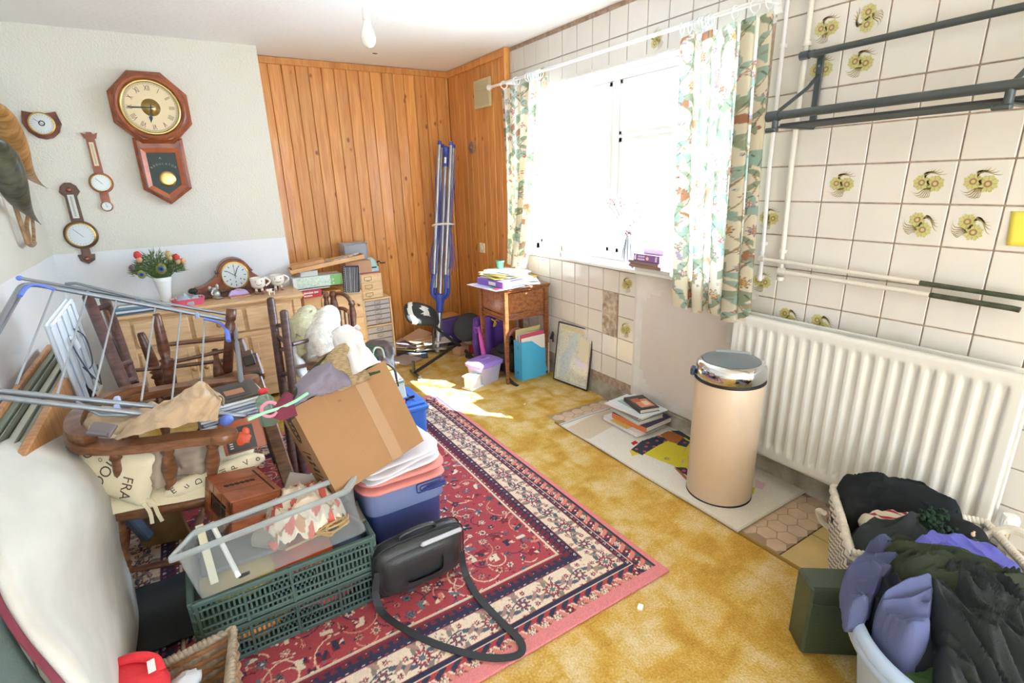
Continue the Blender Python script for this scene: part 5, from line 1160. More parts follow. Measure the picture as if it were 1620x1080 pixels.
# ================================================================ SEWING CABINET AND WHAT LIES ROUND IT
M_wnut = wood('burr_walnut', '#a86a3c', '#7c4424', 14, (2, 2, 3), .3, .4); M_wnut2 = wood('polished_walnut', '#9a5f38', '#6e3a20', 6, (3, 3, 12), .3, .4)
SX0, SX1, SY0, SY1 = 1.885, 2.275, 3.115, 3.50
t = thing('sewing_cabinet', 'small walnut sewing cabinet on slim tapered legs in front of the window', 'cabinet', ((SX0+SX1)/2, (SY0+SY1)/2, 0)); cx, cy = (SX0+SX1)/2, (SY0+SY1)/2
b = B(); b.box((cx, cy, .725), (.415, .41, .020), .005); b.box((cx, cy, .708), (.40, .395, .016), .004); obj('lid', b, M_wnut2, t, world=True)
b = B(); b.box((cx, cy, .595), (.355, .35, .215), .002)
for s in (-1, 1):
    b.box((cx, cy+s*.178, .62), (.30, .006, .15), .003); b.box((cx+s*.180, cy, .62), (.006, .30, .15), .003)
obj('box_body', b, M_wnut, t, world=True)
b = B()
for s in (-1, 1):
    for z in (.50, .53): b.box((cx, cy+s*.180, z), (.35, .008, .008), .002); b.box((cx+s*.183, cy, z), (.008, .34, .008), .002)
obj('moulding', b, M_wnut2, t, world=True)
for x in (SX0+.016, SX1-.016):
    for y in (SY0+.016, SY1-.016):
        b = B(); b.box((x, y, .59), (.032, .032, .23), .003); sx = .016
        vs = [(x+i*r, y+j*r, z) for z, r in ((.48, .015), (.035, .009), (.03, .012), (.0, .008)) for i, j in ((-1, -1), (1, -1), (1, 1), (-1, 1))]
        b.add(vs, [(k*4+i, k*4+(i+1) % 4, k*4+4+(i+1) % 4, k*4+4+i) for k in range(3) for i in range(4)]); obj('leg', b, M_wnut2, t, world=True)
# papers, folder and magazines on top
z = .737
def flat(name, x, y, z, w, d, rz, col, label, cat, h=.002, group=None, pic=None):
    b = B(TR((x, y, z), (0, 0, rz))); ms = [mat('print_'+col.strip('#'), col, .55)]; b.box((0, 0, h/2), (w, d, h), .0005)
    for i, (px, py, pw, ph, c) in enumerate(pic or []): b.box((px*w/2, py*d/2, h+.0003+.0001*i), (pw*w, ph*d, .0005), 0, i+1); ms.append(mat('print_'+c.strip('#'), c, .5))
    return obj(name, b, ms, label=label, cat=cat, group=group)
flat('poster_sheet', 1.905, 3.27, z, .27, .36, .12, '#dfe2ee', 'large glossy sheet with coloured patches jutting over the cabinet edge under the purple folder', 'sheet', .004, pic=[(-.6, .1, .35, .5, '#c8bfe4'), (-.5, -.45, .2, .25, '#5fae84'), (-.55, -.75, .3, .2, '#d8566a')]); z += .005
t = thing('box_file', 'purple box file with white spine label on the sewing cabinet', 'folder', (1.95, 3.25, z)); T = TR((1.965, 3.27, z), (0, 0, .15))
b = B(T); b.box((0, 0, .023), (.24, .30, .046), .002); obj('cover', b, mat('violet_board', '#8a6ac8', .5), t, world=True)
b = B(T); b.box((.004, -.003, .023), (.238, .298, .038)); obj('pages', b, M_pages, t, world=True)
b = B(T); b.box((-.1215, -.03, .024), (.001, .08, .024)); obj('spine_label', b, mat('print_f4f0e6', '#f4f0e6', .6), t, world=True)
for i, (dx, dy, w, d, rz, c, l) in enumerate(((.02, .0, .22, .29, .2, '#f0eeea', 'white papers directly on the purple box file'), (.0, .03, .21, .28, -.1, '#e8dc6a', 'yellow-edged papers second above the purple box file'), (.03, .02, .21, .29, .3, '#f4f2ee', 'white papers third above the purple box file'), (.01, .04, .2, .28, .05, '#e0c05c', 'yellow booklet in the upper half of the paper heap on the cabinet'), (.05, .0, .21, .29, .45, '#f2f2f2', 'white magazine crossing the top of the paper heap on the cabinet'), (.06, .03, .2, .28, .2, '#d8dcd0', 'pale magazine topmost of the heap on the sewing cabinet'))):
    flat('papers', 1.965+dx, 3.28+dy, z+.047+.0075*i, w, d, rz, c, l, 'papers', .006)
flat('magazine', 2.15, 3.24, z, .20, .27, -.5, '#eceaf2', 'white magazine lying beside the purple box file at the cabinet front', 'magazine', .006)
flat('magazine', 2.15, 3.33, z+.007, .22, .28, -.9, '#d9c648', 'yellow magazine on the window side of the cabinet top', 'magazine', .006, pic=[(0, -.6, .9, .3, '#7c6aa8')])
flat('magazine', 2.14, 3.30, z+.014, .21, .28, -.3, '#f6f4f0', 'white magazine above the yellow one on the window side of the cabinet top', 'magazine', .006)
t = thing('plant_pot', 'small dark green pot on the paper heap under the left curtain', 'pot', (2.03, 3.40, .835)); b = B(TR((2.03, 3.40, .834))); b.lathe([(.0, 0), (.024, 0), (.032, .05), (.034, .05), (.034, .06), (.028, .06), (.026, .02)], 24); obj('pot', b, mat('dark_green_plastic', '#3f6f5c', .4), t, world=True)
b = B(TR((2.03, 3.40, .834))); b.lathe([(.0, .045), (.028, .046)], 16); obj('soil', b, mat('potting_soil', '#5a4636', .95), t, world=True)
t = thing('straw_basket', 'small woven straw basket under the curtain at the back of the cabinet', 'basket', (2.20, 3.42, .765)); b = B(TR((2.20, 3.42, .765))); b.lathe([(.055, 0), (.052, .03), (.035, .055), (.012, .07), (0, .072)], 24)
for i in range(6): b.tube([((.054-.006*i)*math.cos(a*PI/12), (.054-.006*i)*math.sin(a*PI/12), .008+.010*i) for a in range(24)], .003, 5, closed=True)
obj('weave', b, mat('natural_straw', '#c4a074', .9, var=.3, vs=60), t, world=True)
# below: magazine file, lidded tub, white tub, umbrella, violet bag, rucksack
t = thing('magazine_file', 'bright blue magazine file stuffed with magazines under the cabinet front', 'magazine file', (2.13, 3.17, 0)); T = basis(Vector((2.018, 3.112, 0)), Vector((1, .04, 0)).normalized(), Vector((-.04, 1, 0)).normalized(), Vector((0, 0, 1)))
M_blue = mat('sky_blue_card', '#4db4e0', .5, coat=.2); side = [(0, 0), (.245, 0), (.245, .225), (.19, .235), (.10, .305), (0, .312)]
b = B(T); XZ = Matrix.Rotation(PI/2, 4, 'X')
for y in (0.003, .098): b.prism(side, -y, -y+.003, T=XZ)
b.box((.0015, .05, .156), (.003, .10, .312)); b.box((.12, .05, .0015), (.245, .10, .003)); b.box((.2435, .05, .11), (.003, .10, .22)); obj('card_file', b, M_blue, t, world=True)
b = B(T); b.lathe([(.012, 0), (.009, .002)], 20, T=TR((-.0005, .05, .26), (0, -PI/2, 0)), cap=False); b.lathe([(.012, 0), (0, .001)], 20, T=TR((-.0008, .05, .06), (0, -PI/2, 0))); b.box((-.001, .05, .16), (.001, .07, .002)); obj('finger_ring', b, mat('print_3a80b0', '#3a80b0', .4), t, world=True)
R_ = random.Random(9)
for i in range(11):
    y = .010+.0078*i; c = ('#f0e6da', '#c0506a', '#e8d890', '#8aa07c', '#e6e6ee', '#b4a4c4', '#d8d8dc', '#a8a8b4', '#e8e4d4', '#d4c890', '#efe8c8')[i]
    b = B(T @ TR((.0, y, 0), (0, R_.uniform(-.03, .03), 0))); h = .315+R_.uniform(0, .05)+.003*i; b.box((.125, 0, h/2+.004), (.232, .0055, h), .001); obj('magazine', b, mat('print_'+c.strip('#'), c, .5), label='upright magazine in the blue magazine file', cat='magazine', group='magazines standing in the blue file')
flat_ = B(T @ TR((.27, .06, 0))); flat_.box((0, 0, .125), (.035, .08, .25), .003); obj('cream_folder', flat_, mat('print_e4dcc0', '#e4dcc0', .6), label='cream folder standing on end just behind the blue magazine file', cat='folder')
t = thing('lidded_tub', 'translucent white tub with lilac lid on the carpet before the cabinet', 'tub', (1.80, 3.31, 0), (0, 0, .25))
def rr(u, v, r0, r1, z0, z1, e=.45): c, s = math.cos(2*PI*v), math.sin(2*PI*v); r = r0+(r1-r0)*u; return (1.12*r*math.copysign(abs(c)**e, c), .92*r*math.copysign(abs(s)**e, s), z0+(z1-z0)*u)
b = B(); b.grid(lambda u, v: rr(u, v, .085, .108, 0, .15), 10, 61); b.grid(lambda u, v: rr(u, v, 0.001, .085, 0.001, .001), 3, 61); obj('tub', b, mat('milky_lilac_plastic', '#dcd8f0', .3, thin=.3), t)
b = B(); b.grid(lambda u, v: rr(u, v, .118, .118, .138, .156), 3, 61); b.grid(lambda u, v: rr(u, v, .118, .104, .156, .168), 4, 61); b.grid(lambda u, v: rr(u, v, .104, .001, .168, .176), 5, 61); b.box((0, 0, .177), (.10, .035, .012), .005); obj('lid', b, mat('lilac_plastic', '#a98be0', .3), t)
b = B(); b.box((0, 0, .184), (.04, .018, .005), .002); b.box((.0, -.07, .171), (.10, .004, .003), .001); obj('lid_handle', b, mat('violet_plastic', '#7a56c0', .3), t)
t = thing('white_tub', 'small square white plastic tub with lid on the carpet in the sun', 'tub', (1.655, 3.235, 0), (0, 0, .35))
b = B(); b.box((0, 0, .045), (.105, .085, .09), .008); b.box((0, 0, .004), (.13, .11, .008), .003); obj('tub', b, M_white, t); b = B(); b.box((0, 0, .094), (.122, .102, .012), .004); obj('lid', b, M_white, t)
t = thing('umbrella', 'folded magenta umbrella leaning on the cabinet leg', 'umbrella', (1.865, 3.50, 0)); p0, p1 = Vector((1.885, 3.42, .02)), Vector((1.862, 3.47, .335))
b = B(); b.tube([p0.lerp(p1, k/8) for k in range(9)], [.007, .012, .016, .019, .020, .019, .018, .016, .012], 12); obj('canopy', b, mat('magenta_nylon', '#c84aa8', .5), t, world=True)
b = B(); b.tube([p1, p1+Vector((-.005, .008, .05))], .012, 12); b.tube(smooth([p1+Vector((-.01, 0, .03)), p1+Vector((-.04, .01, .05)), p1+Vector((-.03, .01, .0)), p1+Vector((-.012, 0, .02))], 4), .003, 6); obj('handle', b, mat('violet_handle', '#9a44a8', .4), t, world=True)
b = B(); b.tube([p0, Vector((1.888, 3.415, 0))], .003, 6); obj('ferrule', b, M_steel, t, world=True)
b = B(); b.grid(lambda u, v: (1.93+.30*u, 3.60+.02*math.sin(u*14)+.03*math.sin(v*3), .40*v), 40, 12, t=.05); t = thing('violet_bag', 'large violet cloth bag standing behind the sewing cabinet legs', 'bag', (2.08, 3.60, 0)); obj('bag_body', b, mat('violet_nylon', '#5a3a9c', .6, bump=.4, bs=20), t, world=True)
b = B(); b.tube(smooth([(2.03, 3.57, .40), (2.05, 3.53, .37), (2.03, 3.54, .34), (2.06, 3.55, .39), (2.08, 3.53, .38)], 4), .006, 6); obj('yellow_ribbon', b, mat('mustard_ribbon', '#c9a23c', .6), t, world=True)
t = thing('rucksack', 'black rucksack slumped on the floor under the sewing cabinet', 'bag', (2.02, 3.38, 0))
b = B(); b.ell((2.03, 3.42, .10), (.12, .11, .10), 20, 12, fn=lambda d: 1+.08*math.sin(6*d.x+5*d.z)); b.ell((2.05, 3.36, .20), (.10, .07, .05), 18, 10); obj('bag_body', b, mat('black_nylon', '#26262a', .6, bump=.4, bs=40), t, world=True)
b = B(); b.ribbon(smooth([(1.99, 3.34, .10), (1.95, 3.22, .03), (1.935, 3.13, .012), (1.935, 3.07, .006), (1.94, 3.05, .005)], 4), .028, .004); obj('strap', b, M_black, t, world=True)
t = thing('headphones', 'pink and black headphones lying behind the blue magazine file', 'headphones', (2.12, 3.36, .27))
b = B(); b.tube([Vector((2.12+.065*math.cos(a), 3.34, .285+.065*math.sin(a))) for a in [PI*k/14 for k in range(15)]], .008, 8, flat=1.6); obj('headband', b, mat('rose_pink_plastic', '#d08a8a', .4), t, world=True)
for s in (-1, 1): b = B(); b.cyl((2.12+s*.070, 3.34, .275), (2.12+s*.045, 3.34, .275), .030, n=18); obj('ear_cup', b, M_black, t, world=True)
b = B(); b.box((2.10, 3.36, .10), (.14, .12, .20), .03); obj('dark_pouch', b, M_black, label='dark pouch under the headphones behind the magazine file', cat='pouch')
b = B(); b.tube(smooth([at(878, 542, x=2.20)-Vector((0, .0, .02)), at(862, 549, x=2.22), at(880, 530, x=2.20), at(882, 528, x=2.20), at(881, 541, x=2.20)], 4), .009, 8)
b = B(); b.tube([(2.285, 3.10, .30), (2.25, 3.03, .36), (2.235, 3.01, .375)], .010, 10); b.tube(smooth([(2.235, 3.01, .375), (2.225, 2.99, .37), (2.222, 2.99, .34), (2.222, 2.985, .31)], 4), .008, 8); obj('crook_handle', b, M_black, label='dark crook handle poking out between the sewing cabinet and the framed map', cat='walking stick')
# framed map
A_, B_, C_, D_ = Vector((2.300, 2.965, .47)), Vector((2.305, 2.635, .475)), Vector((2.245, 2.66, .004)), Vector((2.235, 3.005, .004))
A_, B_ = at(888, 509, x=2.305), at(943, 527, x=2.305); D_, C_ = at(876, 599, z=.004), at(930, 619, z=.004)
ex = (C_-D_).normalized(); ey = (A_-D_); W_p, H_p = (C_-D_).length, ey.length; ey = (ey-ex*ey.dot(ex)).normalized(); ez = ex.cross(ey)
t = thing('framed_map', 'old map in a thin black frame leaning on the tiled wall', 'picture', M=basis(D_-ez*.0+Vector((-.004, 0, .002)), ex, ey, ez))
W, H = W_p, H_p
b = B()
for x in (.005, W-.005): b.box((x, H/2, .0), (.010, H, .016), .002)
for y in (.005, H-.005): b.box((W/2, y, .0), (W, .010, .016), .002)
obj('frame', b, mat('thin_black_frame', '#3a3230', .35), t)
c = Canvas(W-.02, H-.02, .003, '#d8d6c6'); R_ = random.Random(6); cw, ch = c.w, c.h
c.poly([(cw*.12, ch*.1), (cw*.30, ch*.05), (cw*.42, ch*.25), (cw*.5, ch*.5), (cw*.62, ch*.72), (cw*.6, ch*.92), (cw*.38, ch*.86), (cw*.3, ch*.6), (cw*.15, ch*.45)], '#c6d0cf')
for _ in range(900): x, y = R_.uniform(0, cw), R_.uniform(0, ch); c.line([(x, y), (x+R_.uniform(-.02, .02), y+R_.uniform(-.02, .02))], .0022, R_.choice(['#b9b8a8', '#c0bca8', '#aab2b2', '#c9bf9f']))
c.poly([(cw*.66, ch*.5), (cw*.95, ch*.45), (cw*.95, ch*.8), (cw*.66, ch*.86)], '#dcd4bc'); c.poly([(cw*.62, ch*.36), (cw*.97, ch*.28), (cw*.97, ch*.40), (cw*.62, ch*.48)], '#d2c8d8'); c.poly([(cw*.1, ch*.92), (cw*.9, ch*.9), (cw*.9, ch*.96), (cw*.1, ch*.97)], '#d0c49c')
for e, col in ((.004, '#8c8a7c'), (.012, '#a8a494')): m = (np.minimum(np.minimum(c.X, cw-c.X), np.minimum(c.Y, ch-c.Y)) > e) & (np.minimum(np.minimum(c.X, cw-c.X), np.minimum(c.Y, ch-c.Y)) < e+.002); c.a[m] = L(col)
P = np.zeros((c.nx, c.ny, 3)); P[..., 0] = c.X+.01; P[..., 1] = c.Y+.01; P[..., 2] = .002
sheet('map_print', P, c.a, mat('map_paper', attr='pattern', rough=.15, coat=.4), t)

# ================================================================ ROTARY AIRER IN THE CORNER
M_alu = mat('brushed_aluminium', '#b4b8bc', .35, .8); M_bluep = mat('royal_blue_plastic', '#3a4fb0', .4); M_cord = mat('blue_washing_line', '#5a64b0', .6)
f0, f1 = Vector((1.80, 4.18, 0)), Vector((2.115, 4.38, 1.80)); ax = (f1-f0).normalized(); sx = Vector((1, -.75, 0)).normalized(); sx = (sx-ax*sx.dot(ax)).normalized(); sy = ax.cross(sx)
T = basis(f0, sx, sy, ax); Ln = (f1-f0).length
t = thing('rotary_airer', 'folded rotary clothes airer with blue cords leaning in the pine corner', 'rotary airer', M=T)
b = B(); b.cyl((0, 0, 0), (0, 0, .50), .0255, n=20); obj('lower_pole', b, M_alu, t); b = B(); b.cyl((0, 0, .45), (0, 0, Ln-.10), .019, n=16); obj('mast', b, M_alu, t)
b = B(); b.lathe([(.030, .36), (.033, .38), (.035, .44), (.045, .48), (.050, .50), (.048, .52), (.03, .53)], 20); obj('hub', b, M_bluep, t)
for k in range(4):
    a = PI/4+k*PI/2; b = B(); c_, s_ = math.cos(a), math.sin(a); b.tube(smooth([(.035*c_, .035*s_, .48), (.082*c_, .082*s_, .52), (.088*c_, .088*s_, .60), (.076*c_, .076*s_, .70)], 4), .016, 8); obj('hub_bracket', b, M_bluep, t)
    b = B(); b.tube([(.074*c_, .074*s_, .58), (.072*c_, .072*s_, 1.2), (.072*c_, .072*s_, Ln-.02)], .015, 10); arm = obj('arm', b, M_alu, t)
    b = B(); b.cyl((.072*c_, .072*s_, Ln-.03), (.072*c_, .072*s_, Ln), .017, n=10); obj('end_cap', b, M_bluep, arm)
b = B(); b.cyl((0, 0, Ln-.20), (0, 0, Ln-.05), .024, n=16); b.lathe([(.024, Ln-.08), (.034, Ln-.06), (.034, Ln-.04), (.02, Ln-.03)], 16); obj('top_collar', b, M_bluep, t)
b = B(); b.box((.0, -.0255, Ln-.15), (.018, .002, .05)); obj('sticker', b, M_white, t)
R_ = random.Random(12); b = B()
for k in range(46):
    a = R_.uniform(0, 2*PI); r0 = R_.uniform(.05, .10); z0, z1 = R_.uniform(.62, .8), R_.uniform(1.3, Ln-.08); sag = R_.uniform(0, .03)
    b.tube(smooth([(r0*math.cos(a), r0*math.sin(a), z1), ((r0*.8)*math.cos(a+.2), (r0*.8)*math.sin(a+.2), 1.13), ((r0+sag)*math.cos(a), (r0+sag)*math.sin(a), (z0+.95)/2), (r0*math.cos(a+.1), r0*math.sin(a+.1), z0)], 3), .0019, 4)
b.tube(smooth([(.06, 0, 1.15), (.10, .02, .95), (.12, .02, .80), (.10, .02, .74), (.085, .01, .86), (.07, 0, 1.1)], 4), .0022, 5); obj('line', b, M_cord, t)
b = B(); b.tube([(.092*math.cos(a), .092*math.sin(a), 1.135+.012*math.cos(a)) for a in [2*PI*k/24 for k in range(24)]], .009, 6, closed=True); obj('tie_band', b, mat('white_cloth_tape', '#e4e0da', .8), t)
# ================================================================ KNEELING CHAIR
t = thing('kneeling_chair', 'black kneeling exercise chair with white-flashed seat and round knee pad', 'chair', (1.75, 4.0, 0)); M_pad = mat('black_vinyl', '#34383a', .75)
o = at(669, 497, y=4.0); sdir = (at(694, 499, y=4.0)-at(634, 489, y=4.0)); sl = sdir.length; ex = sdir.normalized(); ey = Vector((0, .80, .60)); ey = (ey-ex*ey.dot(ex)).normalized(); T = basis(o, ex, ey, ex.cross(ey))
def padf(u, v):
    a = 2*PI*v; ph = -PI/2+PI*u; e = .6; cc = math.copysign(abs(math.cos(a))**e, math.cos(a)); ss = math.copysign(abs(math.sin(a))**e, math.sin(a)); w = max(0, math.cos(ph))**.55
    return (.155*cc*w, .12*ss*w*(1-.12*cc), .045*math.sin(ph)-.02*cc*cc)
def padm(u, v):
    x, y, z = padf(u, v)
    if u < .42: return 0
    q = x+.02*math.cos(y*16)
    return 1 if (-.120 < q < -.085) or (-.01 < q < .060 and abs(y+.0) < .05) else 0
b = B(T); b.grid(padf, 26, 97, mf=padm); obj('seat_pad', b, [M_pad, M_white], t, world=True)
o2 = at(740, 517, y=3.98); b = B(basis(o2, Vector((.85, .1, .50)).normalized(), Vector((-.35, .70, .62)).normalized(), Vector((.85, .1, .50)).cross(Vector((-.35, .70, .62))).normalized())); b.ell((0, 0, 0), (.145, .125, .028), 28, 12); obj('knee_pad', b, M_pad, t, world=True)
M_bar = mat('black_steel_bar', '#3a3c3c', .4, .4)
pa, pb, pc, pd, pe, pf = at(687, 516, y=4.02), at(735, 553, y=3.98), at(655, 590, z=.03), at(722, 545, y=4.0), at(685, 550, y=4.02), at(748, 566, z=.02)
b = B(); b.tube([pa, pb], .014, 8); obj('upper_bar', b, M_bar, t, world=True); b = B(); b.tube([pc, pd], .014, 8); obj('base_bar', b, M_bar, t, world=True)
b = B(); b.tube([pa+Vector((-.005, 0, -.01)), pe+Vector((0, 0, -.02))], .012, 8); b.cyl(pa+Vector((-.005, 0, -.10)), pa+Vector((-.005, 0, -.075)), .018, n=12); obj('seat_post', b, M_bar, t, world=True)
b = B(); b.tube([pb, pf], .015, 8); b.cyl(pf+Vector((-.02, .08, 0)), pf+Vector((.02, -.08, 0)), .016, n=12); obj('front_foot', b, M_bar, t, world=True)
b = B(); b.cyl(pc+Vector((0, .06, .0)), pc+Vector((0, -.12, .0)), .014, n=12); b.tube([pc+Vector((0, .0, 0)), pc+Vector((0, .0, .10))], .014, 8); obj('rear_foot', b, M_bar, t, world=True)
# ================================================================ PAPERS AND BOXES ON THE FLOOR BY THE PINE WALL
R_ = random.Random(17); items = [('#3c4a66', 'dark blue magazine lowest in the floor heap beside the grey drawers'), ('#c9c2b4', 'grey booklet low in the floor heap by the drawers'), ('#d8c48a', 'yellowish map sheet in the floor heap by the drawers'), ('#b8b0a4', 'drab leaflet in the middle of the floor heap'), ('#d8b49c', 'tan card sheet in the floor heap under the kneeling chair seat'), ('#e4c8ae', 'pinkish card folder in the floor heap near the rotary airer'), ('#dfd2ac', 'cream envelope on the floor heap by the pine wall'), ('#8a7c90', 'mauve booklet in the floor heap by the pine wall'), ('#e6ddd0', 'pale torn sheet near the top of the floor heap'), ('#d9b08a', 'light brown cardboard sheet topmost of the floor heap')]
for i, (c, l) in enumerate(items):
    u = .12+.76*((i*.618) % 1); flat('sheet', 1.52+.36*u+R_.uniform(-.02, .02), 4.20+.26*((i*.38) % 1), .004+.011*i, R_.uniform(.20, .28), R_.uniform(.15, .20), R_.uniform(-.8, .8), c, l, 'papers', .008, pic=[(R_.uniform(-.3, .3), R_.uniform(-.3, .3), .4, .3, ('#e8e0c4', '#b0a8a0', '#d0b870')[i % 3])])
flat('card_sheet', 1.46, 4.12, .004, .20, .22, .4, '#a89c94', 'greyish papers sticking out beside the grey drawer cabinet on the floor', 'papers', .012)
T = TR((1.70, 4.38, .125), (.2, -.12, .5)); b = B(T); b.box((0, 0, 0), (.24, .16, .006), .001); obj('tan_board', b, mat('print_d8ae8c', '#d8ae8c', .7), label='tan board tilted against the heap behind the kneeling chair post', cat='board')
b = B(TR((1.95, 4.00, .04), (0, 0, .3))); b.box((0, 0, 0), (.13, .10, .08), .003); obj('small_carton', b, mat('tan_card', '#c9a080', .8), label='small tan carton on the floor behind the kneeling chair bar', cat='box')
b = B(TR((2.04, 4.03, .045), (0, .1, -.2))); b.box((0, 0, 0), (.05, .10, .09), .004); obj('white_carton', b, mat('print_ecdcd8', '#ecdcd8', .6), label='small white and pink carton beside the red gift box on the floor', cat='box')
t = thing('gift_box', 'low red patterned box on the floor below the black knee pad', 'box', (2.12, 4.02, 0)); b = B(TR((2.11, 3.99, .035), (0, 0, .05))); b.box((0, 0, 0), (.20, .12, .07), .003); obj('box_body', b, mat('print_c83c40', '#c83c40', .5), t, world=True)
b = B(TR((2.11, 3.99, .071), (0, 0, .05)))
for i in range(6): b.ell((-.07+.028*i, -.02+.03*(i % 2), 0), (.014, .012, .006), 10, 6, i % 3)
obj('lid_decoration', b, [mat('print_7cae98', '#7cae98', .6), M_white, mat('print_d8c070', '#d8c070', .6)], t, world=True)
b = B(TR((2.16, 4.12, .13), (.35, .1, .1))); b.box((0, 0, 0), (.24, .012, .20), .003); obj('yellow_folder', b, mat('print_dcc878', '#dcc878', .6), label='yellow folder leaning behind the umbrella in the corner', cat='folder')
b = B(TR((2.00, 4.35, .13), (0, 0, .1))); b.box((0, 0, 0), (.26, .14, .26), .01); obj('purple_crate', b, mat('print_5a4a90', '#5a4a90', .6), label='dark purple box on the floor behind the knee pad', cat='box')
b = B(TR((1.98, 4.36, .275), (0, 0, .1))); b.box((0, 0, 0), (.22, .12, .02), .003); obj('orange_book', b, mat('print_d09860', '#d09860', .6), label='orange-brown book on the dark purple box', cat='book')
# ================================================================ THE HEAP ON THE LEFT
M_chair = wood('dark_stained_beech', '#7c4a34', '#52301f', 7, (2, 2, 8), .35, .3); M_chair2 = wood('brown_elm', '#8c5c3c', '#603a24', 7, (2, 2, 8), .35, .3); M_chair3 = wood('purple_brown_wood', '#6a4844', '#463030', 7, (2, 2, 8), .4, .2)
def turned(b, p0, p1, r, prof=None, n=14, m=0):
    """turned spindle from p0 to p1; prof = (position, radius factor)"""
    p0, p1 = Vector(p0), Vector(p1); ax = (p1-p0); l = ax.length; az = ax.normalized(); sx = az.orthogonal().normalized()
    prof = prof or [(0, .6), (.06, .7), (.1, 1.0), (.14, .7), (.17, 1.1), (.2, .7), (.24, 1.0), (.45, 1.25), (.62, .9), (.70, .65), (.72, 1.1), (.745, .75), (.77, 1.1), (.795, .75), (.82, 1.1), (.85, .7), (.92, .9), (1, .8)]
    b.lathe([(f*r, q*l) for q, f in prof], n, m, basis(p0, sx, az.cross(sx), az))
# --- captain's armchair, seen from behind; local x is forwards
CH = TR((-.155, 2.215, 0), (0, 0, -.25))
t = thing('armchair', "brown captain's chair with turned spindles and a low curved arm rail in the left heap", 'chair', M=CH)
b = B(); b.grid(lambda u, v: (.235*math.copysign(abs(math.cos(2*PI*v))**.55, math.cos(2*PI*v))*u, (.245)*math.copysign(abs(math.sin(2*PI*v))**.55, math.sin(2*PI*v))*u, .432-.01*(1-u)), 8, 65, t=.036); obj('seat', b, M_chair2, t)
for x in (-.17, .17):
    for y in (-.18, .18):
        b = B(); turned(b, (x*1.22, y*1.2, 0), (x, y, .41), .026, [(0, .55), (.08, .6), (.2, .85), (.3, .95), (.40, .7), (.43, 1.1), (.46, .8), (.49, 1.15), (.52, .8), (.55, 1.1), (.60, .85), (.75, 1.1), (.88, .8), (1, .7)]); obj('leg', b, M_chair2, t)
for y in (-.20, .20): b = B(); turned(b, (-.19, y*1.0, .17), (.19, y*1.0, .17), .014, [(0, .6), (.3, .9), (.5, 1.3), (.7, .9), (1, .6)]); obj('stretcher', b, M_chair2, t)
b = B(); turned(b, (0, -.20, .17), (0, .20, .17), .014, [(0, .6), (.3, .9), (.5, 1.3), (.7, .9), (1, .6)]); obj('stretcher', b, M_chair2, t)
arc = smooth([(.24, -.275, .672), (.12, -.268, .675), (-.05, -.262, .68), (-.20, -.20, .685), (-.265, -.06, .69), (-.265, .06, .69), (-.20, .20, .685), (-.05, .262, .68), (.12, .268, .675), (.24, .275, .672)], 6)
b = B(); b.ribbon(arc, .062, .030)
for s in (-1, 1): b.lathe([(0, -.015), (.042, -.015), (.046, 0), (.042, .015), (0, .015)], 24, 0, TR((.235, s*.278, .672)))
obj('arm_rail', b, M_chair2, t)
b = B(); b.ribbon([p+Vector((0, 0, .030)) for p in arc[16:-15]], .046, .032); obj('back_rest', b, M_chair2, t)
for (x0, y0, x1, y1) in ((.20, -.275, .14, -.205), (.06, -.265, .02, -.215), (-.10, -.245, -.10, -.205), (-.21, -.17, -.18, -.14), (-.255, -.05, -.21, -.045), (-.255, .05, -.21, .045), (-.21, .17, -.18, .14), (-.10, .245, -.10, .205), (.06, .265, .02, .215), (.20, .275, .14, .205)):
    b = B(); turned(b, (x1, y1, .43), (x0, y0, .665), .020, [(0, .7), (.08, .8), (.14, 1.05), (.17, .75), (.20, 1.05), (.23, .75), (.26, 1.05), (.30, .7), (.45, 1.0), (.6, 1.25), (.78, .9), (.84, .7), (.88, 1.0), (.93, .7), (1, .75)]); obj('spindle', b, M_chair2, t)
# lettered cushion on it
M_cush = mat('cream_printed_cotton', '#e6d8b8', .9, bump=.2, bs=200); M_let = mat('brown_black_print', '#5c4c40', .9)
t = thing('cushion', 'cream tie-on seat cushion printed with coffee words on the captain\'s chair', 'cushion', M=CH @ TR((0, 0, .438)))
def cz(x, y): return .052*(max(0, 1-(abs(x)/.25)**4)**.5)*(max(0, 1-(abs(y)/.262)**4)**.5)+.004*math.sin(x*30)*math.sin(y*26)
b = B(); b.grid(lambda u, v: ((u-.5)*.50, (v-.5)*.524, .006+cz((u-.5)*.5, (v-.5)*.524)), 26, 28, t=0); b.grid(lambda u, v: ((u-.5)*.50, (v-.5)*.524, .004-.4*cz((u-.5)*.5, (v-.5)*.524)*0), 4, 4); obj('cushion_body', b, M_cush, t)
t2 = thing('cushion', 'cream cushion printed with large coffee words bulging out behind the captain\'s chair spindles', 'cushion', (-.42, 2.20, .45))
o = at(190, 742, y=2.10); ex = Vector((.62, -.50, -.30)).normalized(); ez = Vector((-.55, -.80, .25)); ez = (ez-ex*ez.dot(ex)).normalized(); ey = ez.cross(ex); T2 = basis(at(188, 738, y=2.06), ex, ey, ez)
def pil(u, v, s): x, y = (u-.5)*2, (v-.5)*2; h = .05*(max(0, 1-x**4)*max(0, 1-y**4))**.45; return (.14*x*(1-.06*(1-y*y)), .105*y*(1-.06*(1-x*x)), s*h+.005*noise.noise((x*3, y*3, s)))
b = B(T2); b.grid(lambda u, v: pil(u, v, 1), 22, 20); b.grid(lambda u, v: pil(u, v, -1), 22, 20); obj('cushion_body', b, M_cush, t2, world=True)
b = B(T2)
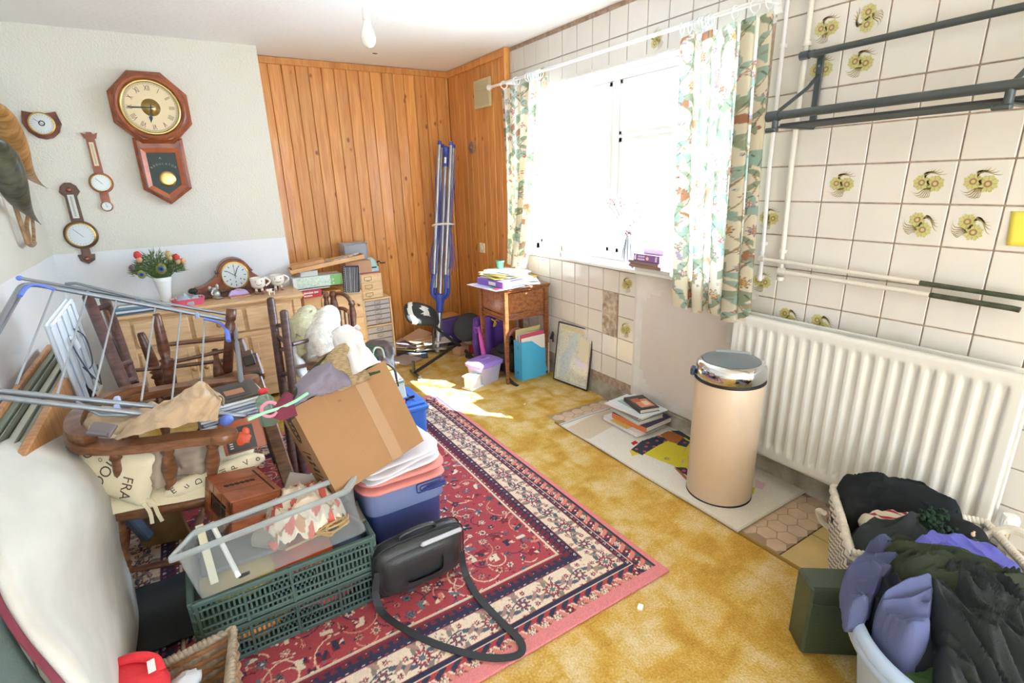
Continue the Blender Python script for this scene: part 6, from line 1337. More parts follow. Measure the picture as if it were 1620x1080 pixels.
def curved(txt, size, x, y, rz, m=0):
    q = B(); q.text(txt, size, TR((0, 0, 0), (0, 0, rz)), 0.0); vs = []
    for p in q.v: X, Y = p[0]+x, p[1]+y; u, v = X/.28+.5, Y/.21+.5; u, v = min(.97, max(.03, u)), min(.97, max(.03, v)); vs.append((X, Y, pil(u, v, 1)[2]+.0015))
    b.add(vs, q.f, m)
curved('CO', .055, -.07, .052, 1.0); curved('MOC', .052, -.005, .0, -1.9); curved('FRA', .048, .075, -.035, -1.5); curved('pu', .030, -.10, -.05, .3, 1); curved('rp', .030, .0, -.072, -1.9, 1); curved('o', .03, -.035, .03, 1, 1)
obj('lettering', b, [M_let, mat('rust_print', '#9a5f4c', .9)], t2, world=True)
b = B(); b.ribbon(smooth([at(222, 792, y=1.98), at(231, 800, y=1.97), at(238, 812, y=1.97), at(241, 828, y=1.97)], 3), .012, .003, (0, -1, 0)); b.ribbon(smooth([at(222, 794, y=1.98), at(240, 792, y=1.97), at(250, 812, y=1.97), at(257, 824, y=1.97)], 3), .012, .003, (0, -1, 0)); b.ell(at(222, 793, y=1.98), (.02, .012, .012), 10, 6); obj('tie', b, M_cush, t2, world=True)
t = thing('cushion_roll', 'long cream lettered bolster edge lying along the captain\'s chair seat under the cookbook', 'cushion', (-.02, 2.02, .45))
p0, p1 = at(262, 782, z=.47), at(418, 722, z=.50)
b = B(); b.tube([p0.lerp(p1, k/10)+Vector((0, 0, .004*math.sin(k))) for k in range(11)], [.012, .028, .033, .034, .034, .034, .034, .034, .033, .028, .012], 14); obj('cushion_body', b, M_cush, t, world=True)
ex = (p1-p0).normalized(); vw = (Vector((0, 0, EYE))-p0.lerp(p1, .5)).normalized(); ez = (vw-ex*vw.dot(ex)).normalized(); ey = ez.cross(ex)
b = B(basis(p0.lerp(p1, .5)+ez*.0355, ex, ey, ez)); L_ = (p1-p0).length
for i, s_ in enumerate(['E', 'u', 'D', 'of', 'ul', 'P', 'V', 'o']): b.text(s_, .030, TR((L_*(-.42+.12*i), .002, 0), (0, 0, [.3, .5, 1.6, 1.4, 1.6, 1.5, .2, .4][i]))) 
obj('lettering', b, M_let, t, world=True)
# beige coat over the arm rail
M_coat = mat('beige_wool', '#c9ab8a', .95, bump=.3, bs=250, sheen=.3); M_coat2 = mat('grey_beige_lining', '#a3917f', .9)
def drape(pts_rows, seed, thick=.004, k=9, amp=.008):
    """cloth through rows of room points, smoothed both ways with small wrinkles"""
    rows = [smooth(r, k) for r in pts_rows]; n = min(len(r) for r in rows); cols = [smooth([r[i] for r in rows], k) for i in range(n)]
    nu, nv = n, len(cols[0]); b = B()
    def f(u, v): i = int(round(u*(nu-1))); j = int(round(v*(nv-1))); p = cols[i][j]; q = noise.noise((p.x*14+seed, p.y*14, p.z*14)); e = (1-min(1, abs(noise.noise((p.x*22+seed*2, p.y*9, p.z*24)))*2.8))**1.5; return p+Vector((q, -abs(q)-e*.9, q+e*.5))*amp
    b.grid(f, nu, nv, t=thick); return b
rows = [[at(178, 694, y=2.03), at(205, 692, y=1.99), at(240, 684, y=1.96), at(280, 674, y=1.94), at(315, 668, y=1.93), at(346, 664, y=1.95)],
        [at(192, 682, y=2.04), at(222, 672, y=2.02), at(252, 662, y=1.97), at(285, 650, y=1.96), at(318, 640, y=1.95), at(349, 648, y=1.96)],
        [at(205, 668, y=2.12), at(232, 654, y=2.06), at(262, 640, y=2.07), at(292, 628, y=1.99), at(322, 616, y=2.02), at(350, 632, y=1.98)],
        [at(222, 662, y=2.2), at(248, 645, y=2.16), at(276, 628, y=2.10), at(302, 614, y=2.10), at(328, 603, y=2.05), at(348, 618, y=2.03)],
        [at(245, 668, y=2.3), at(272, 655, y=2.25), at(300, 645, y=2.2), at(325, 638, y=2.15), at(345, 640, y=2.1), at(352, 645, y=2.08)]]
t = thing('coat', 'beige wool coat slung over the arm rail of the captain\'s chair', 'coat', (-.1, 2.1, .5)); obj('shoulder', drape(rows, 2, amp=.022), M_coat, t, world=True)
rows = [[at(215, 695, y=2.03), at(245, 690, y=2.0), at(280, 685, y=2.0), at(320, 680, y=1.99), at(345, 678, y=2.0)],
        [at(228, 730, y=2.03), at(248, 738, y=1.97), at(275, 728, y=2.02), at(310, 726, y=1.98), at(338, 715, y=2.03)],
        [at(238, 766, y=2.02), at(252, 772, y=1.96), at(280, 754, y=2.03), at(318, 750, y=1.99), at(340, 730, y=2.04)]]
obj('hanging_skirt', drape(rows, 5, amp=.014), M_coat2, t, world=True)
b = B(); b.tube(smooth(rows[0] and [at(182, 692, y=2.04), at(222, 672, y=2.05), at(262, 640, y=2.08), at(296, 618, y=2.05)], 5), .005, 6); b.tube(smooth([at(281, 668, y=1.96), at(284, 650, y=1.98), at(288, 636, y=2.0)], 4), .005, 6); obj('pale_lining_edge', b, mat('pale_grey_satin', '#c9c9cc', .5), t, world=True)
garment('beige_scarf', [(-.46, 2.26), (-.38, 2.12), (-.22, 2.10), (-.12, 2.16), (-.20, 2.26), (-.36, 2.34)], lambda x, y: .715, mat('sand_cotton', '#cbb092', .95), 31, .02, nr=16, na=60, label='sand-coloured scarf heaped on the arm rail left of the coat', cat='scarf')
b = B(TR((-.33, 2.03, .735), (.5, .2, -.5))); b.box((0, 0, 0), (.075, .05, .012), .003); b.tube([(-.03, -.02, .008), (.03, -.02, .008)], .006, 6); obj('buckle', b, mat('grey_pewter_buckle', '#7c7478', .4, .4), label='grey metal and leather buckle lying on the curved arm rail', cat='buckle')
# cookbook and magazines stacked on the seat
T = TR((.045, 2.245, .445), (0, 0, .12))
for i in range(7):
    c = ('#c9cdd8', '#a8b0c4', '#dfe3ea', '#8c94a8', '#c4c8d0', '#e6e6ea', '#4a4440')[i]
    b = B(T @ TR((.01*(i % 2), .006*i, .165+.012*i), (.0, -.02, .03*(i % 3)-.04))); b.box((0, 0, 0), (.24, .20, .010), .002)
    if i == 6: b.box((-.01, -.02, .006), (.19, .13, .001), 0, 1); b.box((.03, -.02, .0068), (.07, .06, .001), 0, 2)
    obj('magazine', b, [mat('print_'+c.strip('#'), c, .35), mat('print_3a3634', '#3a3634', .35), mat('print_b07a5c', '#b07a5c', .4)], label=('magazine in the pile lying between the chair frames beside the cookbook' if i < 6 else 'dark-covered magazine with pictures topmost of the pile beside the drying rack'), cat='magazine', group='magazines piled on the captain chair' if i < 6 else None)
t = thing('cookbook', 'cookbook with red dish photograph on its cover propped on the seat cushion', 'book', (.03, 2.15, .5)); A0, A1, A3 = at(345, 672, y=2.13), at(410, 655, y=2.11), at(356, 722, y=2.09)
ex = (A1-A0).normalized(); ey = (A0-A3); ey = (ey-ex*ey.dot(ex)); hh = ey.length; ey.normalize(); ez = ex.cross(ey); T = basis(A0.lerp(A1, .5)-ey*hh/2, ex, ey, ez); w = (A1-A0).length
b = B(T); b.box((0, 0, 0), (w, hh, .022), .002); obj('cover', b, mat('rust_brown_cover', '#a8522c', .3, coat=.3), t, world=True)
b = B(T); b.box((-.01, -.01, .0118), (w*.70, hh*.75, .001)); obj('cover_photo', b, mat('black_print', '#2a2826', .3), t, world=True)
b = B(T); b.ell((.0, -.012, .0122), (w*.20, hh*.20, .004), 18, 8, fn=lambda d: 1+.2*math.sin(7*d.x+9*d.y)); b.ell((w*.10, .012, .0125), (w*.1, hh*.15, .003), 12, 6, 0); obj('food_picture', b, mat('tomato_red_print', '#e05a30', .4), t, world=True)
b = B(T)
for i in range(9): b.box((-w*.31, -hh*.32+hh*.07*i, .0128), (w*.08, hh*.03, .0006))
obj('lettering', b, mat('print_d8ccb8', '#d8ccb8', .5), t, world=True)

# --- upturned spindle chair stacked behind: legs in the air
t = thing('upturned_chair', 'dark wooden chair upside down with turned legs in the air behind the drying rack', 'chair', (-.1, 2.95, .5)); Y = 2.95
def leg(pts, r, name='leg', m=M_chair, y=Y, prof=None):
    b = B(); turned(b, at(*pts[0], y=y), at(*pts[1], y=y-.02), r, prof); return obj(name, b, m, t, world=True)
PL = [(0, .6), (.04, .8), (.25, 1.0), (.50, 1.15), (.60, .8), (.62, 1.4), (.66, .9), (.70, 1.5), (.74, 1.0), (.78, 1.2), (.9, 1.2), (1, 1.1)]
leg(((247, 496), (272, 612)), .022, y=2.86, prof=PL); leg(((222, 526), (262, 622)), .022, y=3.0, prof=PL); leg(((366, 488), (356, 650)), .021, y=2.84, prof=[(0, 1.1), (.1, 1.1), (.12, .8), (.15, 1.1), (1, 1.1)])
for a, c, y in (((265, 545), (360, 535), 2.86), ((255, 577), (362, 553), 2.88), ((275, 580), (362, 569), 2.95), ((208, 586), (275, 580), 2.95)):
    b = B(); b.tube([at(*a, y=y), at(*c, y=y)], .010, 8); obj('stretcher', b, M_chair, t, world=True)
b = B(); p = [at(198, 642, y=2.75), at(290, 618, y=2.70), at(372, 600, y=2.66)]; b.ribbon(smooth(p, 4), .34, .032, (0, .15, 1)); obj('seat', b, M_chair2, t, world=True)
b = B(); turned(b, at(340, 553, y=2.9), at(348, 598, y=2.8), .018, [(0, .8), (.3, .7), (.6, 1.2), (1, 1.6)]); obj('baluster', b, M_chair, t, world=True)
b = B(); b.tube([at(275, 628, y=2.7), at(282, 650, y=2.6)], .018, 10); obj('back_post', b, M_chair, t, world=True); b = B(); b.tube([at(316, 604, y=2.65), at(322, 632, y=2.55)], .014, 10); obj('back_post', b, M_chair, t, world=True)
b = B(); b.ribbon(smooth([at(275, 628, y=2.66), at(300, 620, y=2.62), at(332, 612, y=2.6), at(362, 612, y=2.58)], 4), .03, .018, (0, -1, .2)); obj('top_rail', b, M_chair, t, world=True)
# ladder frame of another chair leaning to the left
t = thing('ladder_chair', 'purple-brown ladder-back chair leaning with its two long posts up beside the white board', 'chair', (-.35, 2.9, .5))
for a, c, y0, y1 in (((139, 470), (200, 616), 3.0, 2.5), ((166, 474), (212, 608), 3.1, 2.62)):
    b = B(); b.tube([at(*a, y=y0), at(*c, y=y1)], .022, 12); b.ell(at(*a, y=y0), (.022, .022, .012), 12, 6); obj('post', b, M_chair3, t, world=True)
for (a, c, y0, y1) in (((150, 490), (172, 482), 2.95, 3.02), ((190, 578), (206, 573), 2.65, 2.72), ((197, 605), (211, 600), 2.55, 2.62)):
    b = B(); b.tube([at(*a, y=y0), at(*c, y=y1)], .013, 8); obj('rung', b, M_chair3, t, world=True)
b = B(); b.tube(smooth([at(168, 492, y=2.95), at(180, 528, y=2.88), at(182, 560, y=2.8), at(190, 600, y=2.7)], 4), .009, 8); obj('curved_splat', b, M_chair, t, world=True)
# dark ornamental case (carved stand) between the chairs
t = thing('carved_stand', 'tall dark carved wooden stand with stepped finial leaning beside the cardboard box', 'stand', (.2, 2.7, .4))
q0, q1 = at(386, 545, y=2.75), at(462, 775, y=2.35); ax = (q1-q0).normalized(); ex = Vector((.95, .1, .3)); ex = (ex-ax*ex.dot(ax)).normalized(); T = basis(q0, ex, ax.cross(ex), ax); ln = (q1-q0).length
b = B(T); b.box((0, 0, ln/2+.10), (.062, .085, ln-.10), .006); obj('column', b, M_chair2, t, world=True)
b = B(T); b.box((-.020, .0, .03), (.055, .09, .11), .010); b.box((-.010, .0, .062), (.07, .095, .035), .006); b.box((.0, 0, .125), (.088, .10, .12), .008); obj('stepped_head', b, M_wal, t, world=True)
b = B(T); b.box((.0, .055, .10), (.05, .012, .05), .004); b.box((.0, .058, .17), (.06, .010, .016), .003); b.box((-.034, 0, .45), (.012, .07, .30), .004); obj('carved_panel', b, mat('near_black_wood', '#352a24', .5), t, world=True)
# --- drying rack lying across the chairs
P1, P2, P3, P4 = at(38, 447, y=2.95), at(370, 508, y=2.93), at(388, 656, y=2.16), at(-58, 614, y=2.18)
nrm = (P2-P1).cross(P4-P1).normalized()
def onp(u, v, off=0): d = at(u, v, y=1)-Vector((0, 0, EYE)); tt = (P1-Vector((0, 0, EYE))).dot(nrm)/d.dot(nrm); return Vector((0, 0, EYE))+d*tt+nrm*off
M_rackt = mat('silver_grey_tube', '#9ba2aa', .3, .6); M_bp = mat('periwinkle_plastic', '#6c86e0', .4)
t = thing('drying_rack', 'silver folding clothes drying rack with blue plastic corners lying over the upturned chairs', 'drying rack', M=Matrix.Translation(P1.lerp(P3, .5)))
def rcorner(pts, r=.05, n=6):
    P = [Vector(p) for p in pts]; out = [P[0]]
    for i in range(1, len(P)-1):
        a = (P[i-1]-P[i]).normalized(); c = (P[i+1]-P[i]).normalized()
        for k in range(n+1): q = k/n; out.append((P[i]+a*r)*(1-q)**2+P[i]*2*q*(1-q)+(P[i]+c*r)*q*q)
    return out+[P[-1]]
b = B(); b.tube(rcorner([onp(-60, 612), onp(36, 446), onp(371, 508), onp(388, 658)], .07), .0105, 12); b.tube([onp(-60, 612), onp(388, 658)], .0095, 12); obj('outer_frame', b, M_rackt, t, world=True)
b = B(); b.tube(rcorner([onp(-50, 600, .022), onp(44, 440, .022), onp(365, 500, .022), onp(376, 520, .022)], .05), .008, 10); obj('inner_frame', b, M_rackt, t, world=True)
b = B(); b.tube([onp(32, 430, .03), onp(366, 490, .03)], .0075, 10); obj('hinge_rail', b, M_rackt, t, world=True)
b = B(); b.tube([onp(-60, 600, .03), onp(270, 640, .025)], .0095, 10); obj('lower_rail', b, M_rackt, t, world=True); b = B(); b.tube([onp(-60, 626, -.01), onp(240, 660, -.01)], .0095, 10); obj('lower_rail', b, M_rackt, t, world=True)
b = B(); b.tube([onp(105, 443, .02), onp(120, 448, .0), onp(270, 488, -.01)], .007, 8); obj('folding_leg', b, M_rackt, t, world=True); b = B(); b.tube([onp(120, 636, .0), onp(160, 650, .015), onp(250, 648, .02)], .007, 8); obj('folding_leg', b, M_rackt, t, world=True)
for a, c in (((86, 454), (26, 607)), ((139, 460), (91, 622)), ((185, 471), (147, 626)), ((246, 483), (224, 632)), ((286, 493), (272, 636)), ((324, 502), (317, 640))):
    b = B(); b.tube([onp(*a, .004), onp(*c, .004)], .0038, 8); b.cyl(onp(*a, .004), onp(*a, .004).lerp(onp(*c, .004), .02), .006, n=8); obj('drying_wire', b, mat('pale_grey_wire', '#b8bec6', .35, .5), t, world=True)
for pts in ([(30, 470), (42, 455), (60, 452), (86, 459)], [(322, 505), (345, 511), (358, 522), (361, 540)]):
    b = B(); b.tube(smooth([onp(*p, -.004) for p in pts], 4), .0125, 8, flat=.5); obj('corner_bracket', b, M_bp, t, world=True)
for a in ((32, 430), (366, 490)): b = B(); c = onp(*a, .03); b.ell(c, (.013, .011, .011), 10, 8); obj('end_plug', b, M_bp, t, world=True)
for a in ((218, 473), (312, 497), (186, 632), (185, 645)): b = B(); c = onp(*a, .005); b.box(c, (.02, .03, .03), .005); obj('clip', b, mat('pale_blue_clip', '#a8b4dc', .4), t, world=True)
b = B(); b.tube([onp(352, 655, .01), onp(388, 656, .01)], .007, 8); b.ell(onp(357, 668, -.01), (.026, .018, .022), 12, 8); obj('hinge_joint', b, M_bp, t, world=True)
# --- white folding board against the wall
t = thing('folding_board', 'white ribbed plastic ironing-board-like panel with wire loops leaning between chair and wall', 'panel', (-.5, 2.7, .5))
A0, A1, A2 = at(106, 476, y=2.80), at(77, 513, y=2.62), at(142, 645, y=2.82)
ex = (A0-A1).normalized(); ey = (A2-A1); ey = (ey-ex*ey.dot(ex)); hh = ey.length; ey.normalize(); ez = ex.cross(ey); w = (A0-A1).length*1.15; T = basis(A1, ex, ey, ez); M_wb = mat('blue_white_plastic', '#e0e6ee', .35)
sg = -1 if ez.dot(Vector((0, 0, EYE))-A1) < 0 else 1
b = B(T); b.box((w/2, hh/2, -.012*sg), (w, hh, .022), .010)
for x in (.02, .30, .55, .80, .98): b.box((w*x, hh/2, .004*sg), (.016 if x in (.02, .98) else .028, hh*.94, .014), .006)
for y in (.02, .98): b.box((w/2, hh*y, .004*sg), (w, .016, .014), .005)
obj('ribbed_panel', b, M_wb, t, world=True)
b = B(T); b.tube(smooth([(w*.30, hh*.20, .02*sg), (w*.22, hh*.30, .03*sg), (w*.30, hh*.45, .03*sg), (w*.55, hh*.75, .025*sg)], 5), .003, 6); b.tube(smooth([(w*.55, hh*.2, .02*sg), (w*.75, hh*.35, .03*sg), (w*.72, hh*.60, .03*sg), (w*.60, hh*.65, .02*sg)], 5), .003, 6); b.tube([(w*.35, hh*.55, .025*sg), (w*.8, hh*.9, .025*sg), (w*.9, hh*.7, .025*sg)], .003, 6); obj('wire_loop', b, mat('grey_wire', '#7a828c', .3, .7), t, world=True)
b = B(T); b.tube([(w*.30, hh*.22, .03*sg), (w*.36, hh*.34, .03*sg)], .012, 10); obj('wire_grip', b, M_wb, t, world=True)
# --- window unit lying along the left wall
M_oakf = wood('oak_frame', '#c99058', '#a87040', 8)
t = thing('sliding_window_unit', 'oak-edged window unit with green and grey tracks standing along the left wall', 'window unit', (-.58, 2.4, 0))
y0, y1 = 1.80, 3.36
for x, w, zt, m in ((-.654, .020, .755, M_oakf), (-.512, .028, .750, M_oakf)): b = B(); b.box((x, (y0+y1)/2, zt/2), (w, y1-y0, zt), .004); obj('side_board', b, m, t, world=True)
for i, (x, w, zt, c) in enumerate(((-.632, .022, .735, '#7c8672'), (-.612, .014, .722, '#b9bcae'), (-.601, .006, .735, '#5c6450'), (-.578, .036, .715, '#d4d2c0'), (-.556, .006, .735, '#6c7262'), (-.544, .018, .725, '#a8ac9c'), (-.530, .008, .738, '#5a6454'))):
    b = B(); b.box((x, (y0+y1)/2-.01*i, zt/2), (w, y1-y0-.04, zt), .002); obj('track', b, mat('print_'+c.strip('#'), c, .35), t, world=True)
b = B(TR((-.445, 2.52, .36), (.12, -.30, .10))); b.box((0, 0, 0), (.05, .34, .60), .02); b.box((.026, -.09, .10), (.004, .10, .20), .004); obj('blue_case', b, mat('slate_blue_case', '#6a7c94', .4, coat=.2), label='slate blue hard case standing between the leaning frames and the armchair', cat='case')
b = B(TR((-.47, 2.86, .60), (.2, -.3, .2))); b.box((0, 0, 0), (.035, .05, .22), .01); b.box((.018, 0, -.02), (.004, .03, .08), .001, 1); obj('dark_bottle_box', b, [M_black, mat('print_c83c40', '#c83c40', .5)], label='dark narrow carton with red mark standing behind the drying rack', cat='box')
b = B(TR((-.30, 2.45, .15), (0, -.1, -.2))); b.box((0, 0, 0), (.18, .03, .30), .004); obj('wood_panel', b, wood('olive_brown_board', '#a08858', '#806a40'), label='olive-brown board standing under the captain\'s chair', cat='board')
# --- big padded board with maroon piping in front
t = thing('padded_board', 'large cream padded board with maroon piping bulging up against the left wall in the foreground', 'padded board', (-.5, 1.9, 0))
M_canv = mat('cream_canvas_cover', '#dcdad2', .9, var=.10, vs=3.2, bump=.25, bs=260, stretch=(1, 1, 3)); M_maroon = mat('maroon_piping', '#7c3040', .7)
edge = [(24, 700), (60, 690), (100, 695), (136, 716), (160, 750), (176, 800), (181, 870), (196, 935), (204, 985), (197, 1040), (182, 1110)]
E_ = smooth([at(u, v, z=z) for (u, v), z in zip(edge, (.66, .62, .58, .53, .47, .37, .23, .11, .04, .03, .02))], 5)
lo = [(-60, 760), (-50, 800), (-40, 840), (-30, 880), (-15, 915), (0, 955), (20, 990), (45, 1025), (75, 1060), (100, 1090), (130, 1130)]
F_ = smooth([Vector((max(p_.x, -.675), p_.y, p_.z)) for p_ in [at(u, v, z=z) for (u, v), z in zip(lo, (.80, .80, .79, .78, .77, .75, .73, .71, .69, .67, .64))]], 5)
n = len(E_); cc = Vector((.35, -.1, .55))
def pb(u, v):
    i = min(n-1, int(round(v*(n-1)))); p = E_[i].lerp(F_[i], u); return p+cc*(.045*math.sin(PI*u)*math.sin(PI*min(1, v*1.2+.05)))+Vector((.2, 0, .3))*.03*noise.noise((u*2.5, v*4, 1))
b = B(); b.grid(pb, 30, n, t=-.03); obj('cover', b, M_canv, t, world=True)
b = B(); b.tube([p+Vector((.003, 0, .004)) for p in E_[:len(E_)//2]], .0055, 8); b.tube([p+Vector((.0, 0, .004)) for p in F_], .006, 8); b.tube([E_[0].lerp(F_[0], k/8)+cc*(.045*math.sin(PI*k/8)*.15) for k in range(9)], .0055, 8); obj('piping', b, M_maroon, t, world=True)
b = B(); p0_ = [p+Vector((-.005, -.02, -.03)) for p in F_]
b.grid(lambda u, v: p0_[min(n-1, int(round(v*(n-1))))]+Vector((-.002*u, -.25*u, -.16*u)), 6, n, t=.02); obj('green_underside', b, mat('grey_green_cloth', '#5c6c68', .9, bump=.2, bs=200), t, world=True)
b = B(); b.grid(lambda u, v: at(62+38*v, 672+20*u-8*math.sin(v*PI), y=2.75), 4, 12, t=.02); obj('white_corner_pad', b, M_canv, label='white padded corner peeping over the top of the big padded board', cat='pad')
# --- crates, tray, tubs and bags in the middle of the heap
M_crate = mat('dark_green_crate_plastic', '#3a4f4a', .5); M_crate2 = mat('grey_green_crate_plastic', '#48605a', .5)
def crate(zb, zt, label, m, x0=-.175, x1=.388, y0=1.60, y1=1.975):
    t = thing('plastic_crate', label, 'crate', ((x0+x1)/2, (y0+y1)/2, zb)); h = zt-zb
    def wall(p, q, inward):
        p, q = Vector(p), Vector(q); d = q-p; l = d.length; d.normalize(); T = basis(p, d, Vector((0, 0, 1)), d.cross(Vector((0, 0, 1)))); b = B(T)
        b.box((l/2, h-.009, 0), (l, .018, .020), .004); b.box((l/2, .008, 0), (l, .016, .012), .003)
        for k in range(1, 4): b.box((l/2, h*k/4, .002), (l, .008, .010), .002)
        for x in [0.02, .25, .5, .75, .98]: b.box((l*x, h/2, .003), (.010, h, .012), .002)
        n = int(l/.0145)
        for k in range(n):
            x = (k+.5)*l/n
            if .40 < x/l < .62 and abs(0) < 1: b.box((x, h*.5, 0), (.0145, h*.25, .003)) if True else None
            b.box((x, h/2, 0), (.0065, h*.96, .003))
        return b
    obj('side_wall', wall((x0, y0, zb), (x1, y0, zb), 1), m, t, world=True); obj('side_wall', wall((x1, y1, zb), (x0, y1, zb), 1), m, t, world=True)
    obj('end_wall', wall((x0, y1, zb), (x0, y0, zb), 1), m, t, world=True); obj('end_wall', wall((x1, y0, zb), (x1, y1, zb), 1), m, t, world=True)
    b = B(); b.box(((x0+x1)/2, (y0+y1)/2, zb+.006), (x1-x0, y1-y0, .006)); obj('crate_base', b, m, t, world=True); return t
crate(.012, .145, 'dark green ventilated plastic crate on the rug, lower of the two stacked crates', M_crate); crate(.148, .285, 'grey-green ventilated plastic crate, upper of the two stacked crates under the clear tray', M_crate2)
for i, (x, y, z, r, c, l) in enumerate(((-.02, 1.675, .085, (.13, .07, .06), '#e08a3c', 'orange cloth bundle seen through the lower crate slats'), (.20, 1.675, .085, (.12, .07, .06), '#a84444', 'dark red cloth bundle seen through the lower crate slats'), (-.03, 1.72, .235, (.13, .09, .06), '#d8b444', 'mustard cloth in the left of the upper crate'), (.16, 1.71, .245, (.11, .09, .055), '#d8552c', 'bright orange-red cloth in the middle of the upper crate'), (.31, 1.74, .24, (.07, .10, .055), '#4a5468', 'dark blue cloth in the right of the upper crate'))):
    b = B(); b.ell((x, y, z), r, 24, 14, fn=lambda d: 1+.10*noise.noise((d.x*3+i, d.y*3, d.z*3))); obj('cloth_bundle', b, mat('print_'+c.strip('#'), c, .9), label=l, cat='cloth')
t = thing('clear_tray', 'clear plastic storage tub without lid sitting tilted on the crates, full of odds and ends', 'storage tub', (.1, 1.72, .3)); M_clr = clearmat('clear_polypropylene', '#fafcfc', .90, .25, '#c9ced0')
R0 = [at(276, 878, z=.47), at(541, 775, z=.47), at(566, 742, z=.50), at(300, 822, z=.47)]
R0[3] = R0[0]+(R0[2]-R0[1])*1.0; Bq = [at(318, 948, z=.292), at(580, 840, z=.292)]; Bq += [Bq[1]+Vector((.0, .26, 0)), Bq[0]+Vector((.0, .26, 0))]
def rrect(Q, r=.22, n=5):
    out = []
    for i in range(4):
        a, p, c = Q[i-1], Q[i], Q[(i+1) % 4]; s, e = p.lerp(a, r*.35), p.lerp(c, r*.25)
        for k in range(n+1): q = k/n; out.append(s*(1-q)**2+p*2*q*(1-q)+e*q*q)
    return out
r1, r0 = rrect(R0), rrect(Bq); n = len(r1)
b = B(); b.grid(lambda u, v: r0[int(round(v*n)) % n].lerp(r1[int(round(v*n)) % n], u), 8, n+1, t=.003); b.add(r0, [tuple(range(n))]); obj('tub_wall', b, M_clr, t, world=True)
cen = sum(r1, Vector())/n; b = B(); b.grid(lambda u, v: r1[int(round(v*n)) % n]+(r1[int(round(v*n)) % n]-cen).normalized()*.022*min(1, u*1.6)-Vector((0, 0, .020*max(0, u-.6)/.4)), 6, n+1, t=.003); obj('rim', b, clearmat('frosted_rim_plastic', '#f2f4f4', .6, .3, '#c9cfcf'), t, world=True)
P = at(371, 836, z=.375); 
# recipe box
wx, dl = .168, .218; T = Matrix.Translation((.0325, 1.848, .500)) @ Euler((.038, .2018, .2804), 'XYZ').to_matrix().to_4x4() @ Matrix.Translation((-wx/2, -dl/2, 0)); M_rb = mat('reddish_parquet_wood', '#a8603c', .35, kind='wood', col2='#8c4a2c', vs=6, stretch=(3, 3, 12), coat=.3)
t = thing('wooden_box', 'reddish wooden box with slotted top and dark end window standing in the clear tub', 'box', M=T)
b = B(); b.box((wx/2, dl/2, -.004), (wx, dl, .008), .002); b.box((wx/2, dl/2, -.135), (wx, dl, .008), .002); b.box((wx-.004, dl/2, -.07), (.008, dl, .125)); b.box((wx/2, .004, -.07), (wx, .008, .125)); b.box((wx/2, dl-.004, -.07), (wx, .008, .125), .001)
fw = .036
b.box((.004, fw/2, -.07), (.008, fw, .13)); b.box((.004, dl-fw/2, -.07), (.008, fw, .13)); b.box((.004, dl/2, -.018), (.008, dl, .030)); b.box((.004, dl/2, -.122), (.008, dl, .030)); obj('carcass', b, M_rb, t)
b = B(); b.box((.012, dl/2, -.07), (.004, dl-.03, .11)); obj('dark_window', b, mat('smoked_glass', '#2a322e', .2), t)
b = B()
for i in range(6): b.lathe([(.009, .0004), (0, .0006)], 16, 0, TR((.030+.017*i, dl*.52, 0)))
b.box((wx-.022, dl*.45, .0004), (.006, dl*.80, .001)); obj('slots', b, mat('dark_slot', '#3a2018', .8), t)
b = B()
for y in (.33, .66): b.box((-.0006, dl*y, -.07), (.001, .0015, .135)); b.box((-.0006, dl*.5, -.135*y), (.001, dl, .0012)); b.box((wx*.5, dl*y, .0004), (wx*.98, .0012, .0006))
obj('inlay_lines', b, mat('inlay_line', '#6e3a22', .5), t)
# tray contents
b = B(); a0, a1 = at(315, 830, z=.48), at(340, 922, z=.31); b.ribbon([a0, a1], .022, .008, (0, -1, 0)); obj('wooden_ruler', b, mat('pale_stick', '#e4dcc0', .6), label='cream wooden stick standing at the left end of the clear tub', cat='stick')
b = B(); a0, a1 = at(334, 826, z=.47), at(378, 912, z=.32); b.tube([a0, a1], .008, 8); b.cyl(a1, a1+Vector((.03, .01, -.005)), .006, n=8, m=1); obj('plastic_rod', b, [M_white, M_black], label='white plastic rod beside the cream stick in the clear tub', cat='rod')
b = B(); a0, a1 = at(325, 870, z=.33), at(405, 895, z=.31); b.box(a0.lerp(a1, .7)+Vector((0, .06, 0)), (.22, .14, .012), .002, T=None); obj('grey_tray_insert', b, mat('dark_grey_plastic_tray', '#6a7076', .5), label='flat grey plastic tray in the left bottom of the clear tub', cat='tray')
b = B(); a0, a1 = at(408, 858, z=.36), at(452, 862, z=.36); b.tube([a0+Vector((0, .03, 0)), a1+Vector((0, .03, 0))], .030, 20, cap=True); obj('tin_grater', b, mat('dimpled_tin', '#b4aca0', .35, .8, bump=1.0, bs=180), label='dimpled metal tube grater lying in the clear tub', cat='grater')
garment('patterned_cloth', [(.08, 1.66), (.20, 1.62), (.30, 1.70), (.28, 1.86), (.16, 1.90), (.06, 1.80)], lambda x, y: .41, mat('cream_pink_print_cotton', '#ecd8c4', .9), 41, .035, nr=20, na=70, drop=.12, under=.05, mf=lambda u, v: 1 if noise.noise((u*9, v*22, 3)) > .12 else (2 if noise.noise((u*9+7, v*20, 8)) > .25 else 0), label='crumpled cream cloth with red and pink print in the clear tub', cat='cloth') if False else None
def rag(u, v):
    x = .06+.26*u; y = 1.62+.24*v; return Vector((x, y, .36+.10*max(0, math.sin(PI*u)*math.sin(PI*v))**.6+folds(x, y, 41, .5, 16, 9, .022)))
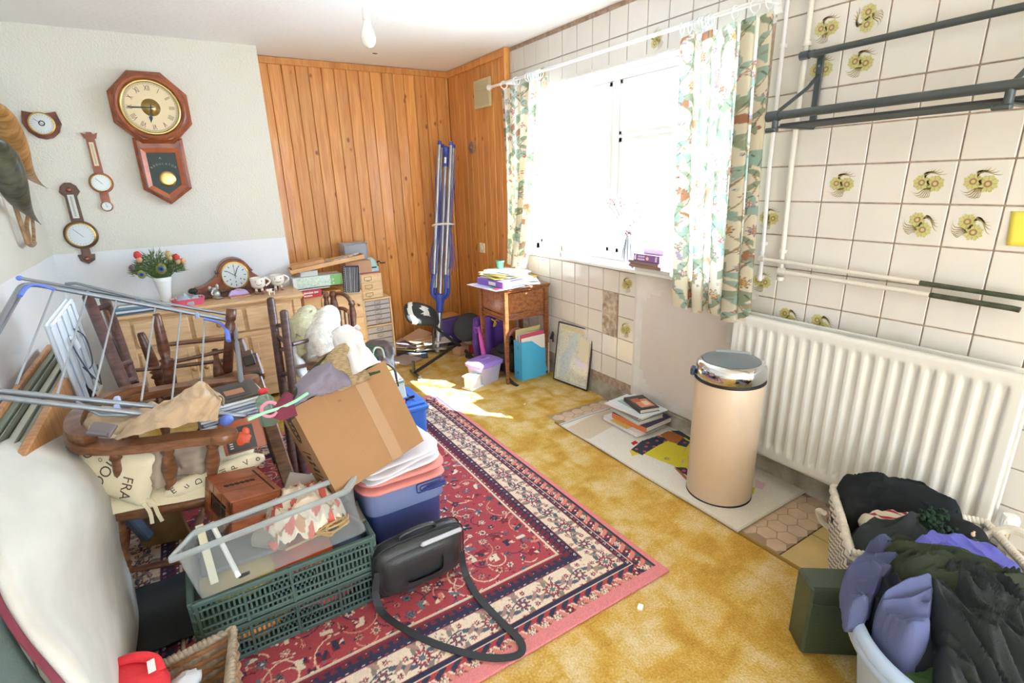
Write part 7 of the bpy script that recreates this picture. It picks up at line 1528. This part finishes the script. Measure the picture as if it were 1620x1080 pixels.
b = B(); b.grid(rag, 46, 42, mf=lambda u, v: 1 if noise.noise((u*7, v*7, 3)) > .18 else (2 if noise.noise((u*7+7, v*7, 8)) > .30 else 0)); obj('patterned_cloth', b, [mat('cream_print_cotton', '#ecdcc8', .9), mat('coral_red_print', '#d8685c', .9), mat('tan_print', '#c99468', .9)], label='crumpled cream cloth with red and tan print in the clear tub', cat='cloth')
b = B(); c0 = at(530, 835, z=.36)
for k in range(9): a = k*.7; b.tube(smooth([c0+Vector((-.06, .01, .0)), c0+Vector((-.02, .02*math.sin(a), .02*math.cos(a))), c0+Vector((.03*math.cos(a), .03*math.sin(a), .012*(k % 3))), c0+Vector((.045, .02*math.cos(a*2), .02))], 4), .0035, 5)
b.tube([c0+Vector((-.16, .02, -.03)), c0+Vector((-.05, .01, -.01))], .004, 5); obj('string_bundle', b, mat('hessian_string', '#b89a6c', .95), label='bundle of tan string in the right end of the clear tub', cat='string')
b = B(); b.grid(lambda u, v: Vector((.24+.14*u, 1.64+.10*v, .335+.02*math.sin(PI*u)+folds(.24+.14*u, 1.64+.1*v, 44, .2, 12, 8, .015))), 20, 16, t=.01); obj('dark_glove', b, mat('olive_grey_leather', '#5c5448', .7), label='dark crumpled leather piece under the string in the clear tub', cat='glove')
b = B(T_ := TR((.255, 1.90, .36), (.25, .28, -.4))); b.box((0, 0, 0), (.20, .13, .03), .004); obj('grey_booklet', b, mat('print_b4a898', '#b4a898', .7), label='grey-beige booklet poking out behind the wooden box', cat='book')
# --- tubs to the right
def taperbox(b, x0, x1, y0, y1, z0, z1, tp=.93, m=0, r=.03):
    cx, cy = (x0+x1)/2, (y0+y1)/2; n = 48
    def f(u, v): a = 2*PI*v; e = .30; c, s = math.cos(a), math.sin(a); k = tp+(1-tp)*u; return (cx+(x1-x0)/2*k*math.copysign(abs(c)**e, c), cy+(y1-y0)/2*k*math.copysign(abs(s)**e, s), z0+(z1-z0)*u)
    b.grid(f, 10, n*2+1, m, t=.003); b.add([f(0, i/(2*n)) for i in range(2*n)], [tuple(range(2*n))], m)
t = thing('storage_tub', 'indigo blue plastic storage tub under the folded pink and white cloths', 'storage tub', (.58, 1.93, .012)); M_ind = mat('indigo_plastic', '#4c5a98', .35, thin=.15)
b = B(); taperbox(b, .425, .745, 1.77, 2.14, .014, .31); obj('tub_wall', b, M_ind, t, world=True)
b = B(); taperbox(b, .415, .755, 1.76, 2.15, .235, .335, .99); obj('translucent_rim', b, mat('translucent_lilac_blue', '#93a0cc', .3, thin=.3), t, world=True)
b = B()
for k in range(4): b.tube(rcorner([(.745, 1.752, .325-.014*k), (.62+.014*k, 1.751, .325-.014*k), (.62+.014*k, 1.751, .285+.006*k), (.745, 1.751, .285+.006*k)], .01), .0025, 6)
obj('ribbed_handle', b, mat('deep_indigo_plastic', '#3a4688', .35), t, world=True)
def foldedpile(name, x0, x1, y0, y1, z0, h, nl, m, label, rz=0, seed=1, tilt=(0, 0), amp=.006):
    T = TR(((x0+x1)/2, (y0+y1)/2, z0), (tilt[0], tilt[1], rz)); W, D = x1-x0, y1-y0; t = thing(name, label, 'cloth', M=T)
    for k in range(nl):
        zz = h*k/nl; th = h/nl*.92; b = B()
        def f(u, v):
            a = 2*PI*v; c, s = math.cos(a), math.sin(a); e = .35; ph = PI*u-PI/2; r = max(0, math.cos(ph))**.25
            x = W/2*r*math.copysign(abs(c)**e, c)*(1-.02*(k % 2)); y = D/2*r*math.copysign(abs(s)**e, s)*(1-.03*((k+1) % 2)); w = noise.noise((x*9+seed, y*9, k))
            return (x, y, zz+th*(.5+.5*math.sin(ph))+amp*w*(1+.5*k))
        b.grid(f, 16, 73); obj('fold', b, m, t)
    return t
foldedpile('pink_sheet', .395, .765, 1.735, 2.12, .325, .075, 2, mat('salmon_pink_cotton', '#e4948c', .85, bump=.2, bs=60), 'salmon pink folded sheet on the indigo tub', .0, 3, (.0, .03), .012)
foldedpile('white_cloth', .41, .74, 1.725, 2.06, .400, .065, 3, mat('white_cotton_cloth', '#ece6ec', .85, bump=.2, bs=60), 'white folded cloth lying on the pink sheet under the cardboard box', .04, 6, (.0, -.10), .008)
# cardboard box
Aq, Bq_, Cq, Dq = at(461, 650, y=1.755), at(612, 568, y=1.71), at(670, 698, y=1.660), at(530, 782, y=1.70)
ex = (Bq_-Aq).normalized(); ey = (Dq-Aq); ey = (ey-ex*ey.dot(ex)).normalized(); ez = ex.cross(ey)
if ez.y < 0: ez = -ez
w, hh, dp = .366, .348, .27; T = Matrix.Translation((.4329, 1.7385, .6453)) @ Euler((1.257, -.2288, .1517), 'XYZ').to_matrix().to_4x4() @ Matrix.Translation((-w/2, hh/2, 0)) @ Matrix.Rotation(PI, 4, 'X'); M_card = mat('brown_cardboard', '#a87f58', .8, var=.06, vs=4, bump=.08, bs=30); M_cardi = mat('cardboard_inside', '#a97f56', .9)
t = thing('cardboard_box', 'open brown cardboard box of clothes tilted on top of the heap', 'box', M=T)
b = B(); tt = .004
b.box((w/2, hh/2, tt/2), (w, hh, tt)); b.box((w/2, hh/2, dp-tt/2), (w, hh, tt)); b.box((tt/2, hh/2, dp/2), (tt, hh, dp-2*tt)); b.box((w-tt/2, hh/2, dp/2), (tt, hh, dp-2*tt)); b.box((w/2, hh-tt/2, dp/2), (w-2*tt, tt, dp-2*tt)); obj('carton', b, M_card, t)
b = B(); b.box((w*.68, hh/2, -.0006), (.045, hh, .0008)); b.box((w*.68, hh+.0006, dp/2), (.045, .0008, dp)); obj('packing_tape', b, mat('clear_tan_tape', '#ae875f', .4), t)
b = B()
for q0_, q1_ in (((.01, .155), (.20, .12)), ((.20, .12), (w-.03, .10)), ((.11, .02), (.16, hh-.02))): b.tube([(q0_[0], q0_[1], .0001), (q1_[0], q1_[1], .0001)], .0008, 4)
obj('crease', b, mat('pale_crease', '#b68e66', .9), t)
b = B(basis(Vector((-.0007, 0, 0)), Vector((0, 1, 0)), Vector((0, 0, 1)), Vector((1, 0, 0)))); 
for a_, b_ in ((.062, .040), (.055, .034)): b.tube([(.085+a_*math.cos(k*PI/24), .15+b_*math.sin(k*PI/24), 0) for k in range(48)], .002, 4, closed=True)
for i, (x, y, ww, h2) in enumerate(((.055, .15, .012, .03), (.075, .145, .010, .035), (.095, .155, .012, .028), (.118, .15, .010, .022))): b.box((x, y, 0), (ww, h2, .0012), 0, T=TR((0, 0, 0), (0, 0, 0)))
for i, (x, y0, y1) in enumerate(((.19, .09, .21), (.285, .08, .20))): b.box((x, (y0+y1)/2, 0), (.004, y1-y0, .0012))
for x, y, ww, h2 in ((.21, .15, .014, .05), (.235, .17, .010, .04), (.235, .12, .012, .03), (.262, .15, .012, .05), (.262, .105, .010, .02), (.31, .16, .012, .02), (.325, .13, .004, .08)): b.box((x, y, 0), (ww, h2, .0012))
obj('printed_marks', b, mat('black_box_print', '#3c3028', .8), t)
b = B(T @ TR((w*.42, .055, -.001))); b.text('w', .02, TR(), .0003); obj('small_mark', b, mat('brown_mark', '#8a5a38', .8), t, world=True)
M_dkg = mat('bottle_green_cloth', '#3a4c38', .9, bump=.3, bs=150); M_gry = mat('grey_violet_cloth', '#8c8494', .9, bump=.2, bs=150); M_wsat = mat('white_satin', '#eeeae8', .45, sheen=.3); M_brnl = mat('dark_brown_leather', '#4a3c3c', .45, bump=.2, bs=80); M_mar = mat('maroon_cloth', '#7a3046', .9)
def cy_(*q): return [at(u, v, y=y) for u, v, y in q]
def cloth(name, rows, m, label, cat, seed=1, amp=.02, thick=.006, k=9):
    return obj(name, drape([cy_(*r) for r in rows], seed, thick, k, amp), m, label=label, cat=cat)
cloth('green_coat', [[(455, 640, 1.85), (480, 600, 1.9), (525, 555, 1.95), (560, 535, 2.0)], [(452, 655, 1.80), (480, 622, 1.83), (520, 585, 1.88), (580, 560, 1.92)], [(460, 665, 1.78), (500, 640, 1.80), (540, 615, 1.80), (600, 590, 1.80)]], M_dkg, 'bottle green coat in the cardboard box behind the grey garment', 'coat', 51)
cloth('tweed_jacket', [[(508, 578, 1.90), (528, 552, 1.90), (546, 545, 1.91), (560, 556, 1.90)], [(508, 600, 1.85), (530, 580, 1.83), (552, 574, 1.83), (572, 584, 1.83)], [(520, 625, 1.80), (540, 618, 1.79), (560, 610, 1.78), (585, 600, 1.77)]], mat('tan_check_tweed', '#b49a74', .95, var=.3, vs=60, stretch=(1, 1, 5), bump=.3, bs=200), 'tan checked tweed jacket in the middle of the cardboard box', 'jacket', 52, .012)
cloth('grey_garment', [[(466, 612, 1.84), (490, 588, 1.86), (520, 576, 1.87), (545, 592, 1.84)], [(468, 632, 1.79), (495, 606, 1.78), (525, 598, 1.77), (550, 605, 1.78)], [(452, 648, 1.77), (490, 630, 1.77), (520, 622, 1.77), (556, 608, 1.77)]], M_gry, 'grey-violet garment at the near left edge of the cardboard box', 'garment', 53, .018)
cloth('white_sleeve', [[(522, 536, 2.02), (533, 516, 2.04), (552, 516, 2.04), (562, 530, 2.0)], [(540, 552, 1.96), (552, 545, 1.90), (568, 545, 1.92), (578, 550, 1.95)], [(545, 568, 1.88), (560, 566, 1.82), (578, 562, 1.83), (590, 562, 1.88)], [(556, 590, 1.82), (572, 585, 1.76), (585, 580, 1.77), (597, 578, 1.80)]], M_wsat, 'white satin garment standing up out of the cardboard box', 'garment', 54, .020)
b = B(); b.grid(lambda u, v: at(545+20*u+5*v, 530-18*u+6*v, y=2.03+.03*v), 6, 5, t=.004); obj('white_collar', b, M_wsat, label='pointed white collar sticking up behind the satin garment', cat='collar')
cloth('brown_bag', [[(570, 545, 2.05), (590, 540, 2.08), (612, 543, 2.05), (616, 560, 2.0)], [(575, 560, 2.0), (595, 552, 2.0), (618, 560, 1.95), (624, 580, 1.9)], [(585, 580, 1.9), (600, 572, 1.85), (618, 585, 1.85), (628, 612, 1.85)]], M_brnl, 'dark brown leather bag in the far right corner of the cardboard box', 'bag', 55, .010)
cloth('green_bag', [[(570, 553, 1.96), (580, 548, 1.97), (592, 550, 1.96)], [(575, 568, 1.92), (585, 562, 1.90), (598, 560, 1.9)], [(585, 578, 1.85), (595, 575, 1.83), (602, 570, 1.84)]], mat('dark_green_leather', '#2f4438', .5), 'small dark green leather bag beside the satin garment', 'bag', 56, .008)
b = B(); b.tube(smooth(cy_((592, 575, 1.86), (590, 560, 1.88), (594, 550, 1.92), (604, 552, 1.92), (608, 566, 1.87)), 4), .004, 6); obj('bag_strap', b, mat('sage_strap', '#a8b4a0', .6), label='pale green strap loop over the green leather bag', cat='strap')
cloth('maroon_hanger_cloth', [[(444, 632, 1.78), (452, 622, 1.78), (462, 628, 1.77)], [(432, 648, 1.73), (448, 645, 1.72), (462, 640, 1.74)], [(424, 655, 1.72), (444, 662, 1.71), (470, 658, 1.72)]], M_mar, 'maroon cloth hanging over the left corner of the cardboard box', 'cloth', 57, .008)
b = B(); b.tube(cy_((392, 664, 1.68), (420, 652, 1.70), (445, 645, 1.715), (468, 634, 1.735), (494, 617, 1.76)), .0055, 8); obj('mint_hanger', b, mat('mint_plastic', '#a4e0c0', .4), label='mint green plastic hanger bar threaded through the maroon cloth', cat='hanger')
b = B(); cR = at(427, 648, y=1.70); b.tube([cR+Vector((.024*math.cos(a), .004, .024*math.sin(a))) for a in [2*PI*k/20*.85+.6 for k in range(20)]], .0055, 8); obj('pink_hook', b, mat('pink_plastic', '#e88aa4', .4), label='pink plastic hook ring at the left corner of the cardboard box', cat='hook')
b = B(TR(at(418, 627, y=2.0)-Vector((0, 0, .09)))); b.lathe([(.030, -.02), (.031, -.01), (.031, .08), (.014, .10), (.014, .11)], 18, 0); b.lathe([(.017, .105), (.017, .118), (.012, .12), (0, .118)], 18, 1); obj('spray_bottle', b, [clearmat('clear_green_bottle', '#e4f0e6', .8, .2, '#a8c0ae'), mat('red_cap', '#d8343c', .4)], label='clear green bottle with red cap behind the maroon cloth', cat='bottle')
# blue storage box, patterned box behind
t = thing('blue_box', 'bright blue lidded plastic box on the rug behind the cardboard box', 'storage box', (.85, 2.7, .012)); M_bb = mat('bright_blue_plastic', '#3f78d8', .35)
zc = .235; c1 = at(673, 632, z=zc); X1, Y0 = c1.x+.012, c1.y-.03
b = B(); taperbox(b, X1-.42, X1-.004, Y0+.005, Y0+.30, .014, zc-.05, .96); obj('box_body', b, M_bb, t, world=True)
b = B(); b.box((X1-.215, Y0+.155, zc-.035), (.43, .315, .035), .010); b.box((X1-.215, Y0+.155, zc-.008), (.40, .285, .025), .008)
for k in range(7): b.box((X1-.36+.048*k, Y0+.155, zc+.006), (.018, .24, .008), .003)
obj('lid', b, M_bb, t, world=True); b = B(); b.box((X1+.004, Y0+.12, zc-.045), (.012, .05, .04), .004); obj('clip', b, mat('grey_clip', '#7c848c', .4), t, world=True)
zt = .37; q = at(664, 572, z=zt); T = TR((.84, 2.84, .262), (0, -.10, -.1))
t = thing('patterned_box', 'white box with red and black floral lid balanced on the blue box', 'box', M=T); b = B(); b.box((0, 0, .05), (.26, .20, .10), .004); obj('box_body', b, mat('pale_aqua_card', '#d8ecec', .5), t); b = B(); b.box((0, 0, .105), (.27, .21, .014), .003); obj('lid', b, mat('grey_green_card', '#8ca8a0', .5), t)
R_ = random.Random(3); b = B()
for k in range(60): b.ell((R_.uniform(-.12, .12), R_.uniform(-.09, .09), .1125), (R_.uniform(.006, .012), .005, .001), 8, 4, R_.choice((0, 1, 2)))
b.box((0, 0, .1118), (.262, .202, .001), 0, 2); obj('floral_print', b, [mat('print_c85a78', '#c85a78', .6), M_black, M_white], t)
b = B(); q_ = Vector((X1-.12, Y0+.06, zc+.016)); b.tube([q_, q_+Vector((.03, .02, 0)), q_+Vector((.05, .0, .01))], .008, 8, 0); b.ell(q_+Vector((-.02, -.01, .002)), (.012, .012, .012), 10, 8, 1); obj('trinket', b, [M_black, mat('bright_pink_plastic', '#e84a9c', .4)], label='little black and pink trinket between the patterned box and the blue box', cat='trinket')
# laptop bag with strap
t = thing('laptop_bag', 'black leather laptop bag with long shoulder strap lying on the rug against the crates', 'bag', (.54, 1.58, .012)); T = TR((.545, 1.605, .012), (.10, 0, .0)); M_bag = mat('black_grained_leather', '#2c2f31', .42, bump=.25, bs=300, coat=.15)
def bagf(u, v, w=.178, h=.115, d=.052):
    a = 2*PI*v; e = .42; c, s = math.cos(a), math.sin(a); ph = PI*u-PI/2; r = max(0, math.cos(ph))**.30
    return (w*r*math.copysign(abs(c)**e, c), d*math.sin(ph), .115+h*r*math.copysign(abs(s)**e, s))
b = B(); b.grid(bagf, 22, 81); obj('bag_body', b, M_bag, t, world=False) if False else None
b = B(T); b.grid(bagf, 22, 81); obj('bag_body', b, M_bag, t, world=True)
b = B(T); b.grid(lambda u, v: bagf(.02+.46*u, v, .166, .100, .068), 14, 81); obj('front_pocket', b, M_bag, t, world=True)
b = B(T); 
for dy, rr_ in ((-.018, 1.0), (.018, 1.0)): b.tube([Vector((.181*math.copysign(abs(math.cos(a))**.42, math.cos(a)), dy, .115+.118*math.copysign(abs(math.sin(a))**.42, math.sin(a)))) for a in [2*PI*k/60 for k in range(60)]], .003, 6, closed=True)
obj('piping', b, M_black, t, world=True)
b = B(T); b.tube(smooth([(-.07, .0, .228), (-.06, .0, .246), (0, .0, .252), (.06, .0, .246), (.07, .0, .228)], 4), .010, 8, flat=.6); obj('carry_handle', b, M_bag, t, world=True)
b = B(T); b.box((.075, -.052, .214), (.17, .02, .020), .008); obj('silver_band', b, mat('silver_grey_vinyl', '#b4b8c4', .3, .3), t, world=True)
z_ = .018; S = [(.385, 1.53, .14), (.378, 1.50, .06), (.385, 1.46, .024)]
sp = [(355, 0)]; path = [at(598, 905, z=.16), at(594, 940, z=.07), at(608, 972, z=.016), at(650, 1000, z=.016), at(700, 1022, z=.016), at(760, 1038, z=.016), at(800, 1040, z=.018), at(824, 1032, z=.020), at(822, 1012, z=.018), at(795, 985, z=.016), at(760, 948, z=.016), at(742, 920, z=.022), at(733, 895, z=.07), at(730, 872, z=.15)]
path = smooth(path, 6); nn = []
for i, p in enumerate(path): q = i/(len(path)-1); e = max(0, 1-abs(q-.55)*4.0); nn.append(Vector((.0, -1, .0)).lerp(Vector((0, 0, 1)), min(1, max(.0, 1-e*.0)) if .12 < q < .88 else .2).normalized())
b = B(); b.ribbon(path, .026, .003, nn); obj('shoulder_strap', b, mat('black_webbing', '#2a2c30', .7), t, world=True)
b = B()
for u, v, z in ((597, 902, .15), (594, 934, .08)): c = at(u, v, z=z); b.tube([c+Vector((.010*math.cos(a), 0, .013*math.sin(a))) for a in [2*PI*k/14 for k in range(14)]], .0022, 6, closed=True)
obj('buckle_ring', b, M_chrome, t, world=True)
# dark mat on the floor left, wicker hamper corner with red cap at the bottom
b = B(); b.grid(lambda u, v: Vector((-.42+.24*u, 1.78+.36*v, .034+.012*noise.noise((u*3, v*3, 1))+.03*max(0, v-.85))), 12, 12, t=.006); obj('black_cloth_bag', b, mat('black_woven_cloth', '#34383a', .9, bump=.4, bs=250), label='flat black cloth bag on the rug between the padded board and the crates', cat='bag')
t, pt_, n_ = wicker('wicker_hamper', 'brown and grey wicker basket corner at the bottom edge left of the crates', [(-.075, 1.450), (-.115, 1.17), (-.50, 1.10), (-.46, 1.40)], .015, .25, .90, mat('grey_brown_cane', '#a3927e', .8, var=.25, vs=60), mat('reddish_cane', '#b07c54', .8, var=.2, vs=60), 14)
t = thing('red_cap', 'bright red fabric cap with white tab lying on the wicker basket at the bottom edge', 'cap', (-.28, 1.30, .26)); M_rd = mat('bright_red_cloth', '#e0343c', .85, bump=.3, bs=120)
c0 = at(196, 1076, z=.33)
b = B(); b.ell((c0.x-.01, c0.y-.04, .305), (.105, .11, .06), 30, 14, fn=lambda d: 1+.09*noise.noise((d.x*2.2, d.y*2.2, d.z*2.2+4))); b.tube(smooth([at(180, 1052, z=.35), at(212, 1040, z=.36), at(243, 1042, z=.35), at(254, 1062, z=.33)], 5), .013, 10); obj('crown', b, M_rd, t, world=True)
b = B(); b.ribbon([at(238, 1044, z=.365), at(241, 1062, z=.36)], .016, .003, (0, -.5, 1)); obj('white_tab', b, M_white, t, world=True)
b = B(); c0 = at(295, 1078, z=.27); b.ell(c0, (.035, .03, .02), 18, 10, fn=lambda d: 1+.3*noise.noise((d.x*4, d.y*4, d.z*4))); obj('net_bundle', b, mat('pale_grey_net', '#c8c8cc', .8), label='pale grey net bundle in the wicker basket at the bottom edge', cat='net')
# ladder chair and spindle chair behind the cardboard box with white cushion
t = thing('ladder_chair', 'dark ladder-back chair with bare posts standing in front of the dresser corner', 'chair', (.5, 3.0, 0)); Yc = 3.05
for a, c, y0, y1 in (((428, 474), (455, 665), 3.05, 2.75), ((449, 494), (468, 650), 2.80, 2.6)):
    b = B(); q0, q1 = at(*a, y=y0), at(*c, y=y1); q1 = q0+(q1-q0)*((q0.z-.015)/(q0.z-q1.z)); b.tube([q0, q1], .021, 12); b.ell(q0, (.021, .021, .014), 12, 6); obj('post', b, M_chair3, t, world=True)
for a, c, y0, y1 in (((436, 515), (452, 514), 3.02, 2.78), ((436, 528), (456, 545), 3.0, 2.75), ((442, 552), (458, 553), 2.95, 2.72), ((462, 545), (524, 528), 2.75, 2.95), ((446, 592), (462, 590), 2.85, 2.68), ((462, 582), (500, 575), 2.7, 2.9)):
    b = B(); b.tube([at(*a, y=y0), at(*c, y=y1)], .011, 8); obj('rung', b, M_chair3, t, world=True)
b = B(); b.box((.57, 2.90, .43), (.44, .36, .03), .008); obj('seat', b, mat('rush_seat', '#b89a68', .9, var=.25, vs=50, bump=.5, bs=90), t, world=True)
for x in (.75, .77):
    b = B(); b.tube([(x, 2.76+(x-.75)*14, .42), (x, 2.76+(x-.75)*14, .015)], .018, 10); obj('leg', b, M_chair3, t, world=True)
t = thing('spindle_chair', 'brown spindle-back armchair with hooped rail standing before the pale wood cabinet', 'chair', (.95, 3.6, 0)); y = 3.55
for a, c, r in (((515, 462), (524, 549), .020), ((526, 460), (536, 547), .026), ((556, 475), (562, 550), .024)):
    b = B(); turned(b, at(*a, y=y), at(*c, y=y-.05), r, [(0, .7), (.08, 1.0), (.12, .7), (.2, .9), (.3, 1.1), (.5, .8), (.55, 1.2), (.6, .8), (1, 1)]); obj('post', b, M_chair, t, world=True)
b = B(); b.tube(smooth(cy_((528, 465, y), (540, 464, y-.05), (550, 470, y-.1), (557, 482, y-.12)), 5), .014, 10); b.tube(smooth(cy_((531, 488, y), (543, 488, y-.05), (551, 493, y-.1)), 5), .013, 10); obj('hoop_rail', b, M_chair2, t, world=True)
for u in (538, 545, 551): b = B(); b.tube(cy_((u, 491, y-.04), (u+3, 520, y-.08)), .007, 8); obj('spindle', b, M_chair, t, world=True)
pc_ = at(548, 535, y=3.5); zs = at(560, 548, y=3.42).z
b = B(); b.box((pc_.x-.13, 3.38, zs-.02), (.42, .40, .035), .012); obj('seat', b, M_chair2, t, world=True)
for x in (pc_.x-.30, pc_.x+.04):
    for y_ in (3.22, 3.54): b = B(); b.tube([(x, y_, zs-.03), (x+(.03 if x > pc_.x else -.03), y_+(.02 if y_ > 3.4 else -.02), .012)], .017, 10); obj('leg', b, M_chair, t, world=True)
for nm, rws, l, s_ in (('white_cushion', [[(484, 520, 3.0), (500, 508, 3.05), (520, 492, 3.1), (526, 500, 3.15)], [(482, 545, 2.95), (500, 530, 2.85), (518, 520, 2.88), (530, 530, 3.0)], [(488, 575, 2.9), (505, 565, 2.82), (520, 558, 2.85), (530, 552, 2.95)]], 'white floral frilled cushion tucked between the two chairs', 61), ('olive_cushion', [[(462, 508, 3.05), (475, 500, 3.08), (490, 492, 3.12), (500, 500, 3.15)], [(460, 535, 3.0), (470, 522, 2.95), (482, 515, 2.95), (492, 520, 3.0)], [(462, 580, 2.92), (472, 570, 2.86), (482, 560, 2.88), (490, 570, 2.95)]], 'pale olive patterned cushion behind the white frilled one', 62), ('white_sheet', [[(455, 530, 2.9), (462, 545, 2.85), (470, 560, 2.85)], [(458, 560, 2.86), (470, 575, 2.8), (485, 590, 2.8)], [(465, 585, 2.82), (480, 605, 2.75), (505, 610, 2.75)]], 'white sheet trailing under the cushions beside the dark posts', 63)):
    cloth(nm, rws, mat(nm+'_cotton', {'white_cushion': '#ece8e0', 'olive_cushion': '#c9c4a4', 'white_sheet': '#e8eaf0'}[nm], .9, var=.22, vs=26, bump=.4, bs=60), l, 'cushion' if 'cushion' in nm else 'sheet', s_, .013, .04 if 'cushion' in nm else .01)
